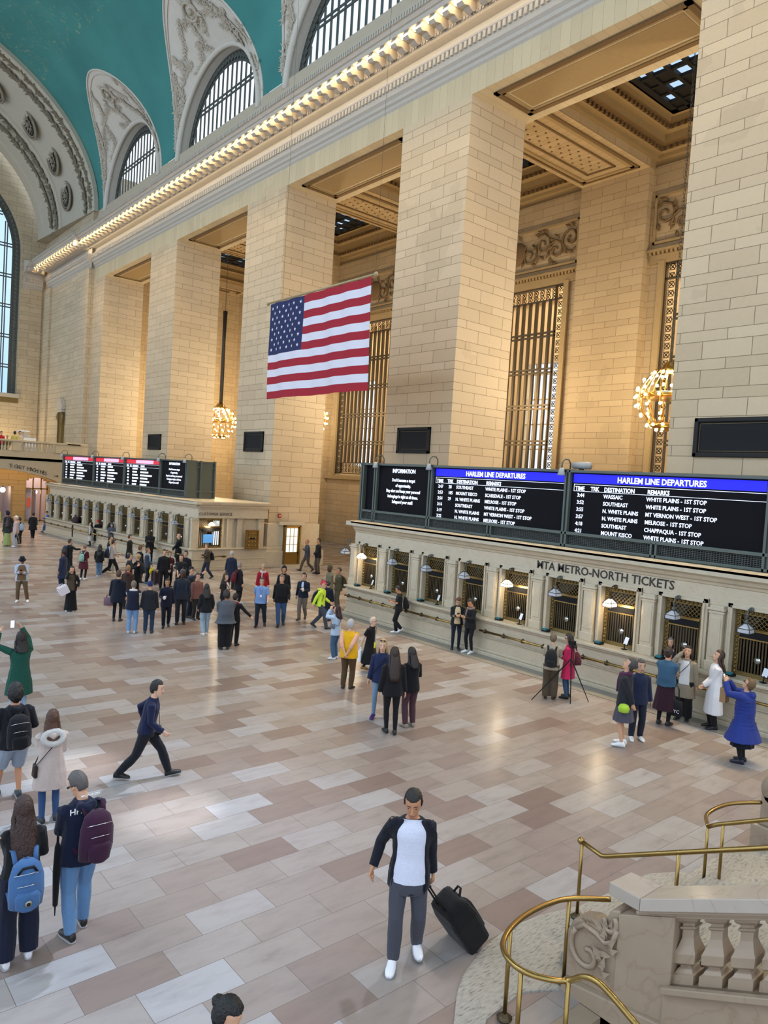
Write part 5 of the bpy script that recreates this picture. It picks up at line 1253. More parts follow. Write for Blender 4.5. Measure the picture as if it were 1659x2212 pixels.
    for i in (0, 1):
        if tt == 'vest': m.ball(shl[i], .068, 10, 7); continue
        if sl < .6:
            s, e_ = shl[i], elb[i]; m.ball(s-T*.012-TX*(.01 if i == 0 else -.01), (.052+inf)*w, 10, 7); m.tube([s, s.lerp(e_, .35), s.lerp(e_, .8)], [.062+inf, .055+inf, .052+inf], 10)
        else: arm(m, i, inf*.85, sl, .004)
    if tt in ('hoodie', 'parka', 'pufferlong') or collar: 
        m.tube([neck+TY*-.10+T*-.02+TX*.09, neck+TY*-.14+T*-.05, neck+TY*-.10+T*-.02-TX*.09], [.045, .06, .045], 8)
    if tt == 'dress': pass
    tobj = remesh(m, {'coat': 'coat', 'longcoat': 'coat', 'dress': 'dress', 'pufferlong': 'coat', 'parka': 'coat', 'tee': 'shirt', 'polo': 'shirt', 'sweater': 'sweater', 'vest': 'vest', 'blazer': 'jacket', 'wide': 'sweater'}.get(tt, 'jacket'), cloth(tc_), body, vox, 4, fd*1.3, PEOPLE)
    if tt == 'vest' and sleeves:
        m = MB(); [arm(m, i, .012, sleeves if isinstance(sleeves, float) else .95) for i in (0, 1)]; remesh(m, 'sleeves', cloth(panel or 'c8c4c0'), body, vox, 3)
    if tt in ('puffer', 'pufferlong', 'vest') and fine or tt == 'pufferlong':
        q = MB(); zz = hem+.04
        while zz < 1.34:
            b = zz-pel; w0 = (.172+inf+fl*max(0, (-b)/(pel-hem)) if b < -.05 else .158+inf)*w+.004; d0 = (.125+inf+fl*.9*max(0, -b/(pel-hem)) if b < -.05 else .12+inf)*w+.004
            q.tube([pc+T*b+X*w0*math.cos(j*math.pi/10)+Y*d0*math.sin(j*math.pi/10) for j in range(20)], .009, 4, closed=True); zz += .075
        q.build('quilting', cloth(tc_), body)
    if panel and tt != 'vest':
        pcx = panel if isinstance(panel, tuple) else (panel, .5, -.05)
        q = MB(); cols = []
        z0_, z1_ = pcx[2], (.525 if op else .50)
        def pp(u, v):
            b = z0_+(z1_-z0_)*v; a_ = (u-.5)*pcx[1]*2.2; ww = (.165+inf)*w; u_ = min(1, max(0, (b-.40)/.11)); dd = ((.128 if b < -.02 else .118)+inf+.006)*w*(1-.42*u_); a_ *= (1-.45*u_)
            return pc+T*b+TX*(ww*math.sin(a_))+TY*(dd*math.cos(a_))+TY*((.03 if .08 < b < .3 else .012) if w > 1.1 else 0)
        from mathutils.bvhtree import BVHTree
        tm = tobj.data; bv = BVHTree.FromPolygons([v.co.copy() for v in tm.vertices], [tuple(p.vertices) for p in tm.polygons])
        def onto(p, off=.006):
            c = pc+T*((p-pc).dot(T)); d = (p-c).normalized(); hit = bv.ray_cast(c+d*.6, -d)
            return (hit[0] if hit[0] is not None else p)+d*off
        nv = 26 if fine else 12
        q.grid(lambda u, v: onto(pp(u, v), .006), 14 if fine else 8, nv); q.build('shirt_front', cloth(pcx[0]), body)
        if near:
            z0_, z1_ = -.20, pcx[2]; q = MB(); q.grid(lambda u, v: onto(pp(.5+(u-.5)*.8, v), .005), 10, 8); q.build('trouser_front', cloth(bot[1]), body)
            z0_, z1_ = -.20, .52
            for s in (0, 1):
                q = MB(); e_ = [onto(pp(s, v/20), .006) for v in range(21)]; q.tube(e_, .008, 6); q.build('jacket_edge', cloth(tc_), body)
                q = MB(); q.grid(lambda u, v: onto(pp(s+(u*(.34 if s else -.34)*math.sin(math.pi*min(1, v*1.02))), .45+.53*v), .014), 5, 12); q.build('lapel', cloth('0d1019'), body)

    if scarf:
        q = MB(); q.tube([neck+V((.1*math.cos(j*.628), .085*math.sin(j*.628)+.01, -.02-.02*math.sin(j*.628))) for j in range(10)], .04, 8, closed=True); q.tube([neck+V((.05, .11, -.03)), neck+V((.07, .15, -.2)), neck+V((.06, .15, -.42))], [(.04, .02), (.045, .02), (.05, .015)], 8)
        q.build('scarf', cloth(scarf), body)
    bt, bc = bot
    m = MB()
    if bt in ('trousers', 'wide', 'leggings', 'jeans', 'shorts', 'capri'):
        inf2 = {'leggings': .004, 'wide': .03}.get(bt, .014); upto = .5 if bt == 'shorts' else 1
        loft(m, [(pc+Z*b, X*(a_*w+inf2), Y*(c*w+inf2)) for b, a_, c in ((-.12, .15, .11), (-.05, .168, .118), (.04, .158, .112), (.10, .148, .105))], seg)
        for i in (0, 1): leg(m, i, inf2, upto, {'wide': .03, 'shorts': .05, 'leggings': 0}.get(bt, .012))
        remesh(m, {'leggings': 'leggings', 'jeans': 'jeans', 'shorts': 'shorts'}.get(bt, 'trousers'), cloth(bc), body, vox, 3, fd, PEOPLE+50)
    if bt in ('skirt', 'midiskirt', 'maxiskirt'):
        hz_ = {'skirt': .52, 'midiskirt': .36, 'maxiskirt': .05}[bt]; n = 36
        def sk_(u, v):
            zz = pel+.08-(pel+.08-hz_)*v; a_ = 2*math.pi*u; fl_ = 1+.04*math.sin(a_*12)*v
            return V(((.15*w+.09*v)*fl_*math.cos(a_), (.11*w+.09*v)*fl_*math.sin(a_), zz))
        q = MB(); q.grid(sk_, 72, 8); q.build('skirt', cloth(bc), body)
        if bt != 'maxiskirt':
            m = MB(); [leg(m, i, .004) for i in (0, 1)]; lc = P.get('legs')
            if lc: remesh(m, 'tights', cloth(lc), body, vox, 2)
    m = MB(); [foot_(m, i, .004) for i in (0, 1)]; so = remesh(m, 'shoes', mat('shoe_'+shoes, hexc(shoes), .5), body, vox*.8, 2)
    if fine:
        q = MB()
        for i in (0, 1):
            an = ank[i]; qq = (P['rf'], P['lf'])[i]; pit = R(-28 if qq[2] > .03 else (12 if qq[1] > .25 else 0)); Rf = Matrix.Rotation((-1 if i == 0 else 1)*R(9), 3, 'Z') @ Matrix.Rotation(pit, 3, 'X')
            loft(q, [(an+Rf @ V((0, y, -.072)), Rf @ V((a_, 0, 0)), Rf @ V((0, 0, .012))) for y, a_ in ((-.076, .02), (-.06, .038), (0, .043), (.1, .051), (.17, .046), (.206, .02))], 10)
        q.build('soles', mat('sole_grey', hexc('8f8f8f'), .6), body)
    # --- hair and headwear
    ht, hcx = hair; HM = mat('hair_'+hcx, hexc(hcx), .5, bump=.5, scale=70, var=.25) if ht not in ('hood', 'beanie', 'cap', 'hat') else cloth(hcx)
    q = MB()
    if ht != 'bald':
        low = {'short': -.02, 'long': -.06, 'bun': -.03, 'hood': -.11, 'beanie': .03, 'cap': .035, 'hat': .03, 'crop': -.01, 'curly': -.05}.get(ht, -.03)
        th = {'hood': .026, 'curly': .03, 'beanie': .016, 'long': .016, 'crop': .010, 'short': .012}.get(ht, .012)
        def hs(u, v):
            a_ = 2*math.pi*u; el = math.pi*(v-.5)*.999; d = V((math.cos(el)*math.sin(a_), math.cos(el)*math.cos(a_), math.sin(el)))
            zz = .12*d.z; base = V((.076*d.x, .094*d.y-.004, .015+.114*d.z)); fwd = d.y; lim = .058 if ht not in ('hood',) else .05
            f_ = th
            if fwd > .18 and base.z < lim+.004+.012*fwd*fwd: f_ = -.03
            elif base.z < low and fwd > -.35: f_ = -.02
            elif base.z < low-.055: f_ = -.025
            nn = .5+.5*noise.noise(d*7+V((PEOPLE, 0, 0))); 
            return gz(base*(1+f_*(1 if f_ < 0 else .8+.5*nn)/.09))
        q.grid(hs, 36, 22)
    if ht == 'long':
        L = P.get('hairlen', .3); b0 = gz(V((0, -.065, .03))); b1 = gz(V((0, -.085, -.06)))
        n = 7; rs = []
        for j in range(n):
            u = j/(n-1); c = b1.lerp(neck+T*(-L)+TY*-.165*w, u) if j else b0
            rs.append((c, TX*(.075+.035*math.sin(math.pi*u*.9)), TY*(.035+.01*math.sin(math.pi*u))))
        loft(q, rs, 14)
        for s in (1, -1): q.tube([gz(V((s*.07, -.01, .04))), gz(V((s*.082, -.015, -.05))), neck+TX*s*.1+TY*-.06-T*.04, neck+TX*s*.09+TY*-.12-T*L*.8], [.02, .028, .034, .02], 8)
    if ht == 'bun': q.ball(gz(V((0, -.1, .05))), .045, 10, 7)
    if ht == 'hat':
        q.lathe([(.13, -.0), (.085, .03), (.08, .115), (.05, .13), (.01, .132)], (0, 0, 0), 18); 
        st = len(q.v)-18*5
        for i_ in range(st, len(q.v)): q.v[i_] = tuple(gz(V(q.v[i_])+V((0, 0, .03))))
    if ht == 'cap':
        st = len(q.v); q.grid(lambda u, v: V((.07*math.cos(math.pi*u), .06+.10*v*math.sin(math.pi*u), .055-.02*v)), 10, 3)
        for i_ in range(st, len(q.v)): q.v[i_] = tuple(gz(V(q.v[i_])))
    if q.v and ht in ('long', 'short', 'curly', 'bun') and fine:
        o = remesh(q, 'hair', HM, body, .0065, 1)
        def lock(p):
            wv = .012*math.sin(p.z*38+p.x*30); return (noise.noise(V(((p.x+wv)*95, (p.y+wv)*95, p.z*9)))+.6*noise.noise(V(((p.x+wv)*38, p.y*38, p.z*7))))*(.008 if ht == 'long' else .006)
        displace(o.data, lock)
    elif q.v: q.build({'hood': 'hood', 'beanie': 'beanie', 'cap': 'cap', 'hat': 'hat'}.get(ht, 'hair'), HM, body)
    mw = Matrix.Translation(g0) @ Matrix.Rotation(rz, 4, 'Z') @ Matrix.Scale(k, 4)
    body.matrix_world = mw
    tag(body, label, 'person', group)
    J = dict(mw=mw, rh=wri[0], lh=wri[1], neck=neck, pc=pc, T=T, sh=shl, k=k, hc=hc_, gz=gz, rz=rz, g=g0, w=w)
    return J
def at(J, loc, rot=(0, 0, 0)):
    return J['mw'] @ Matrix.Translation(V(loc)) @ Matrix.Rotation(R(rot[2]), 4, 'Z') @ Matrix.Rotation(R(rot[0]), 4, 'X') @ Matrix.Rotation(R(rot[1]), 4, 'Y')
def backpack(J, label, col, s=1.0, side=0, pocket=True, near=False, trim=None):
    t = thing('backpack', label, 'backpack'); t.matrix_world = at(J, J['pc']+J['T']*.17+V((side, -.235-.0*s, 0)), (0, 0, 0))
    cm = cloth(col); m = MB(); n = 14
    loft(m, [(V((0, y, z)), V((a*s, 0, 0)), V((0, b*s, 0))) for z, a, b, y in ((-.19*s, .11, .05, .02), (-.17*s, .145, .085, 0), (-.05*s, .155, .105, -.01), (.1*s, .15, .095, 0), (.2*s, .12, .07, .02), (.25*s, .06, .035, .03))], 16)
    m.build('pack_body', cm, t)
    if pocket:
        m = MB(); loft(m, [(V((0, -.09*s, z)), V((a*s, 0, 0)), V((0, .04*s, 0))) for z, a in ((-.17*s, .06), (-.15*s, .1), (-.04*s, .11), (.0, .08))], 12); m.build('front_pocket', cloth(trim) if trim else cm, t)
        if near:
            m = MB()
            for zz, r_ in ((.02, .11), (.13, .12)): m.tube([(r_*s*math.cos(a), -.02-.1*s*math.sin(a), (zz+.05*math.sin(a))*s) for a in [j*math.pi/10 for j in range(11)]], .004, 4)
            m.build('zips', CHROME, t)
    for sx in (1, -1):
        m = MB(); m.tube([V((sx*.09, .05, .2)), V((sx*.11, .15, .33)), V((sx*.12, .27, .30)), V((sx*.125, .36, .12)), V((sx*.14, .3, -.08)), V((sx*.13, .1, -.16))], [(.025, .008)]*6, 8); m.build('strap', cm, t)
    m = MB().tube([(-.03, .05, .24), (-.02, .05, .29), (.02, .05, .29), (.03, .05, .24)], .009, 6); m.build('grab_handle', cm, t)
    return t
def bag(J, label, hand, col, w=.26, h=.3, d=.1, name='shopping_bag', cat='bag', handle=.18, rot=(0, 0, 0), off=(0, 0, 0), paper=False):
    p = J['rh' if hand == 'r' else 'lh'] if isinstance(hand, str) else V(hand); t = thing(name, label, cat); t.matrix_world = at(J, p+V(off)+V((0, 0, -.07)), rot)
    m = MB(); y = d/2
    loft(m, [(V((0, 0, -handle-h)), V((w*.5, 0, 0)), V((0, y*.9, 0))), (V((0, 0, -handle-h*.97)), V((w*.56, 0, 0)), V((0, y, 0))), (V((0, 0, -handle-h*.4)), V((w*.56, 0, 0)), V((0, y*1.05, 0))), (V((0, 0, -handle)), V((w*.5, 0, 0)), V((0, y*.5, 0)))], 4 if paper else 14) if not paper else m.box(-w/2, w/2, -y, y, -handle-h, -handle)
    m.build('bag_body', cloth(col) if not paper else mat('paper_'+col, hexc(col), .6), t, bevel=.004 if paper else 0)
    for s in (-1, 1): MB().tube([(-w*.25, s*y*.6, -handle), (-w*.2, s*y*.3, -handle*.3), (0, 0, 0), (w*.2, s*y*.3, -handle*.3), (w*.25, s*y*.6, -handle)], .008, 5).build('handle', cloth(col), t)
    return t
def strapbag(J, label, col, side=1, low=.0, w=.2, h=.15, name='shoulder_bag', strapcol=None):
    t = thing(name, label, 'bag'); t.matrix_world = at(J, J['pc']); x = side*(.2+.02); m = MB()
    loft(m, [(V((x, .0, low-h)), V((.03, 0, 0)), V((0, w*.5, 0))), (V((x, 0, low-h*.9)), V((.045, 0, 0)), V((0, w*.56, 0))), (V((x, 0, low)), V((.03, 0, 0)), V((0, w*.5, 0)))], 12); m.build('bag_body', cloth(col), t)
    sh = V((-side*.11, 0, .53)); m = MB().tube([V((x, .04, low)), V((side*.1, .15, .2)), V((-side*.08, .14, .42)), sh, V((-side*.08, -.14, .40)), V((side*.1, -.15, .2)), V((x, -.04, low))], [(.012, .005)]*7, 6); m.build('strap', cloth(strapcol or col), t); return t
def phone(J, label, lit=True, off=(0, 0, 0), rot=(-30, 0, 0), hand=None):
    p = (J['rh']+J['lh'])*.5 if hand is None else J[hand]
    t = thing('phone', label, 'phone'); t.matrix_world = at(J, p+V(off)+V((0, .04, .06)), rot); B(-.038, .038, -.005, .005, -.075, .075).build('case', BLACK, t, bevel=.004)
    B(-.034, .034, -.0065, -.005, -.07, .07).build('screen', mat('phone_screen', (.7, .75, .8), .2, emit=(.8, .88, 1), es=.9), t)
def cup(J, label, hand='rh', col='e4ddd2'):
    t = thing('paper_cup', label, 'cup'); t.matrix_world = at(J, J[hand]+V((-.02 if hand == 'rh' else .02, .06, .03))); MB().lathe([(.028, -.06), (.04, .05)], seg=10).build('cup_body', cloth(col), t); MB().lathe([(.042, .05), (.042, .062), (.035, .07)], seg=10).build('lid', WHITE if col != 'ffffff' else BLACK, t)
# ---- right side, along the near booth
J = person('person in black t-shirt leaning on the near booth reading a phone', (866, 1272), (858, 1369), ang=265, pose='phone', top=('tee', '17171a'), bot=('trousers', '141416'), hair=('short', '17110d'), shoes='dedede', sk=1, pz=dict(rf=(.08, .05, 0), lf=(.06, -.12, .12)))
backpack(J, 'black backpack on the person leaning at the near booth', '141417'); phone(J, 'phone held by the black shirted person at the booth')
J = person('person with auburn hair in black jacket and cream top looking at a phone', (993, 1297), (983, 1403), ang=175, pose='phone', top=('jacket', '1b1c20'), bot=('leggings', '1a2130'), hair=('bun', '5a3320'), panel=('c9b592', .5, -.05), shoes='17191f')
phone(J, 'phone held by the auburn haired person at the booth')
J = person('bearded person in black coat and white sneakers thumbing a phone', (1022, 1300), (1012, 1411), ang=225, pose='phone', top=('jacket', '131418'), bot=('leggings', '15161a'), hair=('short', '15110e'), shoes='e6e6e6', sk=1, scarf='7d6a60')
phone(J, 'phone held by the person in white sneakers')
J = person('photographer in khaki trousers and pale shirt standing behind a tripod', (1194, 1378), (1186, 1510), ang=5, pose='cup', top=('jacket', 'a09683'), bot=('wide', '4b4032'), hair=('short', '6b5a48'), shoes='17150f', pz=dict(rh=(.1, .3, 1.3), lh=(.1, .3, 1.28)))
backpack(J, 'black backpack worn by the tripod photographer', '1b1c1e', 1.05)
t = thing('tripod', 'spread black camera tripod straddled by the khaki photographer', 'tripod'); c = (ground(1148, 1512)+ground(1232, 1521)+Vector((-8.1, 13.9, 0)))/3; g1, g2 = ground(1148, 1512), ground(1232, 1521); c = (g1+g2)/2+Vector((.2, .45, 0))
MB().tube([c+V((0, 0, .95)), c+V((0, 0, 1.45))], .016, 6).build('centre_column', BLACK, t); MB().box(c.x-.07, c.x+.07, c.y-.06, c.y+.06, 1.45, 1.56).build('camera', BLACK, t)
for q in (g1, g2, c+V((.3, .45, 0))): MB().tube([c+V((0, 0, 1.1)), q.lerp(c+V((0, 0, 1.1)), .5), q], [.018, .014, .01], 6).build('leg', BLACK, t)
J = person('dark haired person in bright pink coat and jeans holding papers', (1227, 1379), (1223, 1508), ang=290, pose='front', top=('coat', 'c92a5c'), bot=('leggings', '33506f'), hair=('long', '241c19'), shoes='141414', glasses=True, pz=dict(rh=(.03, .26, 1.2), lh=(.05, .26, 1.12), hairlen=.05, hp=-10))
backpack(J, 'small maroon backpack on the pink coated person', '57202c', .8)
t = thing('paper_sheets', 'white papers in the hands of the pink coated person', 'papers'); t.matrix_world = at(J, (J['rh']+J['lh'])/2+V((0, .05, .02)), (-40, 0, 0)); B(-.1, .1, -.004, .004, -.14, .14).build('sheets', WHITE, t); B(-.07, .07, -.006, -.003, .02, .08).build('printed_block', mat('print_grey', (.3, .3, .35), .6), t)
J = person('person in black jacket and grey quilted skirt with bare legs looking up', (1374, 1435), (1342, 1611), ang=285, pose='behind', top=('jacket', '22242a'), bot=('skirt', '4a4955'), hair=('bun', '3c3a3c'), shoes='e4e4e4', sk=0, scarf='4c2141', pz=dict(hp=32, rh=(.27, -.05, .85), lh=(.1, -.2, .85)), head_yaw=10)
t = thing('lime_pouch', 'round lime green pouch hanging behind the grey skirted person', 'pouch'); t.matrix_world = at(J, (-.24, -.06, .82)); MB().lathe([(.02, -.1), (.1, -.07), (.11, 0), (.08, .06), (.02, .08)], seg=12).build('pouch_body', cloth('9fc43a'), t)
J = person('person in navy jacket and dark trousers half hidden behind the grey skirted one', (1384, 1437), (1372, 1598), ang=160, pose='stand', top=('jacket', '1e2740'), bot=('trousers', '1d2333'), hair=('short', '4a4444'), shoes='e0e0e0')
J = person('person in denim jacket and maroon pleated skirt seen from behind', (1434, 1408), (1432, 1566), ang=20, pose='cross', top=('crop', '35566f'), bot=('midiskirt', '2e1522'), hair=('bun', '33211b'), shoes='151515', w=1.12, pz=dict(legs='141414'))
bag(J, 'black tote bag with white marks on the denim jacketed shoulder', (.24, -.02, 1.05), '151619', .3, .34, .1, 'tote_bag', handle=.36)
t = [o for o in COL.objects if o.name.startswith('tote_bag')][-1]; text('NYC', -.09, -.62, .1, WHITE, -.06, t, name='print', ext=.002)
J = person('person with short grey hair and long pink scarf near the booth', (1450, 1387), None, h=1.72, ang=200, pose='stand', top=('jacket', '20222a'), bot=('trousers', '1b1b1e'), hair=('short', '7b6f6a'), shoes='151515', sk=0, scarf='c9a39c', panel=('b04a38', .5, 0))
J = person('person in beige cardigan and black trousers shading eyes with a hand', (1489, 1408), (1474, 1555), ang=195, pose='shade', top=('coat', '8d8371'), bot=('wide', '17181b'), hair=('long', '2b1b15'), shoes='151515', panel=('d8d6d4', .6, -.05), pz=dict(hairlen=.12))
strapbag(J, 'brown shoulder bag on the beige cardigan person', '3a2f25', 1, .05)
J = person('person in long white coat looking up beside the booth', (1541, 1415), (1537, 1574), ang=255, pose='front', top=('longcoat', 'dcdadb'), bot=('trousers', '131316'), hair=('long', '3c2619'), shoes='141414', pz=dict(hp=22, hairlen=.16))
J = person('person in bright blue quilted coat and sunglasses photographing upward', (1612, 1476), (1600, 1648), ang=290, pose='photo', top=('pufferlong', '23357f'), bot=('midiskirt', '151b2b'), hair=('short', '6b5233'), shoes='15182b', w=1.15, glasses=True, pz=dict(hp=28, rh=(.06, .40, 1.60), lh=(.06, .40, 1.58), legs='15161a', flare=.03))
phone(J, 'small camera raised by the blue coated person', False)
bag(J, 'crumpled brown paper bag hanging from the blue coated wrist', 'l', '8f6f4d', .2, .3, .12, 'paper_bag', handle=.05, paper=True)
# ---- group in the middle right
J = person('blond person in navy zip jacket, torn jeans and purple sneakers', (833, 1393), (818, 1550), ang=185, pose='stand', top=('jacket', '1c2748'), bot=('leggings', '6b87a0'), hair=('long', 'b89a6c'), shoes='3e1d63', sk=4, pz=dict(rf=(.12, .06, 0), lf=(.16, -.06, 0), hairlen=.18, lean=2))
t = thing('sunglasses', 'dark sunglasses pushed up on the blond head', 'sunglasses'); t.matrix_world = at(J, J['gz'](V((0, .05, .115)))); MB().tube([(-.06, 0, 0), (-.03, .02, 0), (0, .02, .0), (.03, .02, 0), (.06, 0, 0)], [.01, .02, .008, .02, .01], 6).build('lenses', BLACK, t)
strapbag(J, 'black belt bag at the waist of the blond person', '121214', 1, .02, .16, .1, 'belt_bag')
J = person('person dressed all in black with very long brown hair seen from behind', (851, 1412), (842, 1586), ang=350, pose='stand', top=('jacket', '121216'), bot=('leggings', '111114'), hair=('long', '2c1c15'), shoes='121214', pz=dict(hairlen=.34, rf=(.09, -.04, 0), lf=(.07, .06, 0)))
J = person('person with dark hair, black jacket and burgundy trousers seen from behind', (892, 1412), (882, 1570), ang=330, pose='cup', top=('jacket', '101116'), bot=('trousers', '4a3037'), hair=('long', '1c1412'), shoes='8d8578', pz=dict(hairlen=.12, hp=-15))
J = person('white haired person in bright yellow quilted vest, hands behind the back', (748, 1348), (749, 1488), ang=20, pose='behind', top=('vest', 'd9a415'), bot=('trousers', '4c3a22'), hair=('short', 'a9a9a8'), shoes='2a1d15', sk=0, w=1.16, sleeves=.42, panel='d8a48c', near=False)
J = person('bald person in long black dress with glasses and a pale cord', (796, 1340), (796, 1452), ang=120, pose='walk', top=('dress', '101013'), bot=('leggings', '101013'), hair=('crop', 'cdb7a6'), shoes='8a6a3a', sk=4, glasses=True, pz=dict(rf=(.06, .2, 0), lf=(.06, -.25, .03), lh=(.26, -.12, .92)))
bag(J, 'plain white shopping bag carried by the bald person', 'r', 'e6e9f0', .3, .34, .08, 'shopping_bag', handle=.1, paper=True, rot=(0, 0, 20))
t = thing('yellow_tag', 'neon yellow luggage tag hanging on the black dress', 'tag'); t.matrix_world = at(J, (.05, .19, .92)); B(-.04, .04, -.006, .006, -.12, .06).build('tag_body', mat('neon', hexc('d9e53a'), .5), t); MB().tube([(0, 0, .06), (-.06, -.03, .3), (-.1, -.06, .5)], .006, 5).build('cord', mat('cord_pale', (.6, .6, .6), .5), t)
J = person('person with dark red hair in pale denim jacket photographing', (733, 1317), (722, 1424), ang=300, pose='photo_face', top=('jacket', 'a9bdd3'), bot=('jeans', '3c5a78'), hair=('long', '2d1218'), shoes='dcdcdc', pz=dict(hairlen=.12))
strapbag(J, 'small grey crossbody bag on the pale denim jacket', '5b6470', -1, .25, .16, .14)
# ---- centre crowd
J = person('person in light blue polo shirt with a lanyard walking', (566, 1255), (561, 1354), ang=185, pose='walk', top=('polo', '6f8fc0'), bot=('trousers', '191d28'), hair=('short', '3b342f'), shoes='121212', sk=0, w=1.15, glasses=True, pz=dict(rf=(.12, .05, 0), lf=(.14, -.22, .05)))
t = thing('lanyard_badge', 'white badge on the lanyard over the blue polo', 'badge'); t.matrix_world = at(J, (0, .20, 1.14)); B(-.03, .03, -.004, .004, -.05, .03).build('card', WHITE, t); MB().tube([(-.06, -.05, .25), (0, 0, .03), (.06, -.05, .25)], .005, 4).build('cord', BLACK, t)
J = person('balding person in black sweater and blue jeans walking', (604, 1247), (604, 1352), ang=180, pose='walk', top=('jacket', '121215'), bot=('jeans', '304a6c'), hair=('crop', '6e5a48'), shoes='121212', w=1.12, pz=dict(rf=(.05, .2, 0), lf=(.1, -.2, .05)), head_yaw=-30)
J = person('person in black hood behind the black sweatered walker', (614, 1230), None, h=1.75, ang=180, top=('hoodie', '141418'), bot=('trousers', '161618'), hair=('hood', '151518'), shoes='121212', sk=1)
J = person('person with sunglasses, red jacket and long white scarf', (569, 1225), None, h=1.66, ang=170, top=('jacket', '9c1c2c'), bot=('trousers', '2a2a30'), hair=('short', 'b99f82'), scarf='d9c6c2', glasses=True)
backpack(J, 'red backpack of the person with the white scarf', '6f1522', .8)
J = person('person in navy sweater, tie and grey trousers holding a cup', (659, 1243), (652, 1338), ang=200, pose='cup', top=('sweater', '161b2c'), bot=('trousers', '6a6058'), hair=('short', '2b211b'), shoes='4a3526', panel=('b9c4dc', .22, .3), pz=dict(rf=(.04, .2, 0), lf=(.06, -.2, .05), lh=(.12, .28, 1.12), rh=(.3, -.1, .85)))
cup(J, 'white paper cup held by the navy sweatered walker', 'lh')
J = person('person in neon yellow jacket and red cap striding right', (697, 1259), (690, 1357), ang=110, pose='walk', top=('hoodie', 'c9e23f'), bot=('trousers', '3c4149'), hair=('cap', 'b93048'), shoes='23252a', pz=dict(rf=(.07, .28, 0), lf=(.07, -.3, .05)))
backpack(J, 'black backpack worn over the neon jacket', '17181b')
J = person('person in navy coat and jeans hidden behind the neon jacket', (713, 1262), (705, 1341), ang=20, top=('coat', '141a2a'), bot=('jeans', '5472a0'), hair=('short', '2a2320'), shoes='23252d')
camo = '6b6650'
J = person('soldier in camouflage with dark face covering, standing left', (703, 1226), (708, 1318), ang=240, pose='cross', top=('jacket', camo), bot=('trousers', '5f5a45'), hair=('cap', '4f4b3a'), shoes='2a241c', sk=3)
J = person('soldier in camouflage helmet with pack, standing right by the booth corner', (721, 1232), (728, 1315), ang=250, pose='cross', top=('puffer', '5d5a46'), bot=('trousers', camo), hair=('beanie', '55523f'), shoes='2a241c', sk=1)
backpack(J, 'olive military pack on the right hand soldier', '4a4837', 1.05)
J = person('bald bearded person in slate shirt striding with a phone', (668, 1167), (662, 1234), ang=250, pose='walk', top=('jacket', '3e434e'), bot=('trousers', '4e433d'), hair=('crop', 'a0714f'), shoes='1a1613', sk=1, pz=dict(rf=(.05, .33, 0), lf=(.05, -.33, .05), lh=(.15, .32, 1.2)))
J = person('person in black shirt and brown trousers walking beside the bald one', (688, 1168), (685, 1240), ang=240, pose='front', top=('jacket', '17181d'), bot=('trousers', '55493f'), hair=('short', '1d1512'), shoes='14110f', sk=1)
J = person('curly haired person in grey sweater and black trousers seen from behind', (484, 1284), (484, 1403), ang=350, pose='phone', top=('wide', '4f545c'), bot=('wide', '121215'), hair=('curly', '1d1613'), shoes='131315', w=1.3, sk=2)
J = person('person in black with red hood stretching out an arm', (492, 1290), (503, 1395), ang=20, pose='stand', top=('jacket', '141417'), bot=('trousers', '121214'), hair=('short', '1d1613'), scarf='8c1a22', pz=dict(rh=(.55, .1, 1.0)))
J = person('person with black straight hair, black jacket and pale jeans walking away', (447, 1270), (442, 1373), ang=350, pose='walk', top=('jacket', '17181c'), bot=('jeans', '8ea3b3'), hair=('long', '15110f'), shoes='e0ddd8', pz=dict(rf=(.07, .1, 0), lf=(.07, -.12, .03), hairlen=.18, rh=(.24, .1, .9), lh=(.24, .1, .9)))
J = person('person with glasses on the head, black jacket and white top', (487, 1246), None, h=1.66, ang=120, pose='cup', top=('jacket', '1c1a1c'), bot=('trousers', '1a1a1c'), hair=('long', '33241c'), panel=('cfcac8', .4, 0))
strapbag(J, 'magenta shoulder bag in the centre crowd', '7a1f5a', -1, .15, .2, .16)
J = person('grey haired person in navy coat facing away at the crowd edge', (501, 1196), None, h=1.75, ang=20, top=('coat', '1b2236'), bot=('trousers', '1a1c22'), hair=('short', 'a8a4a0'))
J = person('grey haired person in dark coat with burgundy pack', (506, 1221), (513, 1303), ang=60, top=('coat', '18181c'), bot=('trousers', '15161a'), hair=('short', '8f8780'), shoes='dcdcdc')
backpack(J, 'burgundy backpack on the dark coated person', '5f1c26')
J = person('person in brown jacket walking left with a lit phone', (447, 1178), (446, 1250), ang=250, pose='walk', top=('jacket', '3a3026'), bot=('trousers', '22283a'), hair=('short', '4a4038'), shoes='161414', pz=dict(lh=(.1, .34, 1.2), rf=(.06, .2, 0), lf=(.06, -.25, .05)))
backpack(J, 'black backpack on the brown jacketed walker', '17171a', .9); phone(J, 'lit phone held by the brown jacketed walker', hand='lh')
J = person('bald person in long black coat facing left by the booth end', (387, 1158), None, h=1.85, ang=270, pose='phone', top=('coat', '121317'), bot=('trousers', '121317'), hair=('bald', '000000'), panel=('8fa3bd', .3, .1), w=1.12, pz=dict(hp=0, rh=(.2, .3, .95), lh=(.2, .3, .9)))
J = person('person in black sweater standing at the distant counter with a phone', (325, 1150), None, h=1.82, ang=190, pose='phone', top=('jacket', '111216'), bot=('trousers', '121216'), hair=('crop', '1c1512'), sk=3, w=1.12)
J = person('dark haired person in black coat in profile at the distant counter', (281, 1160), None, h=1.78, ang=110, top=('coat', '17171a'), bot=('trousers', '151517'), hair=('short', '15110f'), sk=0)
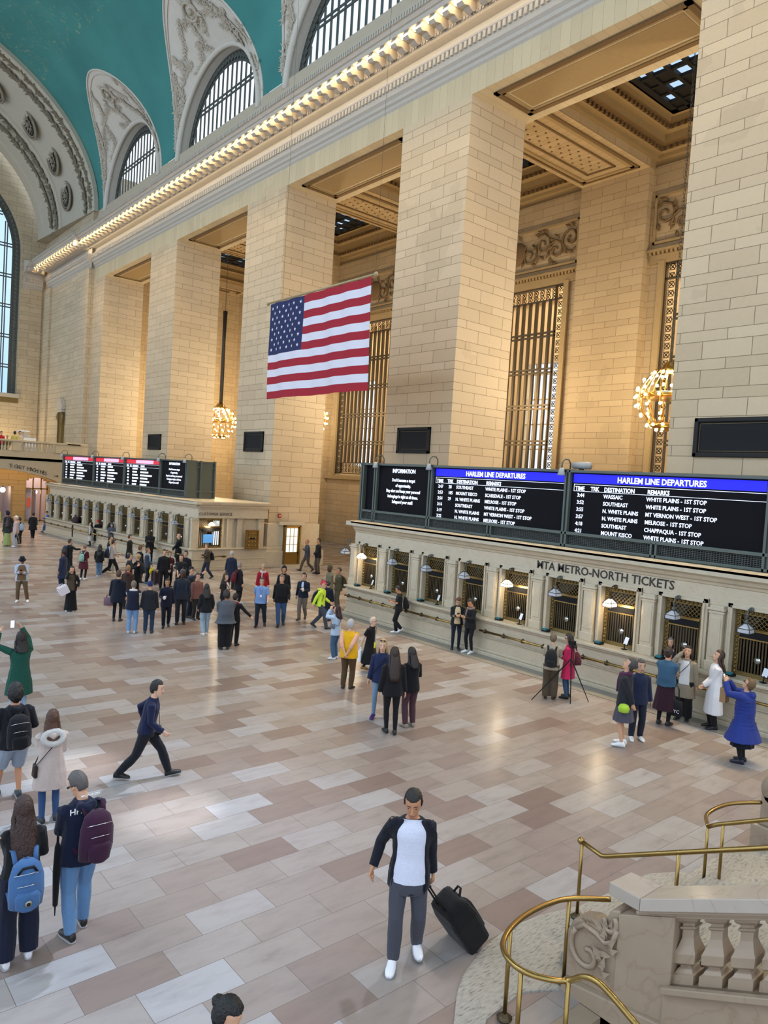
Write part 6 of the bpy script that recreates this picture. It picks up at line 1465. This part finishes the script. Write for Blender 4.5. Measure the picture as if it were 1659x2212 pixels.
J = person('grey hooded person hunched against the distant counter', (242, 1133), None, h=1.72, ang=180, pose='phone', top=('puffer', '4b525c'), bot=('trousers', '22252b'), hair=('hood', '4b525c'))
J = person('person in red cap and long black coat seen from behind', (209, 1127), (210, 1179), ang=350, pose='cup', top=('longcoat', '131316'), bot=('trousers', '131316'), hair=('beanie', 'b32722'))
backpack(J, 'black backpack against the long black coat', '1a1a1d', .8)
J = person('person in long white coat with dark hair looking up left', (193, 1132), (194, 1179), ang=280, pose='cup', top=('longcoat', 'bfb7ae'), bot=('jeans', '2b3645'), hair=('long', '1d1614'), pz=dict(hp=20, hairlen=.1))
strapbag(J, 'dark handbag beside the white coat', '2a211d', -1, 0)
J = person('person in brown suit taking a picture by the distant booth', (163, 1117), (160, 1166), ang=190, pose='photo_face', top=('jacket', '3c3124'), bot=('trousers', '3a3023'), hair=('short', '3a2c22'))
J = person('person in bright blue jacket leaning back on the distant booth', (107, 1107), (100, 1150), ang=255, pose='phone', top=('jacket', '1f4fae'), bot=('jeans', '33506f'), hair=('cap', '17171a'), pz=dict(lean=-8, rf=(.08, .22, 0), lf=(.08, .16, 0)))
J = person('person in black coat walking away toward the far arch', (72, 1111), (70, 1163), ang=0, pose='walk', top=('coat', '111216'), bot=('trousers', '111216'), hair=('short', '15120f'), pz=dict(rf=(.05, .06, 0), lf=(.04, -.08, .02)), w=1.1)
J = person('person in white cap, pink hoodie and grey sweatpants', (34, 1119), (33, 1182), ang=265, pose='stand', top=('hoodie', 'b39c98'), bot=('wide', '9a9b9e'), hair=('cap', 'd9d9d8'), shoes='d8d8d8', w=1.1)
bag(J, 'small black bag in the hand of the pink hoodie person', 'l', '17171a', .16, .16, .1, 'small_bag', handle=.04)
J = person('person with pale blue backpack beside the pink hoodie', (40, 1122), (41, 1175), ang=330, top=('jacket', '24262e'), bot=('trousers', '22242c'), hair=('short', '2b211c'))
backpack(J, 'pale blue backpack at the far left', '8ea8c4')
J = person('person in navy hooded jacket with round black backpack at the left edge', (11, 1099), (14, 1172), ang=310, top=('hoodie', '1b2232'), bot=('trousers', '3a3c38'), hair=('hood', '1b2232'))
backpack(J, 'round black backpack at the left frame edge', '15151a', 1.2)
J = person('person in lime green long skirt at the left frame edge', (3, 1122), (15, 1179), ang=10, top=('jacket', '2a2f2c'), bot=('maxiskirt', '8f9c63'), hair=('long', '2a1d16'), shoes='cfcfcf')
J = person('person in neon vest cut by the left frame edge', (-3, 1100), None, h=1.78, ang=300, top=('vest', 'b8d43a'), bot=('trousers', '23252a'), hair=('short', '7a4a2e'), sleeves=.95, panel='b8d43a')
# left-centre crowd
J = person('person in bucket hat, white and denim jacket, tan trousers, reading a phone', (49, 1208), (45, 1300), ang=185, pose='phone', top=('jacket', 'a9b6cc'), bot=('trousers', '5f4c35'), hair=('hat', '14161d'), shoes='e2e2e2', sk=2, w=1.1, panel=('6b543c', .75, -.12), pz=dict(rf=(.12, 0, 0), lf=(.22, 0, 0)))
phone(J, 'dark phone held by the bucket hat person')
J = person('person in black maxi skirt and brown vest holding up a box', (157, 1231), (152, 1320), ang=190, pose='photo_face', top=('jacket', '1c1a18'), bot=('maxiskirt', '0e0e10'), hair=('long', '15100e'), shoes='d2d2d2', panel=('4a4031', .7, -.1), pz=dict(lh=(.25, .05, .95), rh=(.06, .2, 1.55)))
bag(J, 'white square gift box bag hanging by the black maxi skirt', 'r', 'd9d2d8', .34, .32, .3, 'gift_box_bag', handle=.1, paper=True, rot=(0, 25, 30), off=(-.3+.6, 0, -.4))
J = person('person in navy hooded jacket over pink shirt facing left', (148, 1193), (134, 1278), ang=300, top=('coat', '1f2a45'), bot=('trousers', '1f2536'), hair=('short', '15110e'), shoes='b9c3d4', sk=2, panel=('c08f86', .4, 0))
J = person('person in black jacket with large navy backpack reaching right', (159, 1170), (148, 1240), ang=70, pose='cup', top=('jacket', '15161a'), bot=('trousers', '17181d'), hair=('short', '2f2a26'), pz=dict(rh=(.1, .5, 1.25)))
backpack(J, 'large navy backpack at left of the crowd', '1d2740', 1.3)
J = person('person in burgundy coat with headphones seen from behind', (180, 1182), (179, 1253), ang=30, pose='phone', top=('coat', '4e1d2b'), bot=('leggings', '121216'), hair=('short', '6b5542'), shoes='dcdcdc')
backpack(J, 'mint green backpack on the burgundy coat', '7fa396', .85, side=.02)
J = person('person with long black hair, black hoodie and blue jeans walking away', (212, 1182), (213, 1247), ang=10, pose='walk', top=('hoodie', '141417'), bot=('jeans', '5b7590'), hair=('long', '100d0c'), shoes='d0d0d0', pz=dict(rf=(.06, .08, 0), lf=(.06, -.1, .03), hairlen=.3))
J = person('fair haired child in white shirt and beige trousers', (229, 1173), (236, 1238), ang=60, pose='walk', top=('tee', 'd9dcdf'), bot=('trousers', 'a39a88'), hair=('short', 'a58a5c'), shoes='cfc4a8', pz=dict(rf=(.06, .15, 0), lf=(.06, -.2, .03)))
J = person('dark haired person just behind the fair haired child', (238, 1162), None, h=1.75, ang=100, top=('jacket', '1a1c22'), bot=('trousers', '17181c'), hair=('short', '1b1411'))
J = person('person in beige sweater and black trousers striding right', (248, 1168), (240, 1246), ang=80, pose='walk', top=('sweater', 'a4968a'), bot=('trousers', '141417'), hair=('short', '1c1512'), shoes='a9a9ac', pz=dict(rf=(.06, .3, 0), lf=(.06, -.4, .1), rh=(.2, .35, 1.05)))
backpack(J, 'navy backpack on the beige sweater', '1b2233')
J = person('person in navy jacket hugging someone at the left of the crowd', (280, 1202), None, h=1.72, ang=100, pose='hug', top=('jacket', '141927'), bot=('trousers', '15171d'), hair=('short', '1c1613'))
J = person('blond person in black coat with black pack seen from the side', (292, 1203), (295, 1282), ang=300, pose='hug', top=('coat', '131317'), bot=('trousers', '131317'), hair=('bun', 'a5875c'))
backpack(J, 'black backpack on the blond person in black', '1c1e24')
J = person('reddish haired person in black coat deep in the crowd', (303, 1184), None, h=1.7, ang=60, top=('jacket', '121216'), bot=('trousers', '131316'), hair=('short', '5c3524'))
J = person('person in slate jacket holding a yellow bag over a suitcase', (324, 1190), (316, 1260), ang=110, pose='front', top=('jacket', '39404f'), bot=('trousers', '1e2534'), hair=('bun', '7d5334'), shoes='3f5866', scarf='7f9ab8')
bag(J, 'bright yellow handbag held above the dark suitcase', 'r', 'd4c52a', .36, .24, .16, 'yellow_bag', handle=.12)
t = thing('suitcase', 'dark plum suitcase standing under the yellow bag', 'suitcase'); g_ = ground(335, 1262); t.location = g_; B(-.2, .2, -.13, .13, .05, .62).build('shell', mat('plum_shell', hexc('2e2026'), .4), t, bevel=.03); [MB().ball((x, y, .03), .03, 7, 5).build('wheel', BLACK, t) for x in (-.16, .16) for y in (-.1, .1)]; MB().tube([(-.1, 0, .6), (-.1, 0, .8), (.1, 0, .8), (.1, 0, .6)], .01, 5).build('pull_handle', CHROME, t)
J = person('person in black at the left of the burgundy sweater', (355, 1193), None, h=1.75, ang=170, top=('jacket', '141417'), bot=('trousers', '121215'), hair=('short', '261b16'))
J = person('person in burgundy sweater with coffee and folded paper', (366, 1197), (363, 1268), ang=150, pose='cup', top=('wide', '45131c'), bot=('trousers', '17181c'), hair=('bun', '3b2a20'), shoes='151515', w=1.08, glasses=True, pz=dict(lh=(.16, .28, 1.15)))
cup(J, 'white coffee cup by the burgundy sweater', 'lh'); t = thing('folded_paper', 'folded white paper hanging from the burgundy sleeved hand', 'paper'); t.matrix_world = at(J, J['rh']+V((0, .03, -.14))); B(-.05, .05, -.02, .02, -.2, .14).build('sheet', WHITE, t)
J = person('person in black t-shirt with grey backpack straps', (392, 1204), None, h=1.8, ang=200, pose='front', top=('tee', '141417'), bot=('trousers', '15161b'), hair=('short', '2a1e18'), w=1.08)
backpack(J, 'grey strapped backpack deep in the crowd', '33363c', .9)
J = person('dark haired person peering over the grey strapped backpack', (402, 1196), None, h=1.78, ang=200, top=('jacket', '17181d'), bot=('trousers', '15161b'), hair=('short', '2a201b'))
J = person('blond person in red scarf seen from behind', (277, 1228), None, h=1.62, ang=20, top=('parka', '3a2a22'), bot=('trousers', '1b1b1e'), hair=('short', '8f6b43'), scarf='7d1420', collar=True)
J = person('person in dark parka with grey hood and floral bag seen from behind', (257, 1240), (252, 1342), ang=15, top=('parka', '121827'), bot=('leggings', '121214'), hair=('short', '4a342a'), shoes='2b2d33', w=1.1)
bag(J, 'floral patterned shoulder bag at left of the dark parka', (-.3, 0, 1.0), '6b5560', .3, .28, .14, 'floral_bag', handle=.12)
J = person('person in navy vest over white hooded top and pale jeans', (287, 1263), (284, 1368), ang=10, pose='front', top=('vest', '141a2e'), bot=('jeans', '6d8fb8'), hair=('crop', '6f655b'), shoes='b9bcc0', w=1.1, sleeves=.95, panel='c9cdd2', scarf='c9cdd2')
J = person('person in blue cap, grey shouldered jacket and dark jeans', (320, 1264), (320, 1368), ang=5, pose='stand', top=('jacket', '1c1f26'), bot=('jeans', '22334a'), hair=('cap', '1d2a5a'), shoes='262b38', w=1.1)
J = person('person in navy jacket and glasses holding a white mask', (362, 1258), (357, 1355), ang=175, pose='cup', top=('blazer', '121729'), bot=('trousers', '10131d'), hair=('short', '1c1613'), shoes='111111', sk=1, glasses=True, pz=dict(rf=(.08, .12, 0), lf=(.1, -.15, .04)))
t = thing('face_mask', 'white face mask held in front of the navy jacket', 'mask'); t.matrix_world = at(J, J['rh']+V((-.03, .08, 0))); MB().ball((0, 0, 0), .06, 10, 6, (.9, .35, 1.1)).build('mask_body', WHITE, t)
J = person('person in charcoal jacket and grey beanie facing the camera', (391, 1238), (389, 1348), ang=180, top=('jacket', '1f2530'), bot=('trousers', '1c1e24'), hair=('beanie', '4a4d52'), shoes='1b1614', sk=3, w=1.05, pz=dict(rf=(.1, .03, 0), lf=(.1, -.05, 0)))
backpack(J, 'blue strapped pack on the grey beanie person', '24304a', .8)
J = person('person in black cap and slate jacket pointing up to the right', (411, 1232), (408, 1334), ang=120, pose='point', top=('jacket', '2a323c'), bot=('trousers', '1d2634'), hair=('cap', '14151a'), shoes='121212', pz=dict(rh=(.1, .6, 1.62)))
J = person('person in patterned rust jacket behind the pointing one', (427, 1245), None, h=1.66, ang=150, top=('jacket', '7a5148'), bot=('trousers', '2a2422'), hair=('short', '3a2a22'))
t = thing('round_suitcase', 'light grey suitcase standing right of the pointing person', 'suitcase'); t.location = ground(428, 1305); B(-.22, .22, -.14, .14, .0, .62).build('shell', mat('grey_shell', hexc('77756f'), .4), t, bevel=.08); MB().tube([(-.1, 0, .6), (-.1, 0, .75), (.1, 0, .75), (.1, 0, .6)], .01, 5).build('pull_handle', CHROME, t)
t = thing('counter_backpack', 'black backpack lying on the distant counter beside the hunched person', 'backpack', (-45.8, 16.52, 1.18), R(4)); m = MB(); loft(m, [(V((0, 0, z)), V((a, 0, 0)), V((0, a*.6, 0))) for z, a in ((0, .2), (.15, .25), (.35, .2), (.45, .08))], 12); m.build('pack_body', cloth('16161a'), t); MB().tube([(-.08, 0, .42), (0, 0, .5), (.08, 0, .42)], .014, 5).build('grab_handle', cloth('16161a'), t)
t = thing('counter_bag', 'plum travel bag on the distant counter left of the white coat', 'bag', (-51.4, 16.22, 1.18), R(4)); m = MB(); loft(m, [(V((0, 0, z)), V((a, 0, 0)), V((0, a*.5, 0))) for z, a in ((0, .32), (.2, .36), (.38, .3), (.42, .1))], 12); m.build('bag_body', cloth('3a2430'), t); MB().tube([(-.15, 0, .4), (0, 0, .58), (.15, 0, .4)], .014, 5).build('handle', cloth('3a2430'), t)
# people on the balcony
for lab, hx_, c_, hc2 in (('person in red top at the far balcony rail', 3, 'a51d2c', '2a1b16'), ('dark haired person in yellow top at the far balcony rail', 32, 'c4b25a', '15110e'), ('person behind the yellow top on the far balcony', 43, 'c9b9a0', '15110e'), ('brown haired person low at the far balcony rail', 16, '6a5a35', '33241a')):
    d = ray(hx_, 935 if hx_ != 16 else 944); p = CAM+d*((-65.2-CAM.x)/d.x); person(lab, (hx_, 935 if hx_ != 16 else 944), None, h=(p.z-5.55)/.93 if .93 else 1.7, ang=160 if hx_ != 32 else 20, top=('jacket', c_), hair=('bun' if hx_ == 32 else 'short', hc2), z=5.55)
# ---- foreground figures
J = person('person in navy blazer, white t-shirt and grey trousers pulling a black suitcase', (899, 1716), (872, 2072), ang=178, pose='walk', top=('blazer', '10131f'), bot=('trousers', '454650'), hair=('short', '16110e'), shoes='e9e9ee', sk=1, near=True, panel=('cdd1e2', .85, -.09),
   pz=dict(rf=(.11, .12, 0), lf=(.12, -.14, .02), rh=(.36, .05, .93), lh=(.24, -.1, .82), hp=-22, lean=1, curl=.7), head_yaw=-6)
m = MB(); nk, T_ = J['neck'], J['T']
t = thing('rolling_suitcase', 'black soft wheeled suitcase dragged behind the navy blazer', 'suitcase')
pw = J['mw'] @ J['lh']; base = ground(1020, 2030); tp = Vector((pw.x, pw.y, pw.z-.06)); ax = (tp-base).normalized()
s1 = ground(985, 2035)-ground(1040, 2040); sd = ax.cross(Vector((0, 0, 1))).normalized(); dp = sd.cross(ax).normalized()
def SP(a, b, c): return base+sd*a+dp*b+ax*c
m = MB(); RB = [(.04, .20, .12), (.10, .235, .16), (.48, .24, .17), (.64, .22, .15), (.72, .16, .09)]; m.add([SP(s*a, u*b, c) for c, a, b in RB for s, u in ((-1, -1), (1, -1), (1, 1), (-1, 1))], [(i*4+k, i*4+(k+1) % 4, i*4+4+(k+1) % 4, i*4+4+k) for i in range(4) for k in range(4)]+[(3, 2, 1, 0), (16, 17, 18, 19)]); m.build('case_body', cloth('0c0c0e'), t, bevel=.045, fixn=True)
m = MB(); loft(m, [(SP(0, .17, c), sd*a, dp*.05) for c, a in ((.14, .12), (.18, .16), (.42, .16), (.46, .12))], 10); m.build('front_pocket', cloth('0f0f11'), t)
for s in (-.17, .17): MB().lathe([(.05, -.02), (.055, 0), (.05, .02)], SP(s, -.1, .05), 12, 'y').build('wheel', BLACK, t)
MB().tube([SP(-.07, -.1, .62), SP(-.07, -.1, (tp-base).length)], .011, 6).tube([SP(.07, -.1, .62), SP(.07, -.1, (tp-base).length)], .011, 6).tube([SP(-.08, -.1, (tp-base).length), SP(.08, -.1, (tp-base).length)], .017, 8).build('pull_handle', BLACK, t)
MB().tube([SP(-.06, .12, .66), SP(-.02, .2, .7), SP(.03, .2, .7), SP(.06, .12, .66)], .014, 6).build('carry_strap', BLACK, t); q = SP(.12, .17, .3); MB().ball(q, .02, 8, 5, (1, .5, 1)).build('orange_mark', mat('orange_mark', hexc('a5381c'), .5), t)
J = person('person in navy shirt and dark trousers striding right across the floor', (338, 1472), (312, 1680), ang=95, pose='walk', top=('jacket', '141b3a'), bot=('trousers', '14161e'), hair=('short', '100d0c'), shoes='101012', sk=4, near=True,
   pz=dict(rf=(.07, -.42, .03), lf=(.06, .38, .0), rh=(.24, .28, .86), lh=(.22, -.05, .9), lean=10, hp=-8, curl=.6))
t = thing('belt_pouch', 'black pouch hanging at the front of the navy shirted walker', 'pouch'); t.matrix_world = at(J, J['pc']+V((-.06, .2, .0))); m = MB(); loft(m, [(V((0, 0, z)), V((.05, 0, 0)), V((0, .03, 0))) for z in (-.12, .02)], 10); m.build('pouch_body', BLACK, t); MB().tube([V((-.02, 0, .02)), V((-.03, -.02, .25)), V((0, -.03, .42))], .005, 5).build('cord', BLACK, t)
J = person('person in dark green coat raising a phone overhead', (54, 1378), (38, 1560), ang=345, pose='photo', top=('coat', '14483c'), bot=('leggings', '8fa3b5'), hair=('long', '17100e'), shoes='1b1b1e', near=True, pz=dict(rh=(.08, .28, 1.78), lh=(.34, .18, 1.74), hairlen=.06, hp=10))
t = thing('raised_phone', 'phone with bright screen raised by the green coated person', 'phone'); t.matrix_world = at(J, (J['rh']+J['lh'])/2+V((.04, .05, .10))); B(-.04, .04, -.005, .005, -.08, .08).build('case', BLACK, t, bevel=.004); B(-.034, .034, -.007, -.005, -.07, .07).build('screen', bpy.data.materials['phone_screen'], t)
J = person('person in black hoodie, grey shorts and black backpack at the left edge', (48, 1490), (26, 1728), ang=345, pose='walk', top=('hoodie', '0f1118'), bot=('shorts', '8d9aab'), hair=('curly', '0e0b0a'), shoes='23313a', sk=1, near=True, w=1.15, pz=dict(rf=(.1, .05, 0), lf=(.14, .28, 0), rh=(.2, .25, 1.0), lh=(.2, .25, 1.0)))
backpack(J, 'black backpack on the hoodie wearer in shorts', '101117', 1.1, near=True)
J = person('person in cream hooded coat with long brown hair and blue jeans', (116, 1553), (104, 1775), ang=350, pose='front', top=('coat', 'b3a59e'), bot=('leggings', '2c466f'), hair=('long', '4a2c1c'), shoes='1d1d20', near=True, collar=True, head_yaw=-25, pz=dict(hairlen=.2, rh=(.06, .24, 1.0)))
t = thing('fur_hood', 'white fur trimmed hood lying on the cream coat', 'hood'); t.matrix_world = at(J, J['neck']+V((0, -.13, -.08))); m = MB(); m.tube([(.14*math.cos(a), .03*math.sin(a)-.01, .09*math.sin(a)) for a in [j*.524 for j in range(12)]], .05, 8, closed=True); m.build('fur', mat('white_fur', hexc('cfcdc9'), .9, bump=1, scale=120, var=.15), t)
strapbag(J, 'small brown crossbody purse on the cream coat', '2b1c17', -1, .0, .2, .17)
J = person('person with very long wavy brown hair and denim blue backpack', (70, 1745), (38, 2070), ang=350, pose='front', top=('jacket', '0e0e11'), bot=('wide', '10162a'), hair=('long', '35201a'), shoes='d8d8dd', near=True, pz=dict(rf=(.1, -.02, 0), lf=(.14, -.1, .0), hairlen=.42, rh=(.1, .25, 1.05)))
t = backpack(J, 'denim blue backpack with round badge, lower left', '3f6390', 1.12, near=True); t.matrix_world = at(J, (0, -.30, .93)); MB().lathe([(.035, 0), (.035, .012)], (-.0, -.165, -.1), 14, 'y').build('round_badge', mat('badge_grey', hexc('8a8a80'), .4, .5), t); MB().lathe([(.018, 0), (.018, .006)], (-.0, -.17, -.1), 12, 'y').build('badge_centre', BLACK, t)
m = MB(); m.tube([(-.09, -.05, .17), (-.05, -.08, .24), (.05, -.08, .24), (.09, -.05, .17)], .014, 6); m.build('black_handle', BLACK, t)
J = person('person with cropped grey hair in navy sailing jacket and pale jeans', (165, 1690), (165, 2015), ang=340, pose='phone', top=('jacket', '0f1730'), bot=('jeans', '5b7fa6'), hair=('crop', '4f4a48'), shoes='17181b', near=True, w=1.08, glasses=True, head_yaw=25, collar=True, pz=dict(rf=(.1, .1, 0), lf=(.1, -.1, 0), hp=-30))
t = backpack(J, 'plum purple backpack on the navy sailing jacket', '33142e', 1.15, near=True); t.matrix_world = at(J, (.06, -.27, 1.12), (0, 4, 6))
jr = [o for o in COL.objects if o.get('label', '').startswith('person with cropped grey')][0]
for s_, x_, z_, y_, sz in (('HH', -.17, 1.36, -.128, .09), ('HELLY HANSEN', -.06, 1.525, -.125, .028)):
    o = text(s_, 0, 0, sz, WHITE, 0, None, name='print', ext=.004); o.parent = jr; o.location = (x_, y_, z_)
t = thing('umbrella', 'furled black umbrella hanging between the two backpack wearers', 'umbrella'); u0, u1 = ground(118, 1975, .12), None; u0 = CAM+ray(118, 1978)*.999*((5.3-.28)/(-ray(118, 1978).z)); u1 = u0+V((0.0, .0, .92)); MB().lathe([(.006, 0), (.01, .1), (.028, .12), (.04, .5), (.03, .78), (.012, .84)], u0, 10).build('canopy', cloth('0c0c0e'), t); MB().tube([u0+V((0, 0, .84)), u0+V((0, 0, .95))], .014, 8).build('grip', BLACK, t)
t = thing('folded_map', 'pale blue folded map held between the two backpack wearers', 'map'); t.location = (J['mw'] @ ((J['rh']+J['lh'])/2)); t.rotation_euler = (R(50), 0, J['rz']+R(20)); B(-.12, .12, -.004, .004, -.09, .09).build('sheet', mat('map_blue', hexc('a9c9dd'), .5), t)
p = ground(478, 2185, 1.62)
J = person('person with black tied hair, only head and shoulder at the bottom edge', (478, 2185), None, h=1.72, ang=150, top=('tee', '26232e'), bot=('trousers', '17171a'), hair=('bun', '0d0b0b'), shoes='141414', near=True, face=False, pz=dict(hp=-20), head_yaw=30)
t = thing('black_bag', 'rounded black bag top showing over the stair balustrade', 'bag'); c = CAM+ray(1392, 1912)*((8.6-0)/ray(1392, 1912).y); t.location = c-V((0, 0, .25)); m = MB(); loft(m, [(V((0, 0, z)), V((a, 0, 0)), V((0, a*.6, 0))) for z, a in ((-.15, .12), (-.08, .19), (.1, .2), (.2, .15), (.25, .07), (.27, .02))], 12); m.build('bag_body', cloth('16171a'), t)
bpy.context.view_layer.update()
